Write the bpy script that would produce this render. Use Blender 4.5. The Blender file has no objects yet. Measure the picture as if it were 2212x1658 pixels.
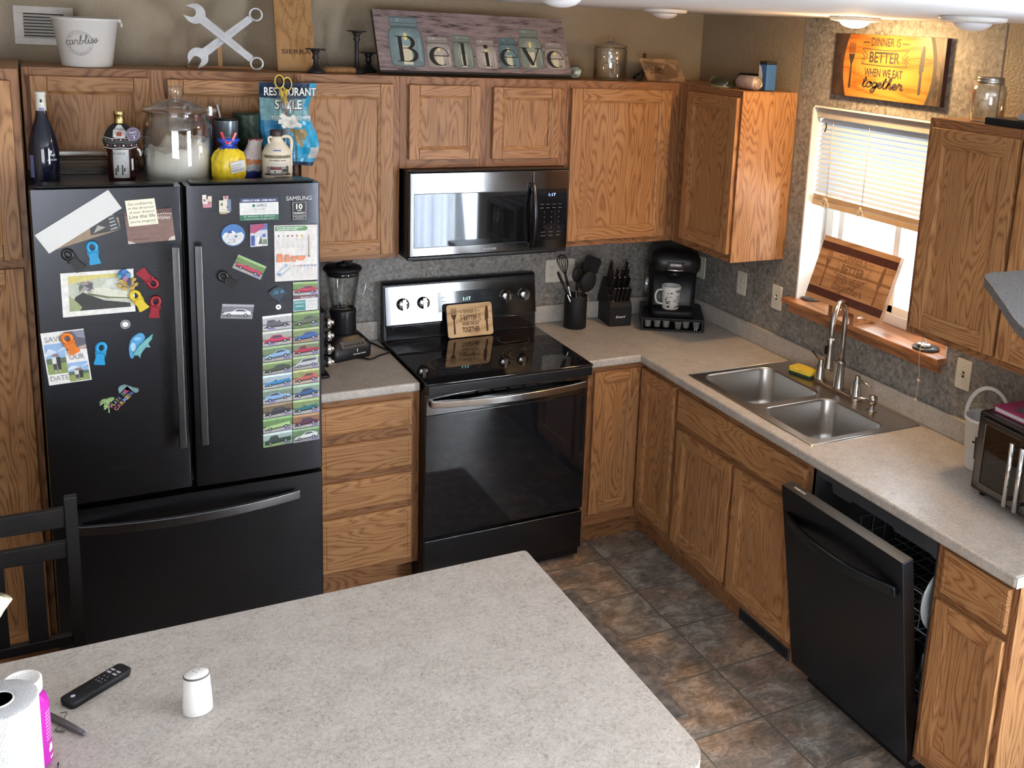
import bpy, bmesh, math, random
from math import pi, sin, cos, radians
from mathutils import Vector as V3, Matrix
random.seed(7)
S = bpy.context.scene
COL = S.collection

# ------------------------------------------------------------------ camera, world, daylight, exposure
FZ = -0.046            # floor level; worktops are at z = 0.914
CEIL = 2.478
cam = bpy.data.objects.new('camera', bpy.data.cameras.new('camera'))
COL.objects.link(cam)
CYAW, CPIT, CROL = radians(29.74798), radians(-12.50029), radians(3.118408)
_f = V3((sin(CYAW) * cos(CPIT), cos(CYAW) * cos(CPIT), sin(CPIT)))
_r = _f.cross(V3((0, 0, 1))).normalized(); _u = _r.cross(_f)
_r2 = cos(CROL) * _r + sin(CROL) * _u; _u2 = -sin(CROL) * _r + cos(CROL) * _u
cam.matrix_world = Matrix(((_r2.x, _u2.x, -_f.x, -3.00492), (_r2.y, _u2.y, -_f.y, -4.54705), (_r2.z, _u2.z, -_f.z, 2.39358), (0, 0, 0, 1)))
cam.data.sensor_width = 36.0
cam.data.lens = 36.0 * 2220.866 / 2212
cam.data.shift_x = -237.802 / 2212
cam.data.shift_y = -278.127 / 2212
cam.data.clip_start = 0.02
S.camera = cam

W = bpy.data.worlds.new('daylight_sky'); S.world = W; W.use_nodes = True
W.node_tree.nodes['Background'].inputs[0].default_value = (0.86, 0.93, 1.0, 1)
W.node_tree.nodes['Background'].inputs[1].default_value = 3.0

def area(name, loc, rot, sx, sy, power, color=(1, 1, 1)):
    l = bpy.data.lights.new(name, 'AREA'); l.shape = 'RECTANGLE'; l.size = sx; l.size_y = sy
    l.energy = power; l.color = color
    o = bpy.data.objects.new(name, l); COL.objects.link(o); o.location = loc; o.rotation_euler = rot
    o['kind'] = 'helper'
    return o
# daylight outside the sink and side windows, then two added fill lamps
area('daylight_sink_window', (0.75, -1.40, 1.85), (0, radians(82), 0), 1.7, 1.9, 38, (0.80, 0.90, 1.0))
area('daylight_side_window', (0.45, -4.75, 1.30), (0, radians(84), 0), 2.2, 1.7, 520, (0.87, 0.93, 1.0))
area('ceiling_fill_side_window', (1.30, -4.75, 0.05), (0, radians(118), 0), 2.0, 2.0, 760, (0.97, 0.97, 0.95))  # added lamp aimed upward to brighten the ceiling, in place of ground bounce
area('rear_fill_light', (-4.3, -8.2, 1.25), (radians(104), 0, 0), 3.2, 2.2, 130, (0.90, 0.95, 1.0))  # added fill lamp behind the camera, outside an assumed opening

S.view_settings.view_transform = 'Standard'
S.view_settings.look = 'None'
S.view_settings.gamma = 1.0
S.view_settings.use_curve_mapping = False
S.view_settings.exposure = 0.36

# ------------------------------------------------------------------ materials
def nodes(m):
    m.use_nodes = True
    return m.node_tree.nodes, m.node_tree.links, m.node_tree.nodes['Principled BSDF']

MATS = {}
def M(name, col, rough=0.5, metal=0.0, var=0.06, scale=30.0, bump=0.0, bscale=200.0, spec=0.5, emit=None, coat=0.0):
    if name in MATS: return MATS[name]
    m = bpy.data.materials.new(name); N, L, b = nodes(m)
    tc = N.new('ShaderNodeTexCoord'); nz = N.new('ShaderNodeTexNoise'); nz.inputs['Scale'].default_value = scale; nz.inputs['Detail'].default_value = 3
    L.new(tc.outputs['Object'], nz.inputs['Vector'])
    rp = N.new('ShaderNodeValToRGB')
    rp.color_ramp.elements[0].position = 0.3; rp.color_ramp.elements[1].position = 0.7
    rp.color_ramp.elements[0].color = tuple(max(0, c * (1 - var)) for c in col) + (1,)
    rp.color_ramp.elements[1].color = tuple(min(1, c * (1 + var)) for c in col) + (1,)
    L.new(nz.outputs['Fac'], rp.inputs['Fac']); L.new(rp.outputs['Color'], b.inputs['Base Color'])
    b.inputs['Roughness'].default_value = rough; b.inputs['Metallic'].default_value = metal
    b.inputs['Specular IOR Level'].default_value = spec
    b.inputs['Coat Weight'].default_value = coat; b.inputs['Coat Roughness'].default_value = 0.08
    if emit:
        b.inputs['Emission Color'].default_value = tuple(emit[:3]) + (1,); b.inputs['Emission Strength'].default_value = emit[3]
    if bump:
        n2 = N.new('ShaderNodeTexNoise'); n2.inputs['Scale'].default_value = bscale; n2.inputs['Detail'].default_value = 2
        bp = N.new('ShaderNodeBump'); bp.inputs['Strength'].default_value = bump; bp.inputs['Distance'].default_value = 0.004
        L.new(tc.outputs['Object'], n2.inputs['Vector']); L.new(n2.outputs['Fac'], bp.inputs['Height']); L.new(bp.outputs['Normal'], b.inputs['Normal'])
    MATS[name] = m
    return m

def mth(N, L, op, a, b=None):
    n = N.new('ShaderNodeMath'); n.operation = op
    for i, x in enumerate((a, b)):
        if x is None: continue
        if isinstance(x, (int, float)): n.inputs[i].default_value = x
        else: L.new(x, n.inputs[i])
    return n.outputs[0]

def oak(name, axis, light=(0.385, 0.195, 0.082), mid=(0.315, 0.150, 0.060), dark=(0.205, 0.088, 0.033), rough=0.42, k=33.0, across=6.5):
    """Plain-sawn oak: contour lines of a stretched noise give the cathedral grain along the given axis."""
    m = bpy.data.materials.new(name); N, L, b = nodes(m)
    tc = N.new('ShaderNodeTexCoord'); geo = N.new('ShaderNodeNewGeometry'); oi = N.new('ShaderNodeObjectInfo')
    off = mth(N, L, 'ADD', mth(N, L, 'MULTIPLY', geo.outputs['Random Per Island'], 37.0), mth(N, L, 'MULTIPLY', oi.outputs['Random'], 91.0))
    cb = N.new('ShaderNodeCombineXYZ')
    for i in range(3): L.new(off, cb.inputs[i])
    add = N.new('ShaderNodeVectorMath'); add.operation = 'ADD'
    L.new(tc.outputs['Object'], add.inputs[0]); L.new(cb.outputs[0], add.inputs[1])
    def mapped(ac, al):
        mp = N.new('ShaderNodeMapping'); s = [ac, ac, ac]; s['xyz'.index(axis)] = al
        mp.inputs['Scale'].default_value = s; L.new(add.outputs[0], mp.inputs['Vector']); return mp.outputs[0]
    n1 = N.new('ShaderNodeTexNoise'); n1.inputs['Scale'].default_value = 1.0; n1.inputs['Detail'].default_value = 2.2; n1.inputs['Roughness'].default_value = 0.45
    L.new(mapped(across, across * 0.17), n1.inputs['Vector'])
    n2 = N.new('ShaderNodeTexNoise'); n2.inputs['Scale'].default_value = 1.0; n2.inputs['Detail'].default_value = 3
    L.new(mapped(330, 9), n2.inputs['Vector'])
    ring = mth(N, L, 'PINGPONG', mth(N, L, 'MULTIPLY', n1.outputs['Fac'], k), 0.5)
    ring = mth(N, L, 'MULTIPLY', ring, 2.0)
    fib = mth(N, L, 'MULTIPLY', mth(N, L, 'SUBTRACT', n2.outputs['Fac'], 0.5), 1.7)
    val = mth(N, L, 'ADD', ring, fib)
    rp = N.new('ShaderNodeValToRGB'); e = rp.color_ramp.elements
    e[0].position = 0.02; e[0].color = dark + (1,)
    e[1].position = 0.75; e[1].color = light + (1,)
    x = e.new(0.28); x.color = mid + (1,)
    L.new(val, rp.inputs['Fac'])
    n3 = N.new('ShaderNodeTexNoise'); n3.inputs['Scale'].default_value = 2.2; n3.inputs['Detail'].default_value = 2
    L.new(add.outputs[0], n3.inputs['Vector'])
    hs = N.new('ShaderNodeHueSaturation'); L.new(rp.outputs['Color'], hs.inputs['Color'])
    L.new(mth(N, L, 'ADD', mth(N, L, 'MULTIPLY', n3.outputs['Fac'], 0.5), 0.75), hs.inputs['Value'])
    L.new(hs.outputs['Color'], b.inputs['Base Color'])
    b.inputs['Roughness'].default_value = rough
    b.inputs['Specular IOR Level'].default_value = 0.3
    bp = N.new('ShaderNodeBump'); bp.inputs['Strength'].default_value = 0.12; bp.inputs['Distance'].default_value = 0.001
    L.new(val, bp.inputs['Height']); L.new(bp.outputs['Normal'], b.inputs['Normal'])
    MATS[name] = m
    return m

OZ, OX, OY = oak('oak_grain_up', 'z'), oak('oak_grain_along', 'x'), oak('oak_grain_deep', 'y')
FRZ, FRX, FRY = [oak('face_frame_oak_' + a, a, (0.275, 0.128, 0.055), (0.225, 0.100, 0.041), (0.135, 0.054, 0.021)) for a in 'zxy']
WSILL = oak('sill_wood', 'y', (0.42, 0.19, 0.085), (0.34, 0.145, 0.06), (0.22, 0.085, 0.035), 0.3, 6.0)
MAPLE = oak('pale_board_wood', 'x', (0.62, 0.42, 0.22), (0.56, 0.36, 0.18), (0.42, 0.25, 0.11), 0.45, 8.0)
MAPLEY = oak('pale_board_wood_deep', 'y', (0.42, 0.235, 0.125), (0.36, 0.195, 0.10), (0.25, 0.125, 0.06), 0.4, 7.0)
BAMBOO = oak('bamboo_wood', 'z', (0.40, 0.22, 0.09), (0.36, 0.19, 0.075), (0.28, 0.14, 0.05), 0.5, 9.0, 9.0)
SIGNWOOD = oak('sign_print_wood', 'y', (0.40, 0.140, 0.030), (0.36, 0.118, 0.024), (0.24, 0.070, 0.013), 0.4, 9.0, 6.0)

def glassy(name, tint=(0.97, 0.985, 0.98), rough=0.02, gain=1.0, edge=1.0):
    """Thin clear glass: transparent with a fresnel reflection."""
    m = bpy.data.materials.new(name); m.use_nodes = True; N = m.node_tree.nodes; L = m.node_tree.links
    N.remove(N['Principled BSDF'])
    t = N.new('ShaderNodeBsdfTransparent'); g = N.new('ShaderNodeBsdfGlossy'); g.inputs['Roughness'].default_value = rough
    lw = N.new('ShaderNodeLayerWeight'); lw.inputs[0].default_value = 0.5
    fr = mth(N, L, 'ADD', mth(N, L, 'MULTIPLY', mth(N, L, 'POWER', lw.outputs['Facing'], 4.0), 0.9), 0.05)
    mc = N.new('ShaderNodeMix'); mc.data_type = 'RGBA'; mc.inputs[6].default_value = tint + (1,); mc.inputs[7].default_value = tuple(c * edge for c in tint) + (1,)
    L.new(mth(N, L, 'POWER', lw.outputs['Facing'], 3.0), mc.inputs[0]); L.new(mc.outputs[2], t.inputs[0])
    nz = N.new('ShaderNodeTexNoise'); nz.inputs['Scale'].default_value = 9
    tc = N.new('ShaderNodeTexCoord'); L.new(tc.outputs['Object'], nz.inputs['Vector'])
    bp = N.new('ShaderNodeBump'); bp.inputs['Strength'].default_value = 0.12; bp.inputs['Distance'].default_value = 0.004
    L.new(nz.outputs['Fac'], bp.inputs['Height']); L.new(bp.outputs[0], g.inputs['Normal'])
    mx = N.new('ShaderNodeMixShader'); L.new(mth(N, L, 'MULTIPLY', fr, gain), mx.inputs[0]); L.new(t.outputs[0], mx.inputs[1]); L.new(g.outputs[0], mx.inputs[2])
    L.new(mx.outputs[0], N['Material Output'].inputs[0]); MATS[name] = m
    return m
GLASS = glassy('clear_jar_glass', (0.975, 0.985, 0.98), gain=1.9, edge=0.42)
PANE = glassy('window_pane_glass', (0.97, 0.98, 0.98))
PLASTIC = glassy('clear_plastic', (0.88, 0.88, 0.87), 0.12, gain=1.4, edge=0.6)
LENS = glassy('green_tinted_lens', (0.70, 0.78, 0.62), 0.05, gain=1.3)

def brushed(name, col, rough, axis='x', strength=0.12):
    m = bpy.data.materials.new(name); N, L, b = nodes(m)
    tc = N.new('ShaderNodeTexCoord'); mp = N.new('ShaderNodeMapping'); s = [900, 900, 900]; s['xyz'.index(axis)] = 4; mp.inputs['Scale'].default_value = s
    nz = N.new('ShaderNodeTexNoise'); nz.inputs['Scale'].default_value = 1; nz.inputs['Detail'].default_value = 2
    L.new(tc.outputs['Object'], mp.inputs[0]); L.new(mp.outputs[0], nz.inputs['Vector'])
    b.inputs['Base Color'].default_value = col + (1,); b.inputs['Metallic'].default_value = 1
    L.new(mth(N, L, 'ADD', mth(N, L, 'MULTIPLY', nz.outputs['Fac'], strength), rough - strength / 2), b.inputs['Roughness'])
    MATS[name] = m
    return m
BLKSS = brushed('black_stainless', (0.060, 0.062, 0.070), 0.30, 'x')
BLKSSY = brushed('black_stainless_dishwasher', (0.052, 0.062, 0.080), 0.34, 'y')
SS = brushed('stainless_steel', (0.46, 0.45, 0.44), 0.20, 'x')
SSM = brushed('polished_steel', (0.15, 0.15, 0.152), 0.09, 'x', 0.05)
SINKSS = brushed('sink_steel', (0.47, 0.455, 0.435), 0.30, 'y', 0.03)
NICKEL = brushed('brushed_nickel', (0.44, 0.42, 0.40), 0.24, 'z', 0.03)
CHROME = M('chrome', (0.75, 0.75, 0.76), 0.07, 1.0, 0.02)
BGLASS = M('black_glass', (0.008, 0.008, 0.010), 0.04, 0, 0.02, spec=0.6)
BLACK = M('black_plastic', (0.008, 0.008, 0.010), 0.32, 0, 0.1, spec=0.32)
BLACKM = M('matt_black', (0.009, 0.009, 0.011), 0.55, 0, 0.15, spec=0.25)
BLACKI = M('black_iron', (0.018, 0.017, 0.017), 0.45, 0.3, 0.2)
DGREY = M('dark_grey_plastic', (0.05, 0.05, 0.055), 0.4)
WHITE = M('white_plastic', (0.78, 0.77, 0.74), 0.35, 0, 0.02)
IVORY = M('ivory_plastic', (0.66, 0.62, 0.53), 0.35, 0, 0.02)
VINYL = M('window_vinyl', (0.80, 0.80, 0.78), 0.4, 0, 0.02)
PAPER = M('white_paper', (0.64, 0.635, 0.615), 0.7, 0, 0.02)
CREAM = M('cream_paper', (0.80, 0.76, 0.60), 0.7, 0, 0.02)
INK = M('black_ink', (0.02, 0.018, 0.016), 0.6)
BURN = M('burnt_engraving', (0.075, 0.030, 0.014), 0.8)
WINK = M('white_ink', (0.75, 0.75, 0.74), 0.5)
GOLD = M('gold_foil', (0.62, 0.47, 0.18), 0.25, 1.0)

def P(r, g, b, rough=0.45):            # plain printed colour
    n = 'print_%02x%02x%02x' % (int(r * 255), int(g * 255), int(b * 255))
    return M(n, (r, g, b), rough, 0, 0.10, 80)

# ------------------------------------------------------------------ mesh helpers
TXT = {}
def glyphs(s, bold=0.0, shear=0.0):
    key = (s, bold, shear)
    if key in TXT: return TXT[key]
    c = bpy.data.curves.new('t', 'FONT'); c.body = s; c.size = 1; c.offset = bold; c.shear = shear; c.resolution_u = 3
    o = bpy.data.objects.new('t', c); COL.objects.link(o)
    dg = bpy.context.evaluated_depsgraph_get(); me = bpy.data.meshes.new_from_object(o.evaluated_get(dg))
    vs = [(v.co.x, v.co.y) for v in me.vertices]; fs = [tuple(p.vertices) for p in me.polygons]
    bpy.data.objects.remove(o); bpy.data.curves.remove(c); bpy.data.meshes.remove(me)
    x0 = min(v[0] for v in vs); x1 = max(v[0] for v in vs)
    TXT[key] = ([(a - x0, b) for a, b in vs], fs, x1 - x0)
    return TXT[key]

class MB:
    def __init__(s, mats):
        s.v, s.f, s.m, s.sm = [], [], [], []
        s.mats = mats if isinstance(mats, (list, tuple)) else [mats]
        s.T = None
    def mi(s, mat):
        if isinstance(mat, int): return mat
        if mat not in s.mats: s.mats = list(s.mats) + [mat]
        return s.mats.index(mat)
    def add(s, vs, fs, mat=0, smooth=False):
        o = len(s.v); m = s.mi(mat)
        for p in vs:
            p = V3(p); s.v.append(s.T @ p if s.T else p)
        for f in fs:
            s.f.append([o + i for i in f]); s.m.append(m); s.sm.append(smooth)
        return s
    def box(s, x0, x1, y0, y1, z0, z1, mat=0):
        x0, x1 = sorted((x0, x1)); y0, y1 = sorted((y0, y1)); z0, z1 = sorted((z0, z1))
        vs = [(x, y, z) for z in (z0, z1) for y in (y0, y1) for x in (x0, x1)]
        return s.add(vs, [(0, 2, 3, 1), (4, 5, 7, 6), (0, 1, 5, 4), (2, 6, 7, 3), (0, 4, 6, 2), (1, 3, 7, 5)], mat)
    def prism(s, poly, O, U, Vv, N, t, mat=0, side=None):
        """Polygon in (u, v) at O + u U + v V, thickened by t along N."""
        O, U, Vv, N = map(V3, (O, U, Vv, N)); n = len(poly)
        a = sum(poly[i][0] * poly[(i + 1) % n][1] - poly[(i + 1) % n][0] * poly[i][1] for i in range(n))
        if a < 0: poly = poly[::-1]
        if U.cross(Vv).dot(N) < 0: poly = poly[::-1]
        p0 = [O + U * a + Vv * b for a, b in poly]; p1 = [p + N * t for p in p0]
        s.add(p1, [list(range(n))], mat)
        s.add(p0, [list(range(n))[::-1]], mat if side is None else side)
        s.add(p0 + p1, [(i, (i + 1) % n, n + (i + 1) % n, n + i) for i in range(n)], mat if side is None else side)
        return s
    def lathe(s, prof, c=(0, 0, 0), seg=28, mat=0, smooth=True, sx=1.0, sy=1.0, rot=None):
        """Profile of (radius, height) turned about the z axis through c."""
        c = V3(c); vs, fs = [], []
        for r, h in prof:
            for k in range(seg):
                p = V3((r * cos(2 * pi * k / seg) * sx, r * sin(2 * pi * k / seg) * sy, h))
                vs.append(c + (rot @ p if rot else p))
        for i in range(len(prof) - 1):
            for k in range(seg):
                a, b = i * seg + k, i * seg + (k + 1) % seg
                fs.append((a, b, b + seg, a + seg))
        if prof[0][0] > 1e-4: fs.append(list(range(seg))[::-1])
        if prof[-1][0] > 1e-4: fs.append([(len(prof) - 1) * seg + k for k in range(seg)])
        return s.add(vs, fs, mat, smooth)
    def tube(s, pts, r, seg=8, mat=0, closed=False, rv=None, flat=None):
        """Round (or flat: (half width, half thickness)) tube along points; r may be a list."""
        pts = [V3(p) for p in pts]; n = len(pts); vs, fs = [], []
        up = V3((0, 0, 1)); prev = None
        for i, p in enumerate(pts):
            if closed: d = pts[(i + 1) % n] - pts[i - 1]
            else: d = pts[min(i + 1, n - 1)] - pts[max(i - 1, 0)]
            d.normalize()
            if prev is None:
                a = up if abs(d.dot(up)) < 0.9 else V3((1, 0, 0)); x = d.cross(a).normalized()
            else:
                x = prev - d * prev.dot(d); x.normalize()
            prev = x; y = d.cross(x)
            rr = r[i] if isinstance(r, (list, tuple)) else r
            for k in range(seg):
                t = 2 * pi * (k + 0.5) / seg
                if flat: vs.append(p + x * (flat[0] * (1 if cos(t) > 0 else -1)) + y * (flat[1] * (1 if sin(t) > 0 else -1)))
                else: vs.append(p + x * (rr * cos(t)) + y * (rr * sin(t)))
        for i in range(n if closed else n - 1):
            for k in range(seg):
                a, b = i * seg + k, i * seg + (k + 1) % seg; j = ((i + 1) % n) * seg
                fs.append((a, b, j + (k + 1) % seg, j + k))
        if not closed: fs += [list(range(seg))[::-1], [(n - 1) * seg + k for k in range(seg)]]
        return s.add(vs, fs, mat, not flat)
    def ball(s, c, r, mat=0, sx=1, sy=1, sz=1, seg=14, rings=8):
        return s.lathe([(max(1e-5, r * sin(pi * i / rings)), -r * cos(pi * i / rings) * sz) for i in range(rings + 1)], c, seg, mat, True, sx, sy)
    def loft(s, rings, mat=0, smooth=True, cap0=True, cap1=True):
        n = len(rings[0]); vs = [p for r in rings for p in r]; fs = []
        for i in range(len(rings) - 1):
            for k in range(n): fs.append((i * n + k, i * n + (k + 1) % n, (i + 1) * n + (k + 1) % n, (i + 1) * n + k))
        if cap0: fs.append(list(range(n))[::-1])
        if cap1: fs.append([(len(rings) - 1) * n + k for k in range(n)])
        return s.add(vs, fs, mat, smooth)
    def text(s, t, O, U, Vv, h, mat=0, w=None, align='C', bold=0.0, shear=0.0):
        """One line of writing whose capitals are h tall, baseline through O, fitted to width w when given."""
        vs, fs, tw = glyphs(t, bold, shear); k = h / 0.70; kx = (w / tw) if w else k
        dx = {'C': -tw / 2, 'L': 0, 'R': -tw}[align]; O, U, Vv = V3(O), V3(U).normalized(), V3(Vv).normalized()
        return s.add([O + U * ((x + dx) * kx) + Vv * (y * k) for x, y in vs], fs, mat)
    def stroke(s, pts, wid, O, U, Vv, mat=0, closed=False):
        """Flat ribbon through 2-D points; wid may vary."""
        n = len(pts); O, U, Vv = V3(O), V3(U), V3(Vv); L, R = [], []
        for i, (x, y) in enumerate(pts):
            a = pts[(i - 1) % n] if (closed or i > 0) else pts[0]; b = pts[(i + 1) % n] if (closed or i < n - 1) else pts[-1]
            dx, dy = b[0] - a[0], b[1] - a[1]; d = math.hypot(dx, dy) or 1; w = (wid[i] if isinstance(wid, (list, tuple)) else wid) / 2
            L.append(O + U * (x - dy / d * w) + Vv * (y + dx / d * w)); R.append(O + U * (x + dy / d * w) + Vv * (y - dx / d * w))
        fs = [(n + i, n + (i + 1) % n, (i + 1) % n, i) for i in range(n if closed else n - 1)]
        return s.add(L + R, fs, mat)
    def flat(s, poly, O, U, Vv, mat=0):
        O, U, Vv = V3(O), V3(U), V3(Vv)
        return s.add([O + U * a + Vv * b for a, b in poly], [list(range(len(poly)))], mat)
    def build(s, name, parent=None, bevel=0.0, seg=2, local=False, angle=35, smooth=None, sub=0):
        me = bpy.data.meshes.new(name)
        off = V3(parent_loc(parent)) if (parent and not local) else V3((0, 0, 0))
        me.from_pydata([tuple(p - off) for p in s.v], [], s.f)
        for m in s.mats: me.materials.append(m)
        me.polygons.foreach_set('material_index', s.m)
        me.polygons.foreach_set('use_smooth', s.sm if smooth is None else [smooth] * len(s.f))
        me.validate(); me.update()
        o = bpy.data.objects.new(name, me); COL.objects.link(o)
        if parent: o.parent = parent
        if bevel:
            b = o.modifiers.new('edge', 'BEVEL'); b.width = bevel; b.segments = seg; b.limit_method = 'ANGLE'; b.angle_limit = radians(angle); b.harden_normals = False
            for p in me.polygons: p.use_smooth = True
            w = o.modifiers.new('norm', 'WEIGHTED_NORMAL'); w.keep_sharp = True
        if sub:
            d = o.modifiers.new('sub', 'SUBSURF'); d.levels = sub; d.render_levels = sub
        return o

def parent_loc(p):
    l = V3(p.location)
    while p.parent: p = p.parent; l = l + V3(p.location)
    return l
def tag(o, label, cat, group=None, kind=None):
    o['label'] = label; o['category'] = cat
    if group: o['group'] = group
    if kind: o['kind'] = kind
    return o
def thing(name, label, cat, loc=(0, 0, 0), rot=(0, 0, 0), group=None):
    o = bpy.data.objects.new(name, None); COL.objects.link(o); o.location = loc; o.rotation_euler = rot; o.empty_display_size = 0.05
    return tag(o, label, cat, group)
def struct(o):
    o['kind'] = 'structure'; return o
def smooth_curve(pts, n=6, closed=False):
    """Catmull-Rom through points of any dimension."""
    out = []; m = len(pts)
    for i in range(m if closed else m - 1):
        p0 = pts[(i - 1) % m] if (closed or i > 0) else pts[i]; p1 = pts[i]; p2 = pts[(i + 1) % m]; p3 = pts[(i + 2) % m] if (closed or i + 2 < m) else p2
        for k in range(n):
            t = k / n
            out.append(tuple(0.5 * (2 * b + (c - a) * t + (2 * a - 5 * b + 4 * c - d) * t * t + (3 * b - a - 3 * c + d) * t ** 3) for a, b, c, d in zip(p0, p1, p2, p3)))
    if not closed: out.append(tuple(pts[-1]))
    return out
def rrect(x0, x1, y0, y1, r, n=5):
    out = []
    for cx, cy, a in ((x1 - r, y1 - r, 0), (x0 + r, y1 - r, 90), (x0 + r, y0 + r, 180), (x1 - r, y0 + r, 270)):
        for k in range(n + 1):
            t = radians(a + 90 * k / n); out.append((cx + r * cos(t), cy + r * sin(t)))
    return out
def circ(x, y, r, n=20, ry=None, a0=0, a1=360):
    return [(x + r * cos(radians(a0 + (a1 - a0) * k / n)), y + (ry or r) * sin(radians(a0 + (a1 - a0) * k / n))) for k in range(n if a1 - a0 == 360 else n + 1)]
X, Y, Z = V3((1, 0, 0)), V3((0, 1, 0)), V3((0, 0, 1))

class Pan:
    """A flat printed thing: O is the lower-left corner, U and V its full edges, thickness t; each print layer is laid on the last."""
    def __init__(s, O, U, Vv, t, face, side=None, poly=None):
        s.O, s.U, s.V = V3(O), V3(U), V3(Vv); s.N = s.U.cross(s.V).normalized(); s.mb = MB([face]); s.k = t
        s.poly0 = poly or [(0, 0), (1, 0), (1, 1), (0, 1)]
        s.mb.prism(s.poly0, s.O, s.U, s.V, s.N, t, face, side if side is not None else face)
        s.w, s.h = s.U.length, s.V.length
    def at(s): s.k += 0.00006; return s.O + s.N * s.k
    def poly(s, pts, mat): s.mb.flat(pts, s.at(), s.U, s.V, mat); return s
    def rect(s, a, b, c, d, mat): return s.poly([(a, b), (c, b), (c, d), (a, d)], mat)
    def circ(s, x, y, r, mat, n=18, a0=0, a1=360):     # r as a share of the height
        return s.poly(circ(x, y, r * s.h / s.w, n, r, a0, a1), mat)
    def segs(s, pts, wid, mat, closed=False):          # sharp-cornered outline, one ribbon per side
        n = len(pts)
        for i in range(n if closed else n - 1): s.stroke([pts[i], pts[(i + 1) % n]], wid, mat)
        return s
    def stroke(s, pts, wid, mat, closed=False):        # wid in metres
        s.mb.stroke([(a * s.w, b * s.h) for a, b in pts], wid, s.at(), s.U.normalized(), s.V.normalized(), mat, closed); return s
    def text(s, t, x, y, h, mat, w=None, align='C', bold=0.0, shear=0.0):
        s.mb.text(t, s.at() + s.U * x + s.V * y, s.U, s.V, h * s.h, mat, w * s.w if w else None, align, bold, shear); return s
    def build(s, name, parent=None, local=False): return s.mb.build(name, parent, local=local)
def sub_pan(p, name, parent):
    """Starts a separate mesh (a part) on top of what is printed so far."""
    q = Pan.__new__(Pan); q.O, q.U, q.V, q.N, q.k, q.w, q.h = p.O, p.U, p.V, p.N, p.k, p.w, p.h; q.mb = MB([INK]); return q

# ------------------------------------------------------------------ the room
def wallpaper():
    m = bpy.data.materials.new('stone_wallpaper'); N, L, b = nodes(m)
    tc = N.new('ShaderNodeTexCoord')
    a = N.new('ShaderNodeTexNoise'); a.inputs['Scale'].default_value = 48; a.inputs['Detail'].default_value = 6; a.inputs['Roughness'].default_value = 0.72; a.inputs['Distortion'].default_value = 0.6
    c = N.new('ShaderNodeTexNoise'); c.inputs['Scale'].default_value = 9; c.inputs['Detail'].default_value = 4
    for n in (a, c): L.new(tc.outputs['Object'], n.inputs['Vector'])
    v = mth(N, L, 'ADD', mth(N, L, 'MULTIPLY', a.outputs['Fac'], 0.85), mth(N, L, 'MULTIPLY', c.outputs['Fac'], 0.15))
    rp = N.new('ShaderNodeValToRGB'); e = rp.color_ramp.elements
    e[0].position = 0.36; e[0].color = (0.095, 0.085, 0.075, 1)
    e[1].position = 0.66; e[1].color = (0.36, 0.335, 0.31, 1)
    x = e.new(0.5); x.color = (0.215, 0.20, 0.184, 1)
    L.new(v, rp.inputs['Fac']); L.new(rp.outputs['Color'], b.inputs['Base Color'])
    b.inputs['Roughness'].default_value = 0.5
    bp = N.new('ShaderNodeBump'); bp.inputs['Strength'].default_value = 0.35; bp.inputs['Distance'].default_value = 0.003
    L.new(a.outputs['Fac'], bp.inputs['Height']); L.new(bp.outputs[0], b.inputs['Normal'])
    return m
STONE = wallpaper()
PAINT = M('tan_wall_paint', (0.31, 0.245, 0.168), 0.55, 0, 0.03, 6, bump=1.0, bscale=95)
CEILM = M('ceiling_paint', (0.83, 0.86, 0.90), 0.75, 0, 0.02, 10, bump=0.3, bscale=160)

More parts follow.
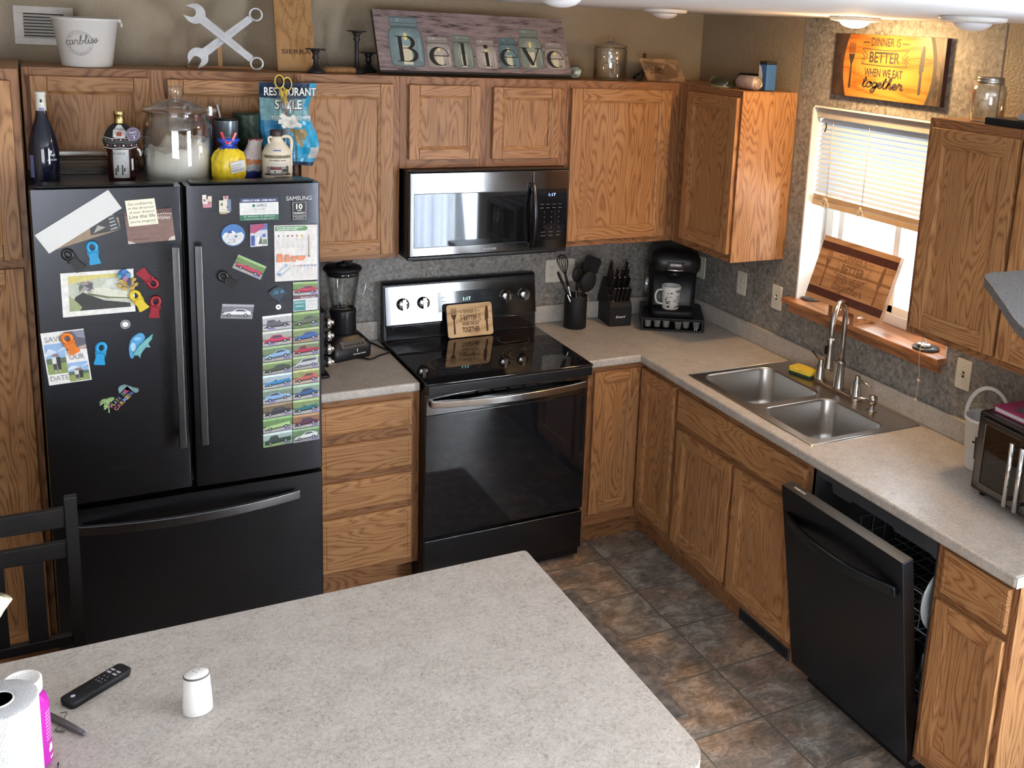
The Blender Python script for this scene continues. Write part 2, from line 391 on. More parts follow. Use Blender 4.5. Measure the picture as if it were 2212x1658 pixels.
def slate():
    m = bpy.data.materials.new('slate_tile_vinyl'); N, L, b = nodes(m)
    tc = N.new('ShaderNodeTexCoord'); sp = N.new('ShaderNodeSeparateXYZ'); L.new(tc.outputs['Object'], sp.inputs[0])
    fx = mth(N, L, 'DIVIDE', mth(N, L, 'ADD', sp.outputs[0], 0.825), 0.308); fy = mth(N, L, 'DIVIDE', mth(N, L, 'ADD', sp.outputs[1], 1.03), 0.311)
    def edge(f):
        fr = mth(N, L, 'FRACT', f); return mth(N, L, 'MINIMUM', fr, mth(N, L, 'SUBTRACT', 1.0, fr))
    d = mth(N, L, 'MINIMUM', edge(fx), edge(fy)); grout = mth(N, L, 'LESS_THAN', d, 0.012)
    cb = N.new('ShaderNodeCombineXYZ'); L.new(mth(N, L, 'FLOOR', fx), cb.inputs[0]); L.new(mth(N, L, 'FLOOR', fy), cb.inputs[1])
    wn = N.new('ShaderNodeTexWhiteNoise'); wn.noise_dimensions = '3D'; L.new(cb.outputs[0], wn.inputs['Vector'])
    off = N.new('ShaderNodeVectorMath'); off.operation = 'MULTIPLY_ADD'; off.inputs[1].default_value = (40, 40, 40)
    L.new(wn.outputs['Color'], off.inputs[0]); L.new(tc.outputs['Object'], off.inputs[2])
    n1 = N.new('ShaderNodeTexNoise'); n1.inputs['Scale'].default_value = 8; n1.inputs['Detail'].default_value = 8; n1.inputs['Roughness'].default_value = 0.70; n1.inputs['Distortion'].default_value = 0.75
    L.new(off.outputs[0], n1.inputs['Vector'])
    n2 = N.new('ShaderNodeTexNoise'); n2.inputs['Scale'].default_value = 3.5; n2.inputs['Detail'].default_value = 3; n2.inputs['Distortion'].default_value = 0.8
    L.new(off.outputs[0], n2.inputs['Vector'])
    mp = N.new('ShaderNodeMapping'); mp.inputs['Scale'].default_value = (13, 34, 13); mp.inputs['Rotation'].default_value = (0, 0, 0.9); L.new(off.outputs[0], mp.inputs[0])
    n4 = N.new('ShaderNodeTexNoise'); n4.inputs['Scale'].default_value = 1; n4.inputs['Detail'].default_value = 5; n4.inputs['Distortion'].default_value = 1.0; L.new(mp.outputs[0], n4.inputs['Vector'])
    rdg = mth(N, L, 'POWER', mth(N, L, 'SUBTRACT', 1.0, mth(N, L, 'ABSOLUTE', mth(N, L, 'SUBTRACT', mth(N, L, 'MULTIPLY', n4.outputs['Fac'], 2.0), 1.0))), 9.0)
    val = mth(N, L, 'ADD', n1.outputs['Fac'], mth(N, L, 'MULTIPLY', mth(N, L, 'SUBTRACT', rdg, 0.45), 0.13))
    r1 = N.new('ShaderNodeValToRGB'); e = r1.color_ramp.elements
    e[0].position = 0.33; e[0].color = (0.115, 0.097, 0.083, 1); e[1].position = 0.70; e[1].color = (0.50, 0.445, 0.39, 1)
    for ps, c in ((0.45, (0.21, 0.176, 0.147, 1)), (0.52, (0.27, 0.225, 0.185, 1)), (0.58, (0.37, 0.32, 0.27, 1))):
        x = e.new(ps); x.color = c
    L.new(val, r1.inputs['Fac'])
    r2 = N.new('ShaderNodeValToRGB'); e = r2.color_ramp.elements
    e[0].position = 0.40; e[0].color = (0.9, 0.95, 1.0, 1); e[1].position = 0.66; e[1].color = (1.18, 0.93, 0.74, 1)
    L.new(n2.outputs['Fac'], r2.inputs['Fac'])
    mx = N.new('ShaderNodeMix'); mx.data_type = 'RGBA'; mx.blend_type = 'MULTIPLY'; mx.inputs[0].default_value = 1
    L.new(r1.outputs['Color'], mx.inputs[6]); L.new(r2.outputs['Color'], mx.inputs[7])
    m2 = N.new('ShaderNodeMix'); m2.data_type = 'RGBA'; L.new(grout, m2.inputs[0]); L.new(mx.outputs[2], m2.inputs[6]); m2.inputs[7].default_value = (0.12, 0.105, 0.092, 1)
    L.new(m2.outputs[2], b.inputs['Base Color']); b.inputs['Roughness'].default_value = 0.42
    bp = N.new('ShaderNodeBump'); bp.inputs['Strength'].default_value = 0.5; bp.inputs['Distance'].default_value = 0.004
    L.new(mth(N, L, 'SUBTRACT', val, mth(N, L, 'MULTIPLY', grout, 0.35)), bp.inputs['Height']); L.new(bp.outputs[0], b.inputs['Normal'])
    return m
XL, YB = -6.2, -7.8
struct(MB(slate()).box(XL, 0.14, YB, 0.12, FZ - 0.1, FZ).build('floor'))
struct(MB(CEILM).box(XL, 0.14, YB, 0.12, CEIL, CEIL + 0.1).build('ceiling'))
struct(MB(PAINT).box(XL, 0.14, 0, 0.12, FZ, CEIL).build('wall_back'))
struct(MB(PAINT).box(XL - 0.12, XL, YB, 0.12, FZ, CEIL).build('wall_left'))
WY0, WY1, WZ0, WZ1 = -1.865, -0.934, 1.205, 2.10         # sink window opening
mb = MB(PAINT)
mb.box(0, 0.19, 0, WY1, FZ, CEIL).box(0, 0.19, WY1, WY0, FZ, WZ0).box(0, 0.19, WY1, WY0, WZ1, CEIL).box(0, 0.19, WY0, -3.9, FZ, CEIL)
mb.box(0, 0.19, -3.9, -5.6, 2.12, CEIL).box(0, 0.19, -3.9, -5.6, FZ, 0.02).box(0, 0.19, -5.6, YB, FZ, CEIL)
struct(mb.build('wall_right'))
mb = MB(PAINT)
mb.box(XL, -5.8, YB - 0.14, YB, FZ, CEIL).box(-5.8, -2.8, YB - 0.14, YB, 2.2, CEIL).box(-5.8, -2.8, YB - 0.14, YB, FZ, 0.6).box(-2.8, 0.14, YB - 0.14, YB, FZ, CEIL)
struct(mb.build('wall_front'))
# wallpaper: behind the worktops and up the window strip, with its butt joints
mb = MB(STONE)
for a, b in ((-2.2, -1.62), (-1.62, -1.465), (-1.465, -1.06), (-1.06, -0.46), (-0.46, -0.002)): mb.box(a + 0.0006, b - 0.0006, -0.003, -0.0002, 0.90, 1.42)
struct(mb.build('trim_1'))
mb = MB(STONE)
T = -0.003
for a, b in ((-0.004, -0.30), (-0.30, -0.52), (-0.52, -0.831)): mb.box(T, -0.0002, a - 0.0006, b + 0.0006, 0.90, 1.42)
mb.box(T, -0.0002, -0.8315, WY1, 0.90, CEIL - 0.001).box(T, -0.0002, WY0, -1.95, 0.90, CEIL - 0.001)
for a, b in ((WY1, -1.22), (-1.22, -1.53), (-1.53, WY0)): mb.box(T, -0.0002, a - 0.0006, b + 0.0006, WZ1 + 0.002, CEIL - 0.001)
mb.box(T, -0.0002, WY1, WY0, 0.90, WZ0 - 0.02).box(T, -0.0002, -1.951, -2.79, 0.90, 1.42)
struct(mb.build('trim_2'))

# window over the sink
w1 = thing('window_1', 'white sliding window over the sink, daylight behind its blind', 'window', (0.1, -1.4, WZ0)); w1['kind'] = 'structure'
mb = MB(M('reveal_white', (0.74, 0.73, 0.70), 0.6, 0, 0.03, 8, bump=0.3))
mb.box(-0.002, 0.13, WY1 - 0.008, WY1 + 0.0005, WZ0, WZ1).box(-0.002, 0.13, WY0 - 0.0005, WY0 + 0.008, WZ0, WZ1).box(-0.002, 0.13, WY0, WY1, WZ1 - 0.008, WZ1 + 0.0005)
mb.build('window_reveal', w1)
mb = MB(VINYL)
fx0, fx1 = 0.125, 0.188
mb.box(fx0, fx1, WY1 - 0.008, WY1 - 0.062, WZ0, WZ1).box(fx0, fx1, WY0, WY0 + 0.062, WZ0, WZ1).box(fx0, fx1, WY0, WY1, WZ1 - 0.06, WZ1).box(fx0, fx1, WY0, WY1, WZ0, WZ0 + 0.05)
mb.build('window_frame', w1, 0.004)
for nm, a, b, x in (('sash', -1.006, -1.425, 0.150), ('sash', -1.385, -1.79, 0.130)):
    mb = MB(VINYL)
    mb.box(x, x + 0.02, a, a - 0.035, WZ0 + 0.05, WZ1 - 0.06).box(x, x + 0.02, b, b + 0.035, WZ0 + 0.05, WZ1 - 0.06).box(x, x + 0.02, a, b, WZ0 + 0.05, WZ0 + 0.085).box(x, x + 0.02, a, b, WZ1 - 0.095, WZ1 - 0.06)
    sa = mb.build('sash', w1, 0.003)
    MB(PANE).box(x + 0.008, x + 0.012, a - 0.034, b + 0.034, WZ0 + 0.084, WZ1 - 0.094).build('pane', sa)
mb = MB(WSILL); mb.box(-0.055, 0.126, -0.893, -1.868, WZ0 - 0.02, WZ0 + 0.004)
mb.build('window_sill', w1, 0.006, 3)
mb = MB(WSILL); mb.box(-0.024, -0.003, -0.91, -1.85, WZ0 - 0.062, WZ0 - 0.021)
mb.build('sill_apron', w1, 0.003)

# blind
bl = thing('window_blind', 'white slatted blind, half raised in the sink window', 'blind', (0.035, -1.4, 2.09))
bx = 0.045; by0, by1 = -1.852, -0.948
MB(M('headrail_grey', (0.42, 0.40, 0.38), 0.5)).box(bx - 0.028, bx + 0.028, by0, by1, 2.046, 2.091).build('head_rail', bl, 0.003)
SLAT = bpy.data.materials.new('blind_slat_white'); N, L, b = nodes(SLAT)
b.inputs['Base Color'].default_value = (0.64, 0.68, 0.72, 1); b.inputs['Roughness'].default_value = 0.4
tl = N.new('ShaderNodeBsdfTranslucent'); tl.inputs[0].default_value = (0.72, 0.82, 0.92, 1); mx = N.new('ShaderNodeMixShader'); mx.inputs[0].default_value = 0.15
L.new(b.outputs[0], mx.inputs[1]); L.new(tl.outputs[0], mx.inputs[2]); L.new(mx.outputs[0], N['Material Output'].inputs[0])
mb = MB(SLAT); n = 15
for i in range(n):
    z = 2.033 - i * 0.0222
    a = radians(50); cx, sz = cos(a) * 0.0125, sin(a) * 0.0125
    pr = [(bx - cx, z - sz), (bx - cx * 0.2 - 0.002, z + 0.001), (bx + cx, z + sz), (bx + cx, z + sz + 0.001), (bx - cx * 0.2 - 0.003, z + 0.0022), (bx - cx, z - sz + 0.001)]
    mb.prism(pr, (0, by0 + 0.004, 0), X, Z, Y, by1 - by0 - 0.008)
mb.build('slats', bl)
mb = MB(M('blind_rail_lamplit_tan', (0.56, 0.40, 0.25), 0.45))  # tan has the lit lamp's brownish cast put into the packed slats' colour
for i in range(7): mb.box(bx - 0.013, bx + 0.013, by0 + 0.004, by1 - 0.004, 1.7015 - i * 0.0030, 1.7035 - i * 0.0030)
mb.box(bx - 0.015, bx + 0.015, by0 + 0.002, by1 - 0.002, 1.655, 1.680)
mb.build('bottom_rail', bl)
M('blind_cord', (0.62, 0.52, 0.38), 0.7)
for y in (-1.045, -1.275, -1.66):
    mb = MB(MATS['blind_cord'])
    mb.tube([(bx - 0.016, y, 2.05), (bx - 0.016, y, 1.69)], 0.0012, 5)
    for k in range(7): mb.tube(smooth_curve([(bx - 0.018, y + random.uniform(-.012, .02), 1.695), (bx - 0.03, y + random.uniform(-.03, .03), 1.675 + random.uniform(-.02, .01)), (bx - 0.02, y + random.uniform(-.03, .03), 1.66), (bx - 0.018, y, 1.685)], 5), 0.0016, 5)
    mb.build('ladder_cord', bl)
mb = MB(M('blind_cord', (0.62, 0.52, 0.38), 0.7))
mb.tube(smooth_curve([(0.02, -1.80, 2.05), (-0.02, -1.80, 1.6), (-0.062, -1.785, 1.25), (-0.058, -1.79, 1.12), (-0.05, -1.78, 1.012)], 8), 0.0013, 5)
mb.ball((-0.058, -1.79, 1.10), 0.006).ball((-0.05, -1.78, 1.016), 0.006)
mb.build('pull_cord', bl)
MB(BLACKM).tube([(0.0, -1.03, 2.03), (0.003, -1.03, 2.012), (-0.006, -1.032, 1.99)], 0.003, 6).build('tilt_hook', bl)

# the glazed side door beyond the worktop and its sheer curtains (it lights the room and shows in the microwave door)
w2 = thing('window_2', 'tall side window beyond the end of the worktop', 'window', (0.1, -4.75, 0.02)); w2['kind'] = 'structure'
mb = MB(VINYL)
for y in (-3.9, -4.72, -5.54): mb.box(0.06, 0.12, y, y - 0.06, 0.02, 2.12)
mb.box(0.06, 0.12, -3.9, -5.6, 0.02, 0.10).box(0.06, 0.12, -3.9, -5.6, 2.05, 2.12)
mb.build('window_frame', w2)
MB(PANE).box(0.088, 0.092, -3.95, -5.55, 0.09, 2.06).build('pane', w2)
SHEER = bpy.data.materials.new('sheer_curtain'); N, L, b = nodes(SHEER)
b.inputs['Base Color'].default_value = (0.72, 0.74, 0.80, 1); b.inputs['Roughness'].default_value = 0.9
tl = N.new('ShaderNodeBsdfTranslucent'); tl.inputs[0].default_value = (0.80, 0.83, 0.90, 1); tr = N.new('ShaderNodeBsdfTransparent')
mx = N.new('ShaderNodeMixShader'); mx.inputs[0].default_value = 0.6; L.new(b.outputs[0], mx.inputs[1]); L.new(tl.outputs[0], mx.inputs[2])
m2 = N.new('ShaderNodeMixShader'); m2.inputs[0].default_value = 0.14; L.new(mx.outputs[0], m2.inputs[1]); L.new(tr.outputs[0], m2.inputs[2]); L.new(m2.outputs[0], N['Material Output'].inputs[0])
for y0, y1, lb in ((-4.40, -5.02, 'sheer grey curtain in the middle of the side window'), (-5.1, -5.7, 'sheer grey curtain at the far side of the side window')):
    mb = MB(SHEER); k = 44; pts = [(-0.07 + 0.022 * sin(i * 1.1) + 0.01 * sin(i * 0.37), y0 + (y1 - y0) * i / k) for i in range(k + 1)]
    vs = [(x, y, 0.0) for x, y in pts] + [(x, y, 2.2) for x, y in pts]
    mb.add(vs, [(i, i + 1, k + 2 + i, k + 1 + i) for i in range(k)], 0, True)
    tag(mb.build('curtain'), lb, 'curtain')

# ------------------------------------------------------------------ cabinets
def fr_y(plane): return lambda u, w, z: (u, plane - w, z)           # fronts of the back-wall run face -y
def fr_x(plane): return lambda u, w, z: (plane - w, -u, z)          # fronts of the right-wall run face -x (u = -y)
def fbox(mb, F, u0, u1, w0, w1, z0, z1, mat):
    a, b = F(u0, w0, z0), F(u1, w1, z1); mb.box(a[0], b[0], a[1], b[1], a[2], b[2], mat)
def panel_door(F, u0, u1, z0, z1, par, hor, name='door', st=0.054, th=0.020):
    mb = MB([OZ, hor]); g = 0.0006
    fbox(mb, F, u0, u0 + st, 0.001, th, z0, z1, 0); fbox(mb, F, u1 - st, u1, 0.001, th, z0, z1, 0)
    fbox(mb, F, u0 + st + g, u1 - st - g, 0.001, th - 0.0004, z1 - st, z1, 1); fbox(mb, F, u0 + st + g, u1 - st - g, 0.001, th - 0.0004, z0, z0 + st, 1)
    i0, i1, j0, j1 = u0 + st, u1 - st, z0 + st, z1 - st; q = 0.010
    for a, b, mt in (((i0, j0, i0, j1), (i0 + q, j0 + q, i0 + q, j1 - q), 0), ((i1, j1, i1, j0), (i1 - q, j1 - q, i1 - q, j0 + q), 0), ((i0, j1, i1, j1), (i0 + q, j1 - q, i1 - q, j1 - q), 1), ((i1, j0, i0, j0), (i1 - q, j0 + q, i0 + q, j0 + q), 1)):
        vs = [F(a[0], th - 0.002, a[1]), F(a[2], th - 0.002, a[3]), F(b[2], th - 0.006, b[3]), F(b[0], th - 0.006, b[1])]
        vs2 = [F(b[0], th - 0.006, b[1]), F(b[2], th - 0.006, b[3]), F(b[2], th - 0.011, b[3]), F(b[0], th - 0.011, b[1])]
        mb.add(vs, [(0, 1, 2, 3)], mt); mb.add(vs2, [(0, 1, 2, 3)], mt)
    mb.add([F(i0 + q, th - 0.011, j0 + q), F(i1 - q, th - 0.011, j0 + q), F(i1 - q, th - 0.011, j1 - q), F(i0 + q, th - 0.011, j1 - q)], [(0, 1, 2, 3)], 0)
    return mb.build(name, par, 0.0022, 2)
def drawer_front(F, u0, u1, z0, z1, par, hor, name='drawer'):
    mb = MB([hor]); th = 0.019; e = 0.012
    def ring(d, w): return [F(u0 + d, w, z0 + d), F(u1 - d, w, z0 + d), F(u1 - d, w, z1 - d), F(u0 + d, w, z1 - d)]
    mb.loft([ring(0, 0.001), ring(0, 0.012), ring(0.006, th - 0.001), ring(e + 0.004, th), ring(e + 0.006, th - 0.0018), ring(e + 0.009, th - 0.0018), ring(e + 0.011, th)], 0, False)
    return mb.build(name, par)
def carcass(F, u0, u1, z0, z1, depth, hor, par, stiles, rails, toe=None, name='body'):
    """Box with a face frame; stiles and rails are (from, to) pairs."""
    mb = MB([FRZ, {OX: FRX, OY: FRY}[hor], OZ]); fbox(mb, F, u0, u1, -depth, -0.002, z0, z1, 2)
    for a, b in stiles: fbox(mb, F, a, b, -0.002, 0.0, z0, z1, 0)
    for a, b, c, d in rails: fbox(mb, F, a, b, -0.002, 0.0, c, d, 1)
    if toe is not None: fbox(mb, F, u0, u1, -depth, -toe, FZ + 0.001, z0 + 0.001, 1)
    return mb.build(name, par)
UD, UB, UT = 0.308, 1.371, 2.144
FY, FX = fr_y(-UD), fr_x(-UD)

c = thing('over_fridge_cabinet', 'shallow oak wall cabinet with two doors above the refrigerator', 'cabinet', (-2.6, -0.15, 1.76))
carcass(FY, -3.06, -2.126, 1.778, UT, UD - 0.002, OX, c, [(-3.06, -3.02), (-2.66, -2.575), (-2.165, -2.126)], [(-3.02, -2.66, 1.778, 1.80), (-2.575, -2.165, 1.778, 1.80), (-3.02, -2.66, 2.10, UT), (-2.575, -2.165, 2.10, UT)])
panel_door(FY, -3.037, -2.649, 1.79, 2.115, c, OX); panel_door(FY, -2.588, -2.152, 1.79, 2.112, c, OX)
c = thing('wall_cabinet', 'tall oak wall cabinet between refrigerator and microwave', 'cabinet', (-1.9, -0.15, UB))
carcass(FY, -2.1245, -1.694, UB, UT, UD - 0.002, OX, c, [(-2.1245, -2.085), (-1.735, -1.694)], [(-2.085, -1.735, UB, UB + 0.035), (-2.085, -1.735, 2.10, UT)])
panel_door(FY, -2.105, -1.726, 1.393, 2.111, c, OX)
c = thing('over_microwave_cabinet', 'short oak cabinet with two square doors above the microwave', 'cabinet', (-1.3, -0.15, 1.76))
carcass(FY, -1.6925, -0.9175, 1.757, UT, UD - 0.002, OX, c, [(-1.6925, -1.645), (-1.345, -1.272), (-0.96, -0.9175)], [(-1.645, -1.345, 1.757, 1.80), (-1.272, -0.96, 1.757, 1.80), (-1.645, -1.345, 2.10, UT), (-1.272, -0.96, 2.10, UT)])
panel_door(FY, -1.657, -1.340, 1.795, 2.111, c, OX, st=0.045); panel_door(FY, -1.279, -0.954, 1.793, 2.108, c, OX, st=0.045)
c = thing('wall_cabinet', 'wide single-door oak wall cabinet right of the microwave', 'cabinet', (-0.6, -0.15, UB))
carcass(FY, -0.916, -0.31, UB, UT, UD - 0.002, OX, c, [(-0.916, -0.885), (-0.385, -0.31)], [(-0.885, -0.385, UB, UB + 0.035), (-0.885, -0.385, 2.10, UT)])
panel_door(FY, -0.897, -0.366, 1.400, 2.110, c, OX)
c = thing('corner_wall_cabinet', 'oak wall cabinet with lamplit bare side, on window wall by the coffee maker', 'cabinet', (-0.15, -0.4, UB))
carcass(FX, 0.004, 0.8227, UB, UT, UD - 0.004, OY, c, [(0.335, 0.40), (0.80, 0.8227)], [(0.40, 0.80, UB, UB + 0.04), (0.40, 0.80, 2.10, UT)])
panel_door(FX, 0.405, 0.809, 1.408, 2.114, c, OY)
c = thing('wall_cabinet', 'oak wall cabinet right of the sink window', 'cabinet', (-0.15, -2.36, UB))
carcass(FX, 1.937, 2.80, UB, UT, UD - 0.004, OY, c, [(1.937, 1.98), (2.32, 2.375), (2.76, 2.80)], [(1.98, 2.32, UB, UB + 0.04), (2.375, 2.76, UB, UB + 0.04), (1.98, 2.32, 2.10, UT), (2.375, 2.76, 2.10, UT)])
panel_door(FX, 1.966, 2.337, 1.400, 2.113, c, OY); panel_door(FX, 2.356, 2.775, 1.400, 2.113, c, OY)

c = thing('pantry_cabinet', 'full-height oak pantry cabinet left of the refrigerator', 'cabinet', (-3.3, -0.3, FZ))
FP = fr_y(-0.61)
carcass(FP, -3.75, -3.068, 0.06, UT + 0.01, 0.605, OX, c, [(-3.75, -3.70), (-3.11, -3.068)], [(-3.70, -3.11, 0.06, 0.10), (-3.70, -3.11, 1.47, 1.54), (-3.70, -3.11, 2.10, UT + 0.01)], 0.07)
panel_door(FP, -3.73, -3.09, 1.52, 2.118, c, OX); panel_door(FP, -3.73, -3.09, 0.085, 1.49, c, OX)

# base cabinets
BD, BT, BZ = 0.61, 0.873, 0.085
BY, BX = fr_y(-BD), fr_x(-BD)
c = thing('drawer_cabinet', 'oak base cabinet of four drawers between refrigerator and range', 'cabinet', (-1.9, -0.3, FZ))
carcass(BY, -2.12, -1.694, BZ, BT, 0.605, OX, c, [(-2.12, -2.09), (-1.74, -1.694)], [(-2.09, -1.74, a, b) for a, b in ((BZ, 0.12), (0.345, 0.39), (0.505, 0.55), (0.67, 0.73), (0.835, BT))], 0.08)
for a, b in ((0.723, 0.842), (0.543, 0.678), (0.384, 0.513), (0.114, 0.354)): drawer_front(BY, -2.11, -1.729, a, b, c, OX)
c = thing('corner_base_cabinet', 'oak corner base cabinet with two doors meeting at right angles', 'cabinet', (-0.4, -0.4, FZ))
mb = MB([FRZ, FRX, FRY])
mb.box(-0.918, -0.004, -BD, -0.004, BZ, BT, 0).box(-BD, -0.004, -0.932, -BD, BZ, BT, 0)
mb.box(-0.918, -0.004, -0.53, -0.004, FZ + 0.001, BZ, 1).box(-0.53, -0.004, -0.932, -0.53, FZ + 0.001, BZ, 2)
mb.box(-0.918, -0.885, -BD - 0.002, -BD, BZ, BT, 0).box(-0.885, -0.61, -BD - 0.002, -BD, BZ, 0.14, 1).box(-0.885, -0.61, -BD - 0.002, -BD, 0.845, BT, 1)
mb.box(-BD - 0.002, -BD, -0.932, -0.62, BZ, 0.14, 2).box(-BD - 0.002, -BD, -0.932, -0.62, 0.845, BT, 2)
mb.build('body', c)
panel_door(BY, -0.873, -0.635, 0.143, 0.848, c, OX, st=0.05); panel_door(BX, 0.635, 0.918, 0.140, 0.845, c, OY, st=0.05)
c = thing('sink_base_cabinet', 'oak sink cabinet with two doors under a false drawer front', 'cabinet', (-0.3, -1.4, FZ))
mb = MB([FRZ, FRY])                                        # open-topped box: the bowls hang into it
for a, b, c0, c1, z0, z1 in ((0.934, 1.858, -BD + 0.003, -0.004, BZ, BZ + 0.018), (0.934, 0.95, -BD + 0.003, -0.004, BZ, BT), (1.842, 1.858, -BD + 0.003, -0.004, BZ, BT), (0.934, 1.858, -0.016, -0.004, BZ, BT), (0.934, 1.858, -0.53, -0.51, FZ + 0.001, BZ)): mb.box(c0, c1, -a, -b, z0, z1, 0)
for a, b, t_ in ((0.934, 0.97, BT), (1.36, 1.42, 0.655), (1.83, 1.858, BT)): fbox(mb, BX, a, b, -0.018, 0.0, BZ, t_, 0)
for a, b, z0, z1 in ((0.97, 1.36, BZ, 0.14), (1.42, 1.83, BZ, 0.14), (0.97, 1.83, 0.655, 0.71), (0.97, 1.83, 0.83, BT)): fbox(mb, BX, a, b, -0.018, 0.0, z0, z1, 1)
mb.build('body', c)
drawer_front(BX, 0.950, 1.836, 0.698, 0.840, c, OY, 'false_drawer_front')
panel_door(BX, 0.965, 1.372, 0.133, 0.668, c, OY); panel_door(BX, 1.405, 1.838, 0.122, 0.668, c, OY)
vt = MB([DGREY, BLACKM]); vt.box(-0.536, -0.5304, -1.398, -1.735, FZ + 0.004, 0.012, 0)
for i in range(26): vt.box(-0.5375, -0.536, -1.405 - i * 0.0126, -1.412 - i * 0.0126, FZ + 0.012, 0.004, 1)
tag(vt.build('toe_kick_vent'), 'dark slotted heat register in the toe kick under the sink cabinet', 'vent')
c = thing('end_base_cabinet', 'narrow oak base cabinet with drawer and door right of dishwasher', 'cabinet', (-0.3, -2.63, FZ))
carcass(BX, 2.478, 2.79, BZ, BT, 0.605, OY, c, [(2.478, 2.52), (2.76, 2.79)], [(2.52, 2.76, BZ, 0.14), (2.52, 2.76, 0.675, 0.72), (2.52, 2.76, 0.85, BT)], 0.08)
drawer_front(BX, 2.510, 2.768, 0.710, 0.856, c, OY); panel_door(BX, 2.506, 2.768, 0.130, 0.684, c, OY, st=0.052)

# worktops
def laminate():
    m = bpy.data.materials.new('speckled_laminate'); N, L, b = nodes(m)
    tc = N.new('ShaderNodeTexCoord')
    a = N.new('ShaderNodeTexNoise'); a.inputs['Scale'].default_value = 105; a.inputs['Detail'].default_value = 5; a.inputs['Roughness'].default_value = 0.75; a.inputs['Distortion'].default_value = 1.2
    c = N.new('ShaderNodeTexNoise'); c.inputs['Scale'].default_value = 18; c.inputs['Detail'].default_value = 3
    for n in (a, c): L.new(tc.outputs['Object'], n.inputs['Vector'])
    v = mth(N, L, 'ADD', mth(N, L, 'MULTIPLY', a.outputs['Fac'], 0.8), mth(N, L, 'MULTIPLY', c.outputs['Fac'], 0.2))
    rp = N.new('ShaderNodeValToRGB'); e = rp.color_ramp.elements
    e[0].position = 0.34; e[0].color = (0.235, 0.205, 0.180, 1); e[1].position = 0.64; e[1].color = (0.51, 0.475, 0.435, 1)
    x = e.new(0.48); x.color = (0.395, 0.358, 0.32, 1)
    L.new(v, rp.inputs['Fac']); L.new(rp.outputs['Color'], b.inputs['Base Color']); b.inputs['Roughness'].default_value = 0.36
    return m
LAM = laminate()
CZ, CT = 0.914, 0.039
def slab(name, xs, ys, skip, z0, z1, mat, bevel, parent=None):
    """Worktop from grid cells; shared edges are left out so only the outline gets an edge."""
    mb = MB(mat); nx, ny = len(xs), len(ys); on = lambda i, j: 0 <= i < nx - 1 and 0 <= j < ny - 1 and (i, j) not in skip
    vs = [(x, y, z) for z in (z0, z1) for y in ys for x in xs]; id_ = lambda i, j, k: k * nx * ny + j * nx + i; fs = []
    for i in range(nx - 1):
        for j in range(ny - 1):
            if not on(i, j): continue
            fs.append((id_(i, j, 1), id_(i + 1, j, 1), id_(i + 1, j + 1, 1), id_(i, j + 1, 1))); fs.append((id_(i, j, 0), id_(i, j + 1, 0), id_(i + 1, j + 1, 0), id_(i + 1, j, 0)))
            if not on(i, j - 1): fs.append((id_(i, j, 0), id_(i + 1, j, 0), id_(i + 1, j, 1), id_(i, j, 1)))
            if not on(i, j + 1): fs.append((id_(i + 1, j + 1, 0), id_(i, j + 1, 0), id_(i, j + 1, 1), id_(i + 1, j + 1, 1)))
            if not on(i - 1, j): fs.append((id_(i, j + 1, 0), id_(i, j, 0), id_(i, j, 1), id_(i, j + 1, 1)))
            if not on(i + 1, j): fs.append((id_(i + 1, j, 0), id_(i + 1, j + 1, 0), id_(i + 1, j + 1, 1), id_(i + 1, j, 1)))
    used = sorted({i for f in fs for i in f}); mp = {o: k for k, o in enumerate(used)}
    mb.add([vs[i] for i in used], [tuple(mp[i] for i in f) for f in fs]); return mb.build(name, parent, bevel, 3)
c = thing('worktop', 'short speckled laminate worktop between refrigerator and range', 'worktop', (-1.9, -0.3, CZ - CT))
MB(LAM).box(-2.14, -1.702, -0.645, -0.004, CZ - CT, CZ).build('counter_slab', c, 0.009, 3)
MB(LAM).box(-2.14, -1.702, -0.024, -0.004, CZ + 0.0004, 1.003).build('backsplash', c, 0.004, 2)
c = thing('worktop', 'long L-shaped speckled laminate worktop around the sink corner', 'worktop', (-0.4, -1.4, CZ - CT))
slab('counter_slab', [-0.923, -0.645, -0.560, -0.150, -0.004], [-2.795, -1.775, -0.990, -0.642, -0.004], {(0, 0), (0, 1), (0, 2), (2, 1)}, CZ - CT, CZ, LAM, 0.009, c)
mb = MB(LAM); mb.box(-0.923, -0.004, -0.024, -0.004, CZ + 0.0004, 1.003).box(-0.024, -0.0045, -2.795, -0.0245, CZ + 0.0004, 1.003); mb.build('backsplash', c, 0.004, 2)
MB(M('end_cap_white', (0.70, 0.70, 0.69), 0.4)).box(-0.640, -0.006, -2.7975, -2.7955, CZ - CT + 0.002, CZ - 0.003).build('end_cap', c)

# island
c = thing('kitchen_island', 'oak island cabinet carrying the big worktop in front', 'island', (-3.0, -2.5, FZ))
mb = MB([OZ, OX]); mb.box(-4.2, -1.93, -2.95, -2.32, BZ, CZ - CT - 0.001, 0).box(-4.2, -1.99, -2.88, -2.39, FZ + 0.001, BZ, 1); mb.build('body', c)
pl = [(-4.35, -3.06)] + circ(-1.946, -2.98, 0.08, 8, None, 270, 360) + circ(-1.878, -2.102, 0.012, 3, None, 0, 90) + [(-4.35, -2.09)]
iso = MB(LAM); iso.prism(pl, (0, 0, CZ - CT), X, Y, Z, CT)
tag(iso.build('island_worktop', None, 0.008, 3), 'big speckled laminate island top in the foreground', 'worktop')
rug = MB(M('grey_rug', (0.17, 0.15, 0.135), 0.95, 0, 0.5, 22, bump=0.8, bscale=300)); rug.box(-1.88, -1.078, -1.845, -0.90, FZ + 0.0005, FZ + 0.009)
tag(rug.build('rug', None, 0.003), 'worn grey runner rug on the floor beside the island', 'rug')

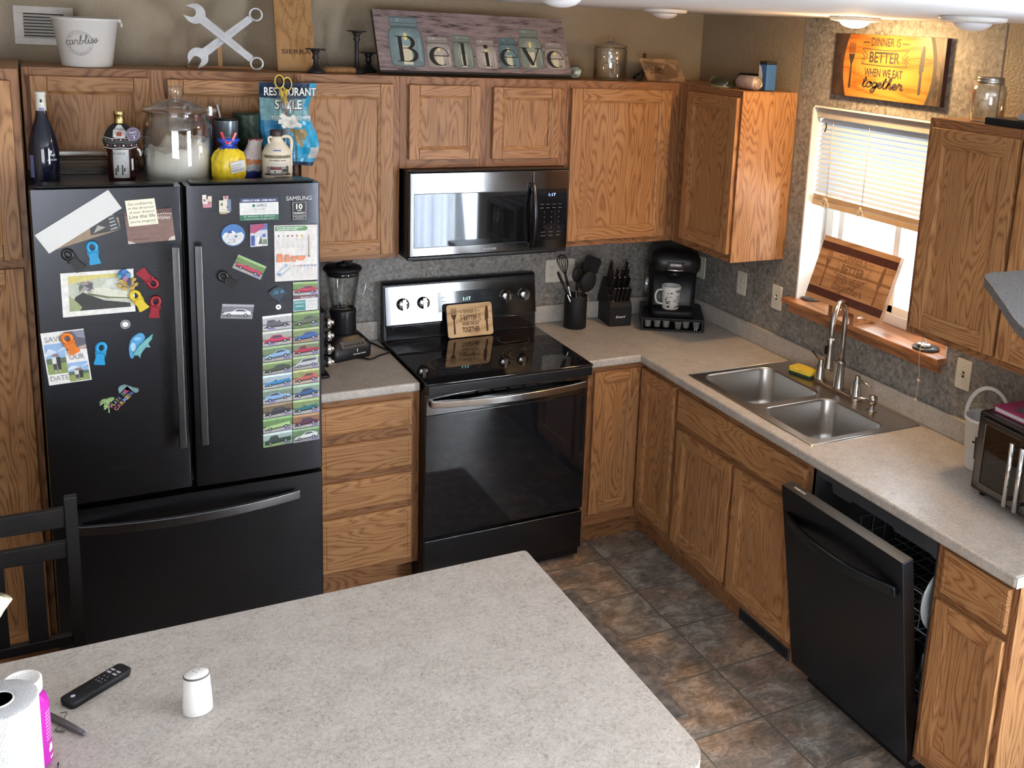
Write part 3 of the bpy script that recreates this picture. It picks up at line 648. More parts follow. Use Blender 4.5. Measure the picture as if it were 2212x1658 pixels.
# ------------------------------------------------------------------ refrigerator
fr = thing('refrigerator', 'black stainless french-door refrigerator covered in magnets', 'refrigerator', (-2.605, -0.45, FZ))
MB(DGREY).box(-3.048, -2.16, -0.735, -0.03, FZ + 0.02, 1.772).build('case', fr, 0.006)
def fridge_door(x0, x1, z0, z1):
    n = 12; pts = []
    for i in range(n + 1):                                   # very slightly crowned front with rounded sides
        t = i / n; pts.append((x0 + (x1 - x0) * t, -0.852 + 0.004 * (2 * t - 1) ** 2))
    poly = [(x0, -0.752)] + [(x0, -0.838), (x0 + 0.003, -0.847)] + pts[1:-1] + [(x1 - 0.003, -0.847), (x1, -0.838), (x1, -0.752)]
    mb = MB([BLKSS, BLACK]); mb.prism(poly, (0, 0, z0), X, Y, Z, z1 - z0); return mb
dl = fridge_door(-3.057, -2.6115, 0.705, 1.792).build('door', fr, 0.003)
dr = fridge_door(-2.5995, -2.1515, 0.700, 1.792).build('door', fr, 0.003)
fd = fridge_door(-3.06, -2.1515, 0.035, 0.682).build('freezer_drawer', fr, 0.003)
HND = brushed('handle_dark_steel', (0.15, 0.15, 0.155), 0.3, 'z')
for x, d in ((-2.642, dl), (-2.571, dr)):
    mb = MB(HND); mb.box(x - 0.013, x + 0.013, -0.908, -0.890, 0.876, 1.597).box(x - 0.008, x + 0.008, -0.891, -0.846, 0.905, 0.94).box(x - 0.008, x + 0.008, -0.891, -0.846, 1.53, 1.565)
    h = mb.build('handle', d, 0.004); h['label'] = 'straight vertical bar handle'
mb = MB(HND); k = 16
mb.tube([(-2.985 + 0.742 * i / k, -0.866 - 0.052 * (1 - (2 * i / k - 1) ** 2), 0.615) for i in range(k + 1)], 0.012, 4, 0, flat=(0.009, 0.017))
mb.box(-2.985, -2.965, -0.875, -0.846, 0.600, 0.630).box(-2.262, -2.243, -0.875, -0.846, 0.600, 0.630)
h = mb.build('handle', fd, 0.003); h['label'] = 'bowed horizontal bar handle'
mb = MB(BLACK); mb.box(-3.04, -2.63, -0.83, -0.76, 1.7925, 1.800).box(-2.58, -2.17, -0.83, -0.76, 1.7925, 1.800).box(-3.03, -2.93, -0.80, -0.70, 1.773, 1.795).box(-2.28, -2.18, -0.80, -0.70, 1.773, 1.795)
mb.build('hinge_cover', fr, 0.003)
FF = -0.8575
def fpan(bl, br, tl, t, face, side=None, y=FF, poly=None):
    """Panel on the refrigerator front from three corners given as (x, z)."""
    return Pan((bl[0], y, bl[1]), (br[0] - bl[0], 0, br[1] - bl[1]), (tl[0] - bl[0], 0, tl[1] - bl[1]), t, face, side, poly)
mb = MB(M('silver_lettering', (.50, .50, .50), .35)); mb.text('SAMSUNG', (-2.226, FF + 0.0035, 1.733), X, Z, 0.0145, w=0.088, bold=0.02); o = mb.build('lettering', dr); o['label'] = 'silver maker name lettering'
p = fpan((-2.250, 1.662), (-2.201, 1.662), (-2.250, 1.728), 0.0006, INK, y=FF + 0.003)
p.stroke([(.04, .03), (.96, .03), (.96, .97), (.04, .97)], 0.0012, WINK, True).text('10', .5, .60, .27, WINK, .45, bold=.03).text('YEAR', .5, .48, .07, WINK, .3).text('WARRANTY', .5, .33, .09, WINK, .8, bold=.02).rect(.08, .27, .92, .275, WINK).text('DIGITAL INVERTER', .5, .17, .06, WINK, .8).text('COMPRESSOR', .5, .08, .05, WINK, .6)
o = p.build('warranty_sticker', dr); o['label'] = 'black ten-year warranty sticker'

# ------------------------------------------------------------------ range
rg = thing('range', 'freestanding electric range with glass cooktop and steel control panel', 'range', (-1.31, -0.4, FZ))
RX0, RX1 = -1.692, -0.934
MB(BLACK).box(RX0, RX1, -0.655, -0.03, FZ + 0.02, 0.900).build('body', rg, 0.003)
mb = MB([BGLASS]); mb.box(RX0 - 0.004, RX1 + 0.004, -0.715, -0.105, 0.9165, 0.926)
ct = mb.build('cooktop', rg, 0.003)
MB(BLACK).box(RX0, RX1, -0.715, -0.10, 0.874, 0.9160).build('cooktop_frame', rg, 0.004)
RING = M('burner_ring_grey', (0.05, 0.05, 0.052), 0.3); mb = MB(RING)
for x, y, r in ((-1.535, -0.245, 0.075), (-1.12, -0.262, 0.075), (-1.500, -0.500, 0.112), (-1.500, -0.500, 0.075), (-1.150, -0.500, 0.118), (-1.150, -0.500, 0.085), (-1.31, -0.20, 0.05)):
    mb.stroke(circ(x, y, r, 48), 0.0015, (0, 0, 0.9265), X, Y, 0, True)
mb.build('burner_rings', ct)
od = MB([SSM, BGLASS]); od.box(RX0 + 0.002, RX1 - 0.002, -0.682, -0.657, 0.775, 0.868, 0).box(RX0 + 0.002, RX1 - 0.002, -0.682, -0.657, 0.222, 0.7745, 1)
od = od.build('oven_door', rg, 0.003)
mb = MB(BLACKM)
for i in range(7): mb.box(RX0 + 0.16 + i * 0.072, RX0 + 0.215 + i * 0.072, -0.6832, -0.6815, 0.851, 0.856)
mb.build('vent_slots', od)
mb = MB(SS); k = 16
mb.tube([(RX0 + 0.022 + (RX1 - RX0 - 0.044) * i / k, -0.694 - 0.045 * (1 - (2 * i / k - 1) ** 2), 0.829) for i in range(k + 1)], 0.01, 4, flat=(0.008, 0.015))
mb.box(RX0 + 0.018, RX0 + 0.034, -0.70, -0.680, 0.815, 0.843).box(RX1 - 0.034, RX1 - 0.018, -0.70, -0.680, 0.815, 0.843)
mb.build('handle', od, 0.003)
MB(BLKSS).box(RX0 + 0.002, RX1 - 0.002, -0.682, -0.657, 0.022, 0.205).build('storage_drawer', rg, 0.004)
mb = MB(BLACKM)
for x in (RX0 + 0.06, RX1 - 0.06): mb.lathe([(0.018, FZ), (0.018, 0.0)], (x, -0.60, 0), 10)
mb.build('levelling_feet', rg)
mb = MB(BLACK); mb.prism([(-0.03, 0.926), (-0.095, 0.926), (-0.088, 1.0), (-0.095, 1.003), (-0.068, 1.183), (-0.055, 1.192), (-0.03, 1.192)], (RX0, 0, 0), Y, Z, X, RX1 - RX0)
bg = mb.build('backguard', rg, 0.003)
MB(BGLASS).box(RX0 + 0.01, RX1 - 0.01, -0.098, -0.090, 0.931, 0.994).build('lower_trim', bg, 0.002)
tl = V3((0, 0.027, 0.18)).normalized(); O = V3((RX0 + 0.006, -0.0975, 1.001)); PW, PH = RX1 - RX0 - 0.012, 0.176
pp = Pan(O, X * PW, tl * PH, 0.006, SSM); panel = pp.build('control_panel', bg)
nrm = pp.N; front = lambda x, z, e=0.0: V3((x, O.y + (z - O.z) * 0.15, z)) + nrm * (0.006 + e)
dp = Pan(front(-1.437, 1.040), X * 0.276, tl * 0.095, 0.0012, M('display_glass', (0.03, 0.035, 0.04), 0.06))
DIG = M('clock_digits', (0.3, 0.75, 0.75), 0.4, emit=(0.35, 0.95, 0.9, 2.5))
dp.text('1:17', .52, .50, .17, DIG, .13)
for i in range(4):
    for j in range(3): dp.text('-', .80 + .05 * i, .25 + .22 * j, .2, RING, .02)
for j in range(3): dp.text('BAKE', .10, .30 + .2 * j, .06, RING, .07)
dp.build('clock_display', panel)
rotk = nrm.to_track_quat('Z', 'Y').to_matrix()
for x in (-1.605, -1.507, -1.092, -0.996):
    kc = front(x, 1.092)
    mb = MB([CHROME, BLACKM]); mb.lathe([(0.0285, 0.0), (0.0285, 0.006)], kc, 28, 1, True, rot=rotk); mb.lathe([(0.026, 0.005), (0.0265, 0.016), (0.024, 0.020), (0.0, 0.0205)], kc, 28, 0, True, rot=rotk)
    kb = mb.build('control_knob', panel)
    mb = MB([CHROME, BLACKM]); q = Pan(kc + nrm * 0.0195 - X * 0.0075 - tl * 0.024, X * 0.015, tl * 0.048, 0.008, CHROME); q.circ(.5, .85, .045, BLACKM); q.build('grip', kb)

# ------------------------------------------------------------------ microwave
mw = thing('microwave', 'over-the-range microwave with steel-framed mirror door', 'microwave', (-1.31, -0.2, 1.36))
MX0, MX1 = -1.681, -0.932
mb = MB(BLACK); mb.box(MX0, MX1, -0.372, -0.004, 1.372, 1.755).box(MX0 + 0.03, MX1 - 0.03, -0.36, -0.05, 1.360, 1.372); mb.build('body', mw, 0.003)
MB(BLACK).box(MX0, MX1, -0.396, -0.372, 1.372, 1.386).box(MX0, MX1, -0.396, -0.372, 1.752, 1.757).build('vent_strip', mw, 0.002)
mb = MB([SSM, BGLASS]); mb.box(MX0 + 0.004, -1.1145, -0.402, -0.373, 1.388, 1.750, 0)
dm = mb.build('door', mw, 0.004)
MWG = M('mirror_glass_door', (0.04, 0.043, 0.048), 0.03, 0.85, 0.02)
p = Pan((MX0 + 0.024, -0.4022, 1.428), X * 0.528, Z * 0.232, 0.0012, MWG); p.stroke([(0, 0), (1, 0), (1, 1), (0, 1)], 0.003, BLACK, True); p.build('door_glass', dm)
mb = MB(M('grey_lettering', (0.32, 0.32, 0.33), 0.4)); mb.text('SAMSUNG', (-1.312, -0.4024, 1.402), X, Z, 0.0095, w=0.062, bold=.02); mb.build('lettering', dm)
mb = MB([BLKSS, BLACK]); k = 14
mb.tube([(-1.119, -0.415 - 0.034 * (1 - (2 * i / k - 1) ** 2), 1.405 + 0.285 * i / k) for i in range(k + 1)], 0.01, 4, 0, flat=(0.014, 0.008))
mb.box(-1.132, -1.112, -0.418, -0.400, 1.402, 1.424, 1).box(-1.132, -1.112, -0.418, -0.400, 1.672, 1.694, 1)
mb.build('handle', dm, 0.004)
mb = MB([SSM]); mb.box(-1.112, MX1 - 0.002, -0.402, -0.373, 1.388, 1.750); cp = mb.build('control_panel', mw, 0.004)
p = Pan((-1.094, -0.4022, 1.430), X * 0.150, Z * 0.236, 0.0012, BGLASS)
MK = M('keypad_marks', (0.28, 0.28, 0.29), 0.5); MD = M('clock_blue', (0.2, 0.3, 0.9), 0.4, emit=(0.25, 0.45, 1.0, 3.0))
p.text('1:17', .52, .86, .055, MD, .22)
for j, row in enumerate((('', '', '', ''), ('', '', '', ''))):
    for i in range(4): p.rect(.14 + .2 * i, .70 - .07 * j, .25 + .2 * i, .706 - .07 * j, MK)
for j in range(4):
    for i, ch in enumerate('123456789*0#'[3 * j:3 * j + 3]): p.text(ch, .28 + .24 * i, .54 - .1 * j, .028, MK)
for i in range(3): p.rect(.18 + .26 * i, .16, .32 + .26 * i, .166, MK); p.rect(.18 + .26 * i, .09, .32 + .26 * i, .096, MK)
p.build('keypad', cp)

# ------------------------------------------------------------------ dishwasher, door hanging partly open
dw = thing('dishwasher', 'black stainless dishwasher, door ajar below the worktop', 'dishwasher', (-0.3, -2.17, FZ))
DY0, DY1 = -2.474, -1.864
TUB = M('tub_dark', (0.05, 0.05, 0.055), 0.35)
mb = MB(TUB); mb.box(-0.60, -0.02, DY1 - 0.012, DY1, 0.05, 0.868).box(-0.60, -0.02, DY0, DY0 + 0.012, 0.05, 0.868).box(-0.03, -0.02, DY0, DY1, 0.05, 0.868).box(-0.60, -0.02, DY0, DY1, 0.855, 0.868).box(-0.60, -0.02, DY0, DY1, 0.04, 0.052)
mb.build('tub', dw)
MB(DGREY).prism([(DY0 + 0.014, 0.855), (DY0 + 0.014, 0.79), (DY0 + 0.04, 0.80), (DY0 + 0.20, 0.80), (DY0 + 0.21, 0.812), (DY1 - 0.2, 0.812), (DY1 - 0.19, 0.80), (DY1 - 0.1, 0.80), (DY1 - 0.09, 0.83), (DY1 - 0.014, 0.83), (DY1 - 0.014, 0.855)], (-0.602, 0, 0), Y, Z, X, 0.03).build('top_strip', dw, 0.002)
MB(BLACK).box(-0.54, -0.10, DY0, DY1, FZ + 0.002, 0.039).build('toe_panel', dw)
RW = M('rack_wire', (0.42, 0.43, 0.45), 0.35, 0.5)
for nm, z, zz in (('lower_rack', 0.16, 0.13), ('upper_rack', 0.50, 0.13)):
    mb = MB(RW); y0, y1, x0, x1 = DY0 + 0.03, DY1 - 0.03, -0.575, -0.06
    for h in (0, zz * 0.5, zz): mb.tube([(x0, y0, z + h), (x1, y0, z + h), (x1, y1, z + h), (x0, y1, z + h)], 0.0022, 5, 0, True)
    for i in range(14):
        y = y0 + (y1 - y0) * i / 13; mb.tube([(x0, y, z + zz), (x0, y, z), (x1, y, z), (x1, y, z + zz)], 0.0018, 5)
    for i in range(9):
        x = x0 + (x1 - x0) * i / 8; mb.tube([(x, y0, z + zz), (x, y0, z), (x, y1, z), (x, y1, z + zz)], 0.0018, 5)
    mb.build(nm, dw)
pr = [(0.0, 0.0), (0.06, 0.002), (0.085, 0.010), (0.125, 0.020), (0.126, 0.023), (0.085, 0.014), (0.0, 0.006)]
for y, lb in ((-2.425, 'pale plate standing in the upper rack of the dishwasher'),):
    mb = MB(M('pale_ceramic', (0.40, 0.42, 0.42), 0.25)); mb.lathe(pr, (-0.50, y, 0.625), 32, rot=Matrix.Rotation(radians(90), 3, 'X')); tag(mb.build('plate'), lb, 'plate')
mb = MB(PLASTIC); mb.lathe([(0.030, 0.0), (0.036, 0.10), (0.034, 0.10), (0.028, 0.004)], (-0.545, -2.415, 0.33), 20, sx=1, sy=1); tag(mb.build('tumbler'), 'clear tumbler low in the dishwasher rack', 'tumbler')
ddh = bpy.data.objects.new('door', None); COL.objects.link(ddh); ddh.parent = dw
ddh.location = V3((-0.612, 0, 0.062)) - V3(dw.location); ddh.rotation_euler = (0, -radians(9.8), 0)
mb = MB([BLKSSY]); mb.box(-0.018, 0.030, DY0, DY1, 0.0, 0.770); mb.build('door_panel', ddh, 0.004, local=True)
mb = MB([DGREY]); mb.box(0.0305, 0.048, DY0 + 0.02, DY1 - 0.02, 0.03, 0.745); mb.build('inner_liner', ddh, 0.008, 3, local=True)
mb = MB([BLKSSY]); k = 16
mb.tube([(-0.020 - 0.046 * (1 - (2 * i / k - 1) ** 2), DY1 - 0.03 + (DY0 - DY1 + 0.06) * i / k, 0.655) for i in range(k + 1)], 0.01, 4, flat=(0.008, 0.017))
mb.box(-0.032, -0.017, DY0 + 0.026, DY0 + 0.046, 0.640, 0.670).box(-0.032, -0.017, DY1 - 0.046, DY1 - 0.026, 0.640, 0.670)
mb.build('handle', ddh, 0.003, local=True)
mb = MB(WINK); mb.text('SAMSUNG', (0.004, DY1 - 0.075, 0.7704), -Y, X, 0.0085, w=0.062, bold=.02); mb.build('lettering', ddh, local=True)

# ------------------------------------------------------------------ sink and taps
sk = thing('sink', 'double-bowl stainless steel drop-in sink in the worktop', 'sink', (-0.31, -1.385, CZ))
SX0, SX1, SY0, SY1 = -0.584, -0.040, -1.806, -0.964
mb = MB(SINKSS); zt = CZ + 0.004
def cell(outer, inner):
    """Flat rim between a rectangle and a rounded hole: both are sampled by angle."""
    n = len(inner); cx = (outer[0] + outer[1]) / 2; cy = (outer[2] + outer[3]) / 2; hx = (outer[1] - outer[0]) / 2; hy = (outer[3] - outer[2]) / 2; ro = []
    for x, y in inner:
        dx, dy = x - cx, y - cy; t = min(hx / abs(dx) if abs(dx) > 1e-9 else 9e9, hy / abs(dy) if abs(dy) > 1e-9 else 9e9); ro.append((cx + dx * t, cy + dy * t, zt))
    mb.add(ro + [(x, y, zt) for x, y in inner], [(i, (i + 1) % n, n + (i + 1) % n, n + i) for i in range(n)], 0, False)
bowls = []
for y0, y1, oy0, oy1 in ((-1.382, -0.998, -1.402, SY1), (-1.774, -1.424, SY0, -1.402)):
    inner = rrect(-0.548, -0.172, y0, y1, 0.06, 8); cell((SX0, -0.150, oy0, oy1), inner); bowls.append((y0, y1))
mb.add([(-0.150, SY0, zt), (SX1, SY0, zt), (SX1, SY1, zt), (-0.150, SY1, zt)], [(0, 1, 2, 3)])
o4 = rrect(SX0, SX1, SY0, SY1, 0.004, 1); n = len(o4)
lo = [(x + (0.005 if x > -0.3 else -0.005), y + (0.005 if y > -1.38 else -0.005), CZ + 0.0005) for x, y in o4]
mb.loft([lo, [(x, y, zt) for x, y in o4]], 0, True, False, False)
mb.tube([(x, y, zt - 0.001) for x, y in o4], 0.0035, 6, 0, True)
rim = mb.build('rim', sk)
for y0, y1 in bowls:
    mb = MB(SINKSS)
    R = lambda d, z, r: [(x, y, z) for x, y in rrect(-0.548 + d, -0.172 - d, y0 + d, y1 - d, r, 8)]
    mb.loft([R(0, zt, .06), R(.003, zt - .003, .058), R(.006, zt - .01, .055), R(.014, .775, .055), R(.02, .75, .055), R(.034, .737, .06), R(.06, .732, .06), R(.12, .730, .04)], 0, True, False, True)
    bo = mb.build('bowl', sk)
    mb = MB([CHROME, BLACKM]); mb.lathe([(0.043, 0.7305), (0.041, 0.733), (0.03, 0.7315)], (-0.36, (y0 + y1) / 2, 0), 24); mb.lathe([(0.028, 0.7312), (0.0, 0.7313)], (-0.36, (y0 + y1) / 2, 0), 18, 1); mb.build('drain', bo)

fc = thing('faucet', 'brushed nickel high-arc pull-down faucet behind the sink bowls', 'faucet', (-0.09, -1.377, zt))
pl = [(x - 0.0, y) for x, y in rrect(-0.117, -0.063, -1.515, -1.225, 0.026, 6)]
mb = MB(NICKEL); mb.loft([[(x, y, zt + 0.0005) for x, y in pl], [(x, y, zt + 0.008) for x, y in pl], [(-0.09 + (x + 0.09) * 0.85, -1.37 + (y + 1.37) * 0.97, zt + 0.014) for x, y in pl]]); mb.build('deck_plate', fc)
mb = MB(NICKEL); mb.lathe([(0.0275, zt + 0.013), (0.026, zt + 0.02), (0.021, zt + 0.075), (0.0185, zt + 0.128), (0.0195, zt + 0.135), (0.014, zt + 0.137)], (-0.09, -1.377, 0))
d = V3((-0.862, -0.507, 0)).normalized(); R_ = 0.083; b0 = V3((-0.09, -1.377, 0))
pts = [b0 + Z * (zt + 0.13), b0 + Z * 1.12, b0 + Z * 1.20, b0 + Z * 1.235]
pts += [b0 + d * (R_ - R_ * cos(t)) + Z * (1.245 + R_ * sin(t)) for t in [pi * i / 14 for i in range(0, 15)]] + [b0 + d * (2 * R_) + Z * 1.215, b0 + d * (2 * R_ + 0.002) + Z * 1.19]
mb.tube(pts, 0.0125, 14); mb.build('spout', fc)
e0 = b0 + d * (2 * R_ + 0.002)
mb = MB([NICKEL, BLACKM]); mb.lathe([(0.0135, 1.195), (0.016, 1.19), (0.0155, 1.165), (0.0165, 1.12), (0.0215, 1.072), (0.0225, 1.058), (0.018, 1.056)], (e0.x, e0.y, 0)); mb.box(e0.x - 0.024, e0.x - 0.016, e0.y - 0.006, e0.y + 0.006, 1.13, 1.165, 1); mb.build('spray_head', fc)
for y, dd in ((-1.253, V3((0.035, 0.105, 0.012))), (-1.487, V3((-0.01, -0.092, -0.006)))):
    mb = MB(NICKEL); mb.lathe([(0.0255, zt + 0.013), (0.024, zt + 0.02), (0.017, zt + 0.07), (0.0145, zt + 0.078), (0.0115, zt + 0.082), (0.0115, zt + 0.10), (0.009, zt + 0.104)], (-0.09, y, 0))
    a = V3((-0.09, y, zt + 0.093)); mb.tube([a, a + dd * 0.4, a + dd], [0.0055, 0.0055, 0.0045], 8); mb.build('lever_handle', fc)
sp = thing('soap_dispenser', 'small nickel soap pump on the sink deck right of the faucet', 'soap dispenser', (-0.117, -1.616, zt))
mb = MB(NICKEL); mb.lathe([(0.021, zt + 0.0005), (0.021, zt + 0.004), (0.013, zt + 0.008), (0.0125, zt + 0.03)], (-0.117, -1.616, 0)); mb.build('collar', sp)
mb = MB(NICKEL); mb.lathe([(0.018, zt + 0.031), (0.019, zt + 0.05), (0.018, zt + 0.063), (0.0, zt + 0.066)], (-0.117, -1.616, 0)); mb.tube([(-0.117, -1.61, zt + 0.048), (-0.15, -1.575, zt + 0.046), (-0.165, -1.56, zt + 0.040)], [0.006, 0.005, 0.004], 8); mb.build('pump_head', sp)
sg = MB([M('sponge_yellow', (0.80, 0.60, 0.06), 0.95, 0, 0.25, 160, bump=1.0, bscale=500), M('scour_pad_green', (0.02, 0.05, 0.03), 0.95)])
k = 8; top = []
sg.T = Matrix.Translation((-0.098, -1.152, zt)) @ Matrix.Rotation(radians(-76), 4, 'Z')
sg.loft([[(x + 0.004 * sin(x * 60), y, z) for x, y in rrect(-.062, .062, -.036, .036, .012, 4)] for z in (0.013, 0.018, 0.033)], 0, True)
sg.loft([[(x, y, z) for x, y in rrect(-.060, .060, -.035, .035, .012, 4)] for z in (0.0005, 0.0128)], 1, True); sg.T = None
tag(sg.build('sponge', None, 0.003), 'yellow sponge with dark scouring pad lying on the back of the sink', 'sponge')

# ------------------------------------------------------------------ shared artwork
SCRIPT = {   # single-stroke cursive letters: strokes of points, advance width
    't': ([[(.0, .1), (.12, .5), (.2, 1.0), (.1, .3), (.12, .05), (.25, .0), (.36, .12)], [(.0, .66), (.34, .70)]], .34),
    'o': ([[(.30, .55), (.12, .5), (.02, .25), (.14, .0), (.30, .08), (.38, .32), (.28, .54), (.24, .44), (.48, .42)]], .44),
    'g': ([[(.34, .48), (.16, .52), (.03, .25), (.14, .02), (.30, .16), (.38, .5), (.28, -.25), (.12, -.46), (-.04, -.34), (.12, -.12), (.44, .12)]], .42),
    'e': ([[(.0, .12), (.2, .26), (.3, .44), (.18, .54), (.06, .3), (.14, .02), (.28, .02), (.40, .16)]], .37),
    'h': ([[(.0, .1), (.16, .5), (.28, .95), (.20, 1.02), (.1, .6), (.04, .0), (.12, .36), (.24, .5), (.30, .36), (.26, .06), (.34, .0), (.44, .12)]], .42),
    'r': ([[(.0, .12), (.12, .5), (.16, .58), (.2, .44), (.34, .48), (.28, .1), (.36, .0), (.5, .14)]], .46),
    'c': ([[(.34, .46), (.2, .55), (.05, .3), (.12, .02), (.26, .0), (.42, .14)]], .38),
    'a': ([[(.34, .48), (.16, .52), (.03, .25), (.12, .0), (.28, .12), (.36, .5), (.34, .08), (.42, .02), (.5, .14)]], .46),
    'b': ([[(.0, .12), (.14, .5), (.24, .95), (.16, 1.02), (.08, .5), (.06, .05), (.2, .0), (.32, .2), (.24, .42), (.3, .38), (.48, .40)]], .44),
    'l': ([[(.0, .12), (.16, .5), (.26, .95), (.18, 1.02), (.1, .5), (.1, .05), (.2, .0), (.32, .14)]], .28),
    'i': ([[(.0, .14), (.12, .5), (.08, .1), (.16, .0), (.28, .14)], [(.16, .72), (.19, .76)]], .24),
    's': ([[(.0, .1), (.2, .6), (.24, .3), (.16, .02), (.02, .06), (.2, .1), (.40, .4)]], .32),
}
def script(pan, word, x, y, h, wid, w, mat):
    """Cursive word: x, y and w, h in panel shares (h = x-height doubled), stroke wid in metres."""
    tot = sum(SCRIPT[c][1] for c in word); cx = x - w / 2; k = w / tot
    for ch in word:
        for st in SCRIPT[ch][0]:
            p = smooth_curve(st, 5); n = len(p)
            pan.stroke([(cx + a * k + b * h * 0.22 * pan.h / pan.w, y + b * h) for a, b in p], [wid * (0.65 + 0.5 * abs(sin(pi * 2.5 * i / n))) for i in range(n)], mat)
        cx += SCRIPT[ch][1] * k
def fork(pan, cx, cy, h, w, mat, tilt=0.0):
    H = h; T = lambda pts: [(cx + a * w + tilt * b * H, cy + b * H) for a, b in pts]
    pan.poly(T([(-.14, -.5), (.14, -.5), (.20, -.44), (.12, 0.02), (.30, .1), (.5, .2), (.5, .24), (-.5, .24), (-.5, .2), (-.30, .1), (-.12, 0.02), (-.20, -.44)]), mat)
    for i in range(4): pan.poly(T([(-.5 + .293 * i, .235), (-.5 + .293 * i + .12, .235), (-.5 + .293 * i + .12, .48), (-.5 + .293 * i + .06, .5), (-.5 + .293 * i, .48)]), mat)
def knife(pan, cx, cy, h, w, mat, tilt=0.0):
    T = lambda pts: [(cx + a * w + tilt * b * h, cy + b * h) for a, b in pts]
    pan.poly(T([(-.3, -.46), (-.1, -.5), (.25, -.48), (.3, -.44), (.25, -.02), (.5, .0), (.5, .42), (.3, .5), (.0, .49), (-.3, .36), (-.5, .1), (-.45, -.06), (-.25, -.08)]), mat)
def banner(pan, cx, cy, w, h, wid, mat):
    a, b = w / 2, h / 2; q = .16 * w
    pan.segs([(cx - a, cy + b * 1.05), (cx, cy + b * 0.9), (cx + a, cy + b * 1.05), (cx + a - q * .8, cy + b * .1), (cx + a, cy - b * .95), (cx, cy - b * 1.08), (cx - a, cy - b * .95), (cx - a + q * .8, cy + b * .1)], wid, mat, True)
    for sgn in (-1, 1):
        for d in (0.0,): pan.segs([(cx + sgn * a * (1.0 + d), cy + b * .45), (cx + sgn * (a * (1.0 + d) - q * .45), cy), (cx + sgn * a * (1.0 + d), cy - b * .45)], wid, mat)
def dinner(pan, par, mat, last='script', f=(.14, .5), k=(.86, .5), fh=.72, fw=.075, x0=.5, sc=1.0, ys=(.77, .52, .33, .15), wd=0.004, hs=1.0):
    q = sub_pan(pan, 'lettering', par); w = .44 * sc
    q.text('DINNER IS', x0, ys[0], .105 * hs, mat, w * .66, bold=.016)
    q.stroke([(x0 - w * .52, ys[0] + .05), (x0 - w * .37, ys[0] + .05)], wd, mat); q.stroke([(x0 + w * .37, ys[0] + .05), (x0 + w * .52, ys[0] + .05)], wd, mat)
    banner(q, x0, ys[1] + .065 * hs, w * 1.04, .20 * hs, wd * .7, mat); q.text('BETTER', x0, ys[1], .135 * hs, mat, w * .68, bold=.022)
    q.text('WHEN WE EAT', x0, ys[2], .10 * hs, mat, w * .86, bold=.024)
    if last == 'script': script(q, 'together', x0, ys[3], .13 * hs, wd * 1.25 * hs, w * .92, mat)
    else: q.text('TOGETHER', x0, ys[3], .15, mat, w * .88, bold=.03)
    o = q.build('lettering', par); q = sub_pan(pan, 'f', par); fork(q, f[0], f[1], fh, fw, mat); q.build('fork_motif', par)
    q = sub_pan(pan, 'k', par); knife(q, k[0], k[1], fh, fw * .75, mat); q.build('knife_motif', par); return o

# ------------------------------------------------------------------ on the range and its worktops
t = thing('cutting_board', 'small pale wooden sign board with fork and knife leaning on the range control panel', 'sign board', (-1.29, -0.14, 0.9265))
O = V3((-1.408, -0.150, 0.9268)); lean = V3((0, 0.040, 0.150)); rr = [((x), (y)) for x, y in rrect(0, 1, 0, 1, 0.07, 5)]
p = Pan(O, X * 0.226, lean, 0.012, MAPLE, BLACKM, rr); p.build('board', t)
dinner(p, t, BURN, 'caps', (.15, .5), (.87, .5), .80, .11, .51, 1.0, (.71, .50, .34, .14), .0028)

b = thing('blender', 'black countertop blender with clear jar beside the refrigerator', 'blender', (-1.905, -0.185, CZ), (0, 0, radians(16)))
mb = MB([BLACK]); q = lambda w, d, z, r: [(x, y, z) for x, y in rrect(-w, w, -d, d, r, 5)]
mb.loft([q(.094, .085, .001, .02), q(.096, .087, .012, .022), q(.096, .087, .058, .022), q(.088, .070, .075, .022), q(.066, .062, .100, .03), q(.060, .058, .108, .04)]); mb.build('motor_base', b, local=True)
mb = MB([M('panel_silver', (0.30, 0.30, 0.31), 0.3, 0.8), INK, WINK]); O = V3((-.055, -.0885, .056)); vv = V3((0, .030, .030))
pn = Pan(O, X * .118, vv, .004, MATS['panel_silver']); pn.text('ON  PULSE  ICE', .5, .6, .14, INK, .7)
for i in range(7): pn.rect(.1 + .12 * i, .15, .18 + .12 * i, .42, INK)
pn.build('button_panel', b, True)
mb = MB([WINK]); mb.text('Hamilton Beach', (0.03, -.0882, .022), X, Z, .006, w=.062, bold=.02); mb.box(0.018, 0.021, -.0892, -.087, .034, .048); mb.build('lettering', b, local=True)
mb = MB([BLACK]); mb.lathe([(.056, .106), (.058, .112), (.056, .175), (.058, .205), (.055, .215), (.050, .215), (.050, .206)], seg=28); mb.build('jar_collar', b, local=True)
mb = MB([GLASS]); mb.lathe([(.046, .208), (.050, .215), (.072, .372), (.0735, .385), (.070, .385), (.068, .372), (.047, .225), (.02, .214)], seg=32)
mb.tube(smooth_curve([(.069, 0, .365), (.105, 0, .360), (.118, 0, .335), (.108, 0, .275), (.085, 0, .245), (.060, 0, .242)], 6), .0065, 8); mb.build('glass_jar', b, local=True)
mb = MB([CHROME]); 
for a in range(4): mb.tube([(0, 0, .216), (.02 * cos(a * pi / 2), .02 * sin(a * pi / 2), .222), (.03 * cos(a * pi / 2), .03 * sin(a * pi / 2), .236)], [.004, .004, .002], 4)
mb.build('blades', b, local=True)
mb = MB([BLACKM]); mb.lathe([(.069, .365), (.070, .384), (.080, .386), (.083, .394), (.078, .402), (.04, .404), (0.0, .405)], seg=30); mb.lathe([(.024, .404), (.024, .418), (.0, .419)]); mb.prism([(-.01, .404), (.035, .404), (.052, .445), (.035, .447), (.015, .435)], (0, .012, 0), X, Z, -Y, .024); mb.build('lid', b, local=True)
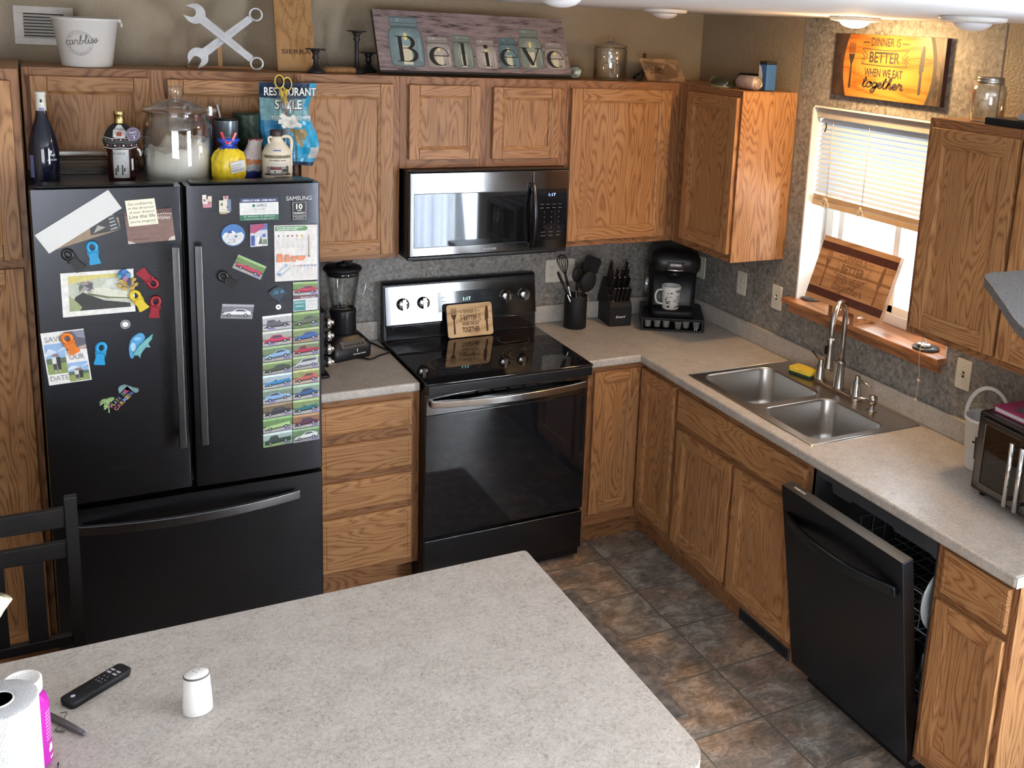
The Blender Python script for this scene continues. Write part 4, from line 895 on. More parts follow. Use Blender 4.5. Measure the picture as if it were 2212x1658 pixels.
mb = MB([BLACKM]); r = Matrix.Rotation(radians(-16), 3, 'Z'); cc = [V3(p) - V3((-1.905, -.185, CZ)) for p in ((-1.79, -.11, .93), (-1.755, -.07, .921), (-1.72, -.17, .9195), (-1.708, -.232, .9195), (-1.76, -.262, .9195), (-1.815, -.300, .9195), (-1.86, -.265, .9195), (-1.94, -.265, .9195), (-1.99, -.26, .9195), (-2.03, -.16, .9195), (-2.06, -.08, .93), (-2.06, -.03, 0.97))]
mb.tube([r @ V3(p) for p in smooth_curve([tuple(c) for c in cc], 6)], .004, 7); mb.build('power_cord', b, local=True)

sr = thing('spice_rack', 'black spice rack with chrome jar lids squeezed beside the refrigerator', 'spice rack', (-2.055, -0.40, CZ))
mb = MB([BLACK]); mb.box(-2.13, -2.03, -0.47, -0.33, CZ + 0.001, CZ + 0.012).box(-2.13, -2.045, -0.44, -0.36, CZ + 0.012, 1.19).box(-2.125, -2.04, -0.46, -0.34, 1.19, 1.197); mb.build('rack_frame', sr, .003)
for i in range(4):
    z = 0.962 + 0.057 * i; ro = Matrix.Rotation(radians(90), 3, 'Y')
    mb = MB([CHROME, BLACK]); mb.lathe([(.021, 0), (.0235, .002), (.0235, .018), (.021, .0205), (0, .021)], (-2.030, -0.40, z), 22, 0, True, rot=ro); mb.lathe([(.020, -.03), (.020, 0)], (-2.030, -0.40, z), 18, 1, True, rot=ro)
    mb.lathe([(.010, 0), (.011, .002), (.011, .012), (0, .013)], (-2.009, -0.40, z), 14, 0, True, rot=ro)
    o = mb.build('jar_lid', sr)

def outlet(name, label, c, U, N, kind, gang=1):
    t = thing(name, label, 'light switch' if kind == 's' else 'outlet', c, group='light switches by the worktop' if kind == 's' else 'wall outlets above the worktop'); w = .07 + .046 * (gang - 1); c = V3(c); U = V3(U)
    pl = Pan(c - U * w / 2 - Z * .058, U * w, Z * .116, .005, IVORY, IVORY, rrect(0, 1, 0, 1, .06, 3)); pl.build('cover_plate', t)
    for gi in range(gang):
        cc = c + U * (.046 * (gi - (gang - 1) / 2)) + pl.N * .005; q = MB([IVORY, INK])
        if kind == 's':
            q.prism([(-.005, -.012), (.005, -.012), (.005, .012), (-.005, .012)], cc, U, Z, pl.N, .0012, INK); q.prism([(-.004, -.002), (.004, -.002), (.004, .009), (-.004, .009)], cc, U, Z + pl.N * .8, pl.N, .011, IVORY)
            nm = 'toggle'
        else:
            for dz in (-.0195, .0195):
                q.prism([(a * .017, b * .0145) for a, b in circ(0, 0, 1, 16)], cc + Z * dz, U, Z, pl.N, .0015, IVORY)
                for sx in (-.0065, .0065): q.flat([(sx - .0011, -.002), (sx + .0011, -.002), (sx + .0011, .007), (sx - .0011, .007)], cc + Z * dz + pl.N * .0018, U, Z, INK)
                q.flat(circ(0, -.007, .0024, 8), cc + Z * dz + pl.N * .0018, U, Z, INK)
            nm = 'socket'
        for dz in ((-.03, .03) if kind == 's' else (0,)): q.flat(circ(0, 0, .0026, 8), cc + Z * dz + pl.N * .0006, U, Z, M('screw_head', (.45, .42, .36), .4))
        q.build(nm, t)
outlet('wall_outlet', 'ivory double outlet plate on the back wall behind the utensil crock', (-0.766, -0.0032, 1.177), X, -Y, 'o', 3)
outlet('wall_outlet', 'ivory outlet plate on the window wall, left of the ivory switch', (-0.0032, -0.517, 1.179), -Y, -X, 'o')
outlet('wall_outlet', 'ivory outlet plate nearly edge-on just right of the coffee maker', (-0.0032, -0.150, 1.176), -Y, -X, 'o')
outlet('light_switch', 'ivory toggle switch at the left end of the window sill', (-0.0032, -0.802, 1.179), -Y, -X, 's')
outlet('light_switch', 'ivory toggle switch above the toaster oven and white bucket', (-0.0032, -1.961, 1.175), -Y, -X, 's')

# utensil crock
cx, cy = -0.735, -0.135
t = thing('utensil_crock', 'tall black round crock holding the cooking utensils', 'crock', (cx, cy, CZ))
mb = MB([BLACKM]); mb.lathe([(.054, CZ + .0005), (.057, CZ + .004), (.057, CZ + .165), (.055, CZ + .167), (.053, CZ + .164), (.053, CZ + .01), (0, CZ + .009)], (cx, cy, 0), 32); mb.build('crock_wall', t)
def utensil(name, label, base, tip, head, mat=BLACKM):
    t = thing(name, label, 'utensil', base, group='utensils in the black crock'); a, e = V3(base), V3(tip); d = (e - a).normalized(); sx = d.cross(Y).normalized(); ln = (e - a).length
    mb = MB([CHROME]); mb.tube([a, a + d * ln * .62], .0045, 8); mb.build('steel_shaft', t)
    mb = MB([mat]); mb.tube([a + d * ln * .58, a + d * ln * .75], [.007, .006], 8); head(mb, a + d * ln * .74, d, sx); mb.build('head', t)
def paddle(w, h, th=.003, slots=False):
    def f(mb, o, d, s):
        n = s.cross(d); d = d * 1.0; mb.prism([(x * w, y * h) for x, y in [(-.2, 0), (.2, 0), (.48, .3), (.5, .85), (.35, 1), (-.35, 1), (-.5, .85), (-.48, .3)]], o, s, d, n, th)
    return f
def bowlh(r, dep=.5):
    def f(mb, o, d, s):
        n = s.cross(d); R = Matrix((s, d, n)).transposed(); mb.lathe([(r * sin(pi / 2 * i / 6), -r * dep * cos(pi / 2 * i / 6)) for i in range(7)] + [(r * .93, .0)] + [(r * .93 * sin(pi / 2 * i / 6), -r * dep * .9 * cos(pi / 2 * i / 6)) for i in range(5, -1, -1)], o + d * r, 20, 0, True, 1, 1.25, R)
    return f
def whisk(mb, o, d, s):
    n = s.cross(d)
    for k in range(6):
        a = pi * k / 6; v = s * cos(a) + n * sin(a); mb.tube(smooth_curve([tuple(o), tuple(o + d * .04 + v * .018), tuple(o + d * .085 + v * .027), tuple(o + d * .112), tuple(o + d * .085 - v * .027), tuple(o + d * .04 - v * .018), tuple(o)], 4), .0014, 5)
bz = CZ + .02
utensil('whisk', 'black balloon whisk leaning left in the utensil crock', (cx + .01, cy, bz), (cx - .098, cy - .02, CZ + .365), whisk)
utensil('tongs', 'thin black tongs leaning furthest left in the utensil crock', (cx + .02, cy - .01, bz), (cx - .13, cy - .055, CZ + .30), paddle(.014, .09))
utensil('spatula', 'black slotted turner standing at the right of the utensil crock', (cx - .01, cy + .01, bz), (cx + .10, cy + .02, CZ + .330), paddle(.095, .105))
utensil('ladle', 'round black ladle low at the front right of the utensil crock', (cx - .01, cy - .015, bz), (cx + .04, cy - .05, CZ + .262), bowlh(.046))
utensil('serving_spoon', 'black serving spoon upright in the middle of the utensil crock', (cx, cy, bz), (cx + .012, cy + .012, CZ + .31), bowlh(.032, .35))
utensil('pasta_server', 'black pasta server behind the ladle in the utensil crock', (cx, cy + .015, bz), (cx + .065, cy + .03, CZ + .31), paddle(.065, .085))

# knife block
t = thing('knife_block', 'black slanted knife block between utensil crock and coffee maker', 'knife block', (-0.50, -0.12, CZ), (0, 0, radians(-8)))
mb = MB([BLACKM]); mb.prism([(-.085, .001), (.085, .001), (.115, .10), (.035, .235), (-.085, .105)], (-.058, 0, 0), Y, Z, X, .116); mb.build('block', t, .004, local=True)
mb = MB([WINK]); mb.text('Emeril', (.0, -.0856, .045), X, Z, .011, w=.052, shear=.35, bold=.01); mb.build('lettering', t, local=True)
fd_ = V3((0, -.12 / .18, .13 / .18)); ax = V3((0, -0.735, 0.678)).normalized(); up_ = V3((0, .678, .735)); n = 0
for row, (along, cnt, ln, wd) in enumerate(((.030, 5, .085, .009), (.075, 4, .105, .010), (.115, 4, .115, .011), (.150, 2, .125, .012))):
    base = V3((0, -.085, .105)) + V3((0, .12, .13)).normalized() * along
    for i in range(cnt):
        xx = -.042 + .084 * i / (cnt - 1)
        kn = thing('knife', '%s black-handled knife from the left in the %s row of the knife block' % (('first', 'second', 'third', 'fourth', 'fifth')[i], ('lowest', 'second lowest', 'second highest', 'highest')[row]), 'knife', (0, 0, 0), group='knives in the block'); kn.location = t.location; kn.rotation_euler = t.rotation_euler
        nrm_ = V3((0, -.735, .678)); o = base + X * xx
        nrm_ = V3((0, -0.40, 0.917)).normalized(); sd = X; th = nrm_.cross(sd)
        mb = MB([BLACK]); mb.prism([(-wd * .75, .002), (wd * .75, .002), (wd * .9, ln * .8), (wd * .75, ln), (-wd * .75, ln), (-wd * .6, ln * .5)], o - X * .0055, th, nrm_, X, .011); mb.build('handle', kn, .002, local=True)
        mb = MB([CHROME]); mb.prism([(-wd * .6, ln), (wd * .6, ln), (wd * .5, ln + .003), (-wd * .5, ln + .003)], o - X * .0045, th, nrm_, X, .009); mb.build('end_cap', kn, local=True)
        if row == 0 and i == 0:
            mb = MB([SS]); mb.prism([(-.008, -.012), (.008, -.012), (.008, .012), (-.008, .012)], o - X * .006, th, nrm_, X, .012); mb.build('bolster', kn, local=True)

# pod drawer, coffee maker, mug
KR = radians(-29); Kc = V3((-0.232, -0.236, CZ)); KU = V3((cos(KR), sin(KR), 0)); KN = V3((sin(KR), -cos(KR), 0))
t = thing('pod_drawer', 'low black pod drawer under the coffee maker, pods showing in front', 'drawer', Kc, (0, 0, KR))
mb = MB([BLACK]); mb.box(-.160, .160, -.160, .160, .062, .068).box(-.160, .160, -.150, .160, .001, .008).box(-.160, -.154, -.158, .160, .008, .062).box(.154, .160, -.158, .160, .008, .062).box(-.154, .154, .154, .160, .008, .062); mb.build('case', t, .002, local=True)
mb = MB([BLACK, WINK]); mb.box(-.153, .153, -.160, -.155, .006, .012).box(-.153, .153, -.160, -.155, .056, .060).box(-.153, -.147, -.160, -.155, .012, .056).box(.147, .153, -.160, -.155, .012, .056); mb.text('H', (.118, -.1605, .012), X, Z, .014, 1); mb.build('drawer', t, local=True)
for i, (px, ty) in enumerate(((-.122, 0), (-.075, 0), (-.030, 0), (.030, 1), (.070, 0), (.122, 0))):
    mb = MB([M('pod_white', (.27, .26, .25), .5)]); z = .024 if ty else .030
    mb.lathe([(.015, z - .012), (.0185, z + .020), (.021, z + .021), (.021, z + .023), (0, z + .0235)], (px, -.132, 0), 18)
    o = mb.build('coffee_pod', None, local=True); o.location = Kc; o.rotation_euler = (0, 0, KR)
    tag(o, '%s white coffee pod from the left in the pod drawer' % ('first', 'second', 'third', 'fourth', 'fifth', 'sixth')[i], 'coffee pod', 'pods in the pod drawer')
t = thing('coffee_maker', 'black single-cup coffee maker standing on the pod drawer in the corner', 'coffee maker', Kc + Z * .0685, (0, 0, KR))
R = lambda x0, x1, y0, y1, z, r: [(x, y, z) for x, y in rrect(x0, x1, y0, y1, r, 5)]
mb = MB([BLACK]); mb.loft([R(-.115, .115, -.02, .14, .0005, .03), R(-.118, .118, -.02, .14, .01, .03), R(-.118, .118, -.02, .14, .24, .03)]); mb.build('body', t, local=True)
mb = MB([BLACKM]); mb.loft([R(-.105, .105, -.135, -.015, .0005, .03), R(-.105, .105, -.135, -.015, .028, .03), R(-.100, .100, -.130, -.018, .032, .03)]); mb.build('drip_tray', t, local=True)
mb = MB([BLACK]); mb.loft([R(-.12, .12, -.115, .14, .225, .05), R(-.128, .128, -.13, .145, .245, .06), R(-.128, .128, -.13, .145, .29, .06), R(-.115, .115, -.115, .14, .318, .06), R(-.07, .07, -.07, .10, .331, .05)]); mb.build('brew_head', t, local=True)
mb = MB([CHROME]); mb.tube([(.062 * cos(a), -.085 - .052 * sin(a), .243) for a in [pi * i / 16 for i in range(17)]], .0045, 8); mb.build('chrome_rim', t, local=True)
mb = MB([DGREY]); mb.loft([R(-.056, .056, -.134, -.08, .250, .03), R(-.056, .056, -.136, -.08, .285, .03)]); lp = mb.build('lift_handle', t, local=True)
mb = MB([WINK]); mb.text('KEURIG', (0, -.1366, .264), X, Z, .011, w=.052, bold=.02); mb.build('lettering', t, local=True)
mb = MB([BLACK]); mb.lathe([(.03, .20), (.035, .226)], (0, -.075, 0), 20); mb.build('nozzle', t, local=True)
mb = MB([PLASTIC]); mb.loft([R(-.150, -.119, -.015, .13, .01, .012), R(-.150, -.119, -.015, .13, .235, .012)]); mb.build('water_tank', t, local=True)
mp = Kc + KU * -.012 + KN * .080 + Z * (.0685 + .0325)
t = thing('mug', 'white coffee mug with black sketches on the coffee maker tray', 'mug', mp)
CER = M('white_ceramic', (.62, .61, .585), .25, 0, .02)
mb = MB([CER]); mb.lathe([(.038, .0005), (.043, .004), (.050, .118), (.048, .120), (.0465, .117), (.041, .008), (0, .007)], seg=32); mb.build('cup', t, local=True)
mb = MB([CER]); a = V3((-.99, .12, 0)).normalized(); mb.tube([tuple(a * x + Z * z) for x, z in smooth_curve([(.046, .100), (.074, .098), (.086, .070), (.074, .036), (.042, .026)], 6)], .0048, 8); mb.build('handle', t, local=True)
mb = MB([INK]); random.seed(3)
for i in range(40):
    th = random.uniform(pi * .95, pi * 1.95); z = random.uniform(.014, .108); rr_ = .0430 + (z - .004) * .0614 + .0009; w = random.uniform(.12, .38); hh = random.uniform(.004, .012)
    sh = [(-.5, 0), (-.2, .5), (.1, .2), (.5, .4), (.3, -.4), (-.1, -.2), (-.4, -.5)]
    mb.add([((rr_ + b * hh * .0614) * cos(th + a * w), (rr_ + b * hh * .0614) * sin(th + a * w), z + b * hh) for a, b in sh], [list(range(7))])
mb.build('printed_sketches', t, local=True)

# toaster oven, binder, bucket
TO = V3((-0.195, -2.57, CZ)); TR = radians(-5)
t = thing('toaster_oven', 'dark steel french-door toaster oven at the end of the worktop', 'toaster oven', TO, (0, 0, TR))
TS = brushed('toaster_dark_steel', (0.10, 0.098, 0.10), .32, 'y'); GW = M('oven_glass_smoked', (.02, .02, .022), .05)
mb = MB([TS]); x0, x1, y0, y1, z0, z1 = -.150, .165, -.235, .235, .018, .295
mb.box(x0, x1, y0, y0 + .02, z0, z1).box(x0, x1, y1 - .02, y1, z0, z1).box(x0, x1, y0, y1, z1 - .02, z1).box(x0, x1, y0, y1, z0, z0 + .02).box(x1 - .02, x1, y0, y1, z0, z1); mb.build('case', t, .008, 3, local=True)
mb = MB([RW])
for z in (.11, .17):
    mb.tube([(x0 + .02, y0 + .03, z), (x0 + .02, y1 - .03, z), (x1 - .03, y1 - .03, z), (x1 - .03, y0 + .03, z)], .003, 6, 0, True)
    for i in range(12): mb.tube([(x0 + .02, y0 + .05 + i * .035, z), (x1 - .03, y0 + .05 + i * .035, z)], .0015, 5)
mb.build('oven_rack', t, local=True)
TSF = brushed('toaster_frame_steel', (0.19, 0.185, 0.18), .30, 'y')
DG = glassy('smoked_oven_glass', (.30, .30, .30), .05, gain=1.5)
for ya, yb, hy in ((.212, .0125, .050), (.0085, -.19, -.012)):
    mb = MB([TSF]); fw = .030
    mb.box(x0 - .012, x0 - .001, ya, ya - fw * .8, .036, .282).box(x0 - .012, x0 - .001, yb + fw * .8, yb, .036, .282).box(x0 - .012, x0 - .001, ya, yb, .262, .282).box(x0 - .012, x0 - .001, ya, yb, .036, .056)
    dd = mb.build('door', t, .002, local=True)
    mb = MB([DG]); mb.box(x0 - .008, x0 - .005, ya - .024, yb + .024, .055, .263); mb.build('door_glass', dd, local=True)
    mb = MB([CHROME, BLACK]); hy = (yb + .020) if ya > .1 else (ya - .020); mb.tube([(x0 - .050, hy, .048), (x0 - .050, hy, .262)], .0075, 12)
    for z in (.070, .240): mb.tube([(x0 - .050, hy, z), (x0 - .010, hy, z)], .006, 8, 1)
    mb.build('handle', dd, local=True)
mb = MB([BLACKM])
for xx in (x0 + .03, x1 - .03):
    for yy in (y0 + .035, y1 - .035): mb.lathe([(.012, .0005), (.014, .018)], (xx, yy, 0), 12)
mb.build('feet', t, local=True)
BO = V3((-0.165, -2.515, CZ + .2955)); t = thing('binder', 'magenta book with grey cover panel lying on the toaster oven', 'book', BO, (0, 0, radians(-3)))
MAG = M('magenta_cover', (.36, .035, .12), .35); mb = MB([MAG, PAPER]); mb.box(-.135, .135, -.16, .16, .018, .021, 0).box(-.135, .135, -.16, .16, .0005, .0035, 0).box(-.130, .132, -.156, .156, .0035, .018, 1); mb.build('book_block', t, .001, local=True)
p = Pan((-.105, .105, .0212), V3((0, -.24, 0)), V3((.20, 0, 0)), .0004, P(.12, .10, .10)); p.text('MAPLE SYRUP', .42, .62, .12, P(.65, .62, .6), .6); p.rect(.18, .08, .9, .48, P(.62, .62, .62)); p.build('cover_print', t, True)
bx, by = -0.125, -2.195
t = thing('plastic_bucket', 'small white handled bucket with black letter behind the toaster oven', 'bucket', (bx, by, CZ))
mb = MB([WHITE]); mb.lathe([(.058, CZ + .0005), (.060, CZ + .004), (.074, CZ + .18), (.079, CZ + .181), (.079, CZ + .193), (.075, CZ + .194), (.072, CZ + .18), (.058, CZ + .008), (0, CZ + .007)], (bx, by, 0), 36); mb.build('pail', t)
mb = MB([WHITE]); a = V3((.35, -.94, 0)).normalized(); mb.tube([tuple(V3((bx, by, CZ + .185)) + a * (.078 * cos(q)) + Z * (.115 * sin(q))) for q in [pi * i / 16 for i in range(17)]], .004, 6, 0, flat=(.0065, .0025)); mb.build('handle', t)
mb = MB([INK]); th0 = radians(197)
for u0, u1, z0_, z1_ in ((-.004, .004, .05, .135), (-.014, .014, .108, .116), (.0, .012, .047, .055)):
    pts = []
    for u, z in ((u0, z0_), (u1, z0_), (u1, z1_), (u0, z1_)):
        rr_ = .060 + z * .0795 + .0012; pts.append((bx + rr_ * cos(th0 + u / .065), by + rr_ * sin(th0 + u / .065), CZ + z))
    mb.add(pts, [(0, 1, 2, 3)])
mb.build('lettering', t)

# ------------------------------------------------------------------ window sill and the two big signs
t = thing('display_board', 'striped wooden sign board with fork and knife standing on the window sill', 'sign board', (-0.02, -1.31, WZ0 + .006))
O = V3((-0.046, -1.073, WZ0 + .052)); UU = V3((0, -0.472, 0.0)); VV = V3((0.088, 0, 0.272)); p = Pan(O, UU, VV, .020, MAPLEY)
PUR = M('purpleheart_strip', (.055, .018, .015), .4, 0, .2, 40)
p.rect(0, .80, 1, .92, PUR); p.rect(0, .08, 1, .20, PUR); p.rect(0, .52, 1, .56, P(.22, .11, .05)); p.build('board', t)
dinner(p, t, M('light_burn', (.16, .075, .035), .8), 'script', (.15, .52), (.86, .50), .60, .06, .5, 1.0, (.71, .52, .38, .25), .003)
mb = MB([WSILL]); 
for y in (-1.235, -1.372): mb.prism([(-.052, .004), (.075, .004), (.075, .03), (-.030, .03), (-.030, .062), (-.052, .062)], (0, y - .012, WZ0 + .001), X, Z, Y, .024)
mb.box(.03, .05, -1.36, -1.24, WZ0 + .006, WZ0 + .03); mb.build('easel', t, .002)
CO = M('coaster_black', (.03, .033, .037), .3)
mb = MB([CO]); mb.lathe([(.045, 0), (.047, .004), (.045, .008), (0, .009)], (.055, -.975, WZ0 + .0045), 28); mb.tube([(.055 + .012 * cos(a), -.925 + .010 * sin(a), WZ0 + .0085) for a in [2 * pi * i / 12 for i in range(12)]], .003, 6, 0, True)
tag(mb.build('sink_stopper'), 'black round stopper on the left end of the window sill', 'sink stopper')
mb = MB([CO]); mb.lathe([(.052, 0), (.054, .004), (.052, .009), (0, .0095)], (.010, -1.745, WZ0 + .0045), 30); tag(mb.build('sink_stopper'), 'large dark rubber disc under the steel strainer, right end of the sill', 'sink stopper')
mb = MB([SS]); mb.lathe([(.030, .0), (.032, .006), (.020, .012), (.006, .010), (.005, .028), (0, .03)], (.006, -1.738, WZ0 + .0145), 26); tag(mb.build('sink_strainer'), 'small steel strainer resting on the dark rubber disc', 'strainer')

t = thing('wall_sign', 'dark-framed orange wooden dinner sign glowing on the wall above the window', 'wall sign', (-0.02, -1.38, 2.16))
O = V3((-0.0035, -1.072, 2.160)); UU = V3((0, -0.628, 0)); VV = V3((0, 0, 0.256))
dkb = M('sign_dark_print', (.035, .020, .016), .45, 0, .5, 18); p = Pan(O, UU, VV, .022, dkb, M('sign_edge_brown', (.06, .022, .014), .5))
BRK = M('sign_bark_print', (.075, .045, .030), .5, 0, .8, 30); p.rect(.86, .0, .975, 1, BRK)
lft = [(.145 - .045 * (1 - ((y - .5) / .5) ** 2), y) for y in [i / 12 for i in range(13)]]; rgt = [(.868 + .045 * (1 - ((y - .5) / .5) ** 2), y) for y in [i / 12 for i in range(13)]]
p.poly([(a + .03, b) for a, b in rgt[::-1]] + [(a, b) for a, b in rgt], INK); p.poly(lft + rgt[::-1], SIGNWOOD)
p.build('panel', t); dinner(p, t, INK, 'script', (.175, .50), (.815, .50), .74, .055, .485, .92, (.83, .575, .355, .18), .0050, 1.22)

# ------------------------------------------------------------------ ceiling lights
DOME = M('dome_unlit', (.72, .72, .76), .3, 0, .02); TRIM = M('light_trim_white', (.74, .74, .73), .4, 0, .02)
DLIT = M('dome_lit', (.9, .85, .7), .3, emit=(1.0, .74, .36, 22.0))
for x, y, rr, lit, lb in ((-1.747, -1.93, .098, 0, 'unlit white dome ceiling light nearest the camera, above the Believe board'), (-.62, -.63, .098, 0, 'unlit white dome ceiling light in the corner above the cabinets'), (-.245, -1.425, .098, 1, 'lit warm dome ceiling light over the sink window sign'), (-.575, -2.315, .098, 0, 'unlit white dome ceiling light right of the lit one')):
    t = thing('ceiling_light', lb, 'ceiling light', (x, y, CEIL), group='dome ceiling lights')
    mb = MB([TRIM]); mb.lathe([(rr, CEIL - .0005), (rr, CEIL - .008), (rr * .95, CEIL - .014), (rr * .64, CEIL - .019), (rr * .60, CEIL - .012), (0, CEIL - .012)], (x, y, 0), 40); mb.build('trim_ring', t)
    mb = MB([DLIT if lit else DOME]); r2 = rr * .60; mb.lathe([(r2 * cos(a), CEIL - .0125 - .030 * sin(a)) for a in [pi / 2 * i / 8 for i in range(9)]], (x, y, 0), 36); mb.build('dome', t)
    if lit:
        l = bpy.data.lights.new('lamp_glow', 'AREA'); l.shape = 'DISK'; l.size = .11; l.energy = 6.8; l.color = (1.0, .62, .27)
        o = bpy.data.objects.new('lamp_glow', l); COL.objects.link(o); o.parent = t; o.location = (0, 0, -.047); o['kind'] = 'helper'
        l = bpy.data.lights.new('lamp_side_glow', 'POINT'); l.shadow_soft_size = .03; l.energy = 8.0; l.color = (1.0, .62, .27)
        o = bpy.data.objects.new('lamp_side_glow', l); COL.objects.link(o); o.parent = t; o.location = (0, 0, -.078); o['kind'] = 'helper'

# ------------------------------------------------------------------ on top of the wall cabinets
TZ = UT + .0006
v = thing('wall_vent', 'white louvred air register on the back wall behind the white bucket', 'vent', (-2.977, -.004, 2.28))
VW = M('vent_enamel', (.56, .53, .49), .4); mb = MB([VW, BLACKM]); x0, x1, z0, z1 = -3.076, -2.878, 2.210, 2.352
mb.box(x0, x1, -.006, -.0005, z0, z0 + .026).box(x0, x1, -.006, -.0005, z1 - .026, z1).box(x0, x0 + .032, -.006, -.0005, z0 + .026, z1 - .026).box(x1 - .032, x1, -.006, -.0005, z0 + .026, z1 - .026); mb.box(x0 + .03, x1 - .03, -.0022, -.0004, z0 + .024, z1 - .024, 1)
mb.build('vent_frame', v, .001); mb = MB([VW])
for i in range(8): z = z0 + .030 + i * .0115; mb.prism([(-.002, 0), (-.009, -.0065), (-.0098, -.0055), (-.0028, .001)], (x0 + .032, 0, z), Y, Z, X, x1 - x0 - .064)
mb.build('louvres', v)
bk = V3((-2.846, -.20, TZ)); t = thing('ice_bucket', 'white enamel bucket with round black stamp on top of the over-fridge cabinet', 'bucket', bk)
PW_ = M('bucket_enamel', (.66, .64, .61), .22, 0, .02); mb = MB([PW_]); mb.lathe([(.082, .0005), (.085, .004), (.109, .168), (.113, .170), (.113, .176), (.109, .178), (.105, .168), (.082, .008), (0, .007)], seg=44); mb.build('pail', t, local=True)
mb = MB([PW_]); mb.tube([tuple(V3((.112 * cos(a), -.112 * abs(sin(a)) * .55 + .02, .165 - .0 * sin(a)))) for a in ()] or [(.108, -.01, .168), (.120, -.02, .160), (.118, -.03, .150)], .004, 8); mb.ball((.113, -.01, .170), .008); mb.build('bail_ear', t, local=True)
mb = MB([INK]); fac = radians(262)
def onb(u, z, e=.0008): r = .0852 + (z - .004) * .1463 + e; return (r * cos(fac + u / .098), r * sin(fac + u / .098), z)
def ring_on(r0, r1, n=40):
    a = [onb(-.012 + r0 * cos(2 * pi * i / n), .088 + r0 * sin(2 * pi * i / n)) for i in range(n)]; c2 = [onb(-.012 + r1 * cos(2 * pi * i / n), .088 + r1 * sin(2 * pi * i / n)) for i in range(n)]
    mb.add(a + c2, [(i, (i + 1) % n, n + (i + 1) % n, n + i) for i in range(n)])
ring_on(.0435, .0442); ring_on(.0335, .0340)
def bent(vs, fs): mb.add([onb(a, b_, .0010) for a, b_ in vs], fs)
for word, a0, a1, rr in (('Hand Crafted', 150, 30, .0365), ('Premium Cocktails', 205, 335, .0415)):
    for i, ch in enumerate(word):
        if ch == ' ': continue
        an = radians(a0 + (a1 - a0) * i / (len(word) - 1)); vs, fs, tw = glyphs(ch); k = .008; up = 1 if a0 > a1 and a0 < 200 else -1
        ux, uy = (sin(an), -cos(an)) if up > 0 else (-sin(an), cos(an)); vx, vy = (cos(an), sin(an)) if up > 0 else (-cos(an), -sin(an))
        bent([(-.012 + rr * cos(an) + ux * (a - tw / 2) * k + vx * b_ * k, .088 + rr * sin(an) + uy * (a - tw / 2) * k + vy * b_ * k) for a, b_ in vs], fs)
cxx = -.060
for ch in 'carbliss':
    for st in SCRIPT[ch][0]:
        pp_ = smooth_curve(st, 4); n = len(pp_)
        for i in range(n - 1):
            (ax_, ay_), (bx_, by_) = [(cxx + q_[0] * .037, .080 + (cxx + .06) * .10 + q_[1] * .030) for q_ in pp_[i:i + 2]]; dx, dy = bx_ - ax_, by_ - ay_; L_ = math.hypot(dx, dy) or 1; nx, ny = -dy / L_ * .0008, dx / L_ * .0008
            bent([(ax_ + nx, ay_ + ny), (ax_ - nx, ay_ - ny), (bx_ - nx, by_ - ny), (bx_ + nx, by_ + ny)], [(0, 1, 2, 3)])
    cxx += SCRIPT[ch][1] * .037
mb.build('printed_stamp', t, local=True)

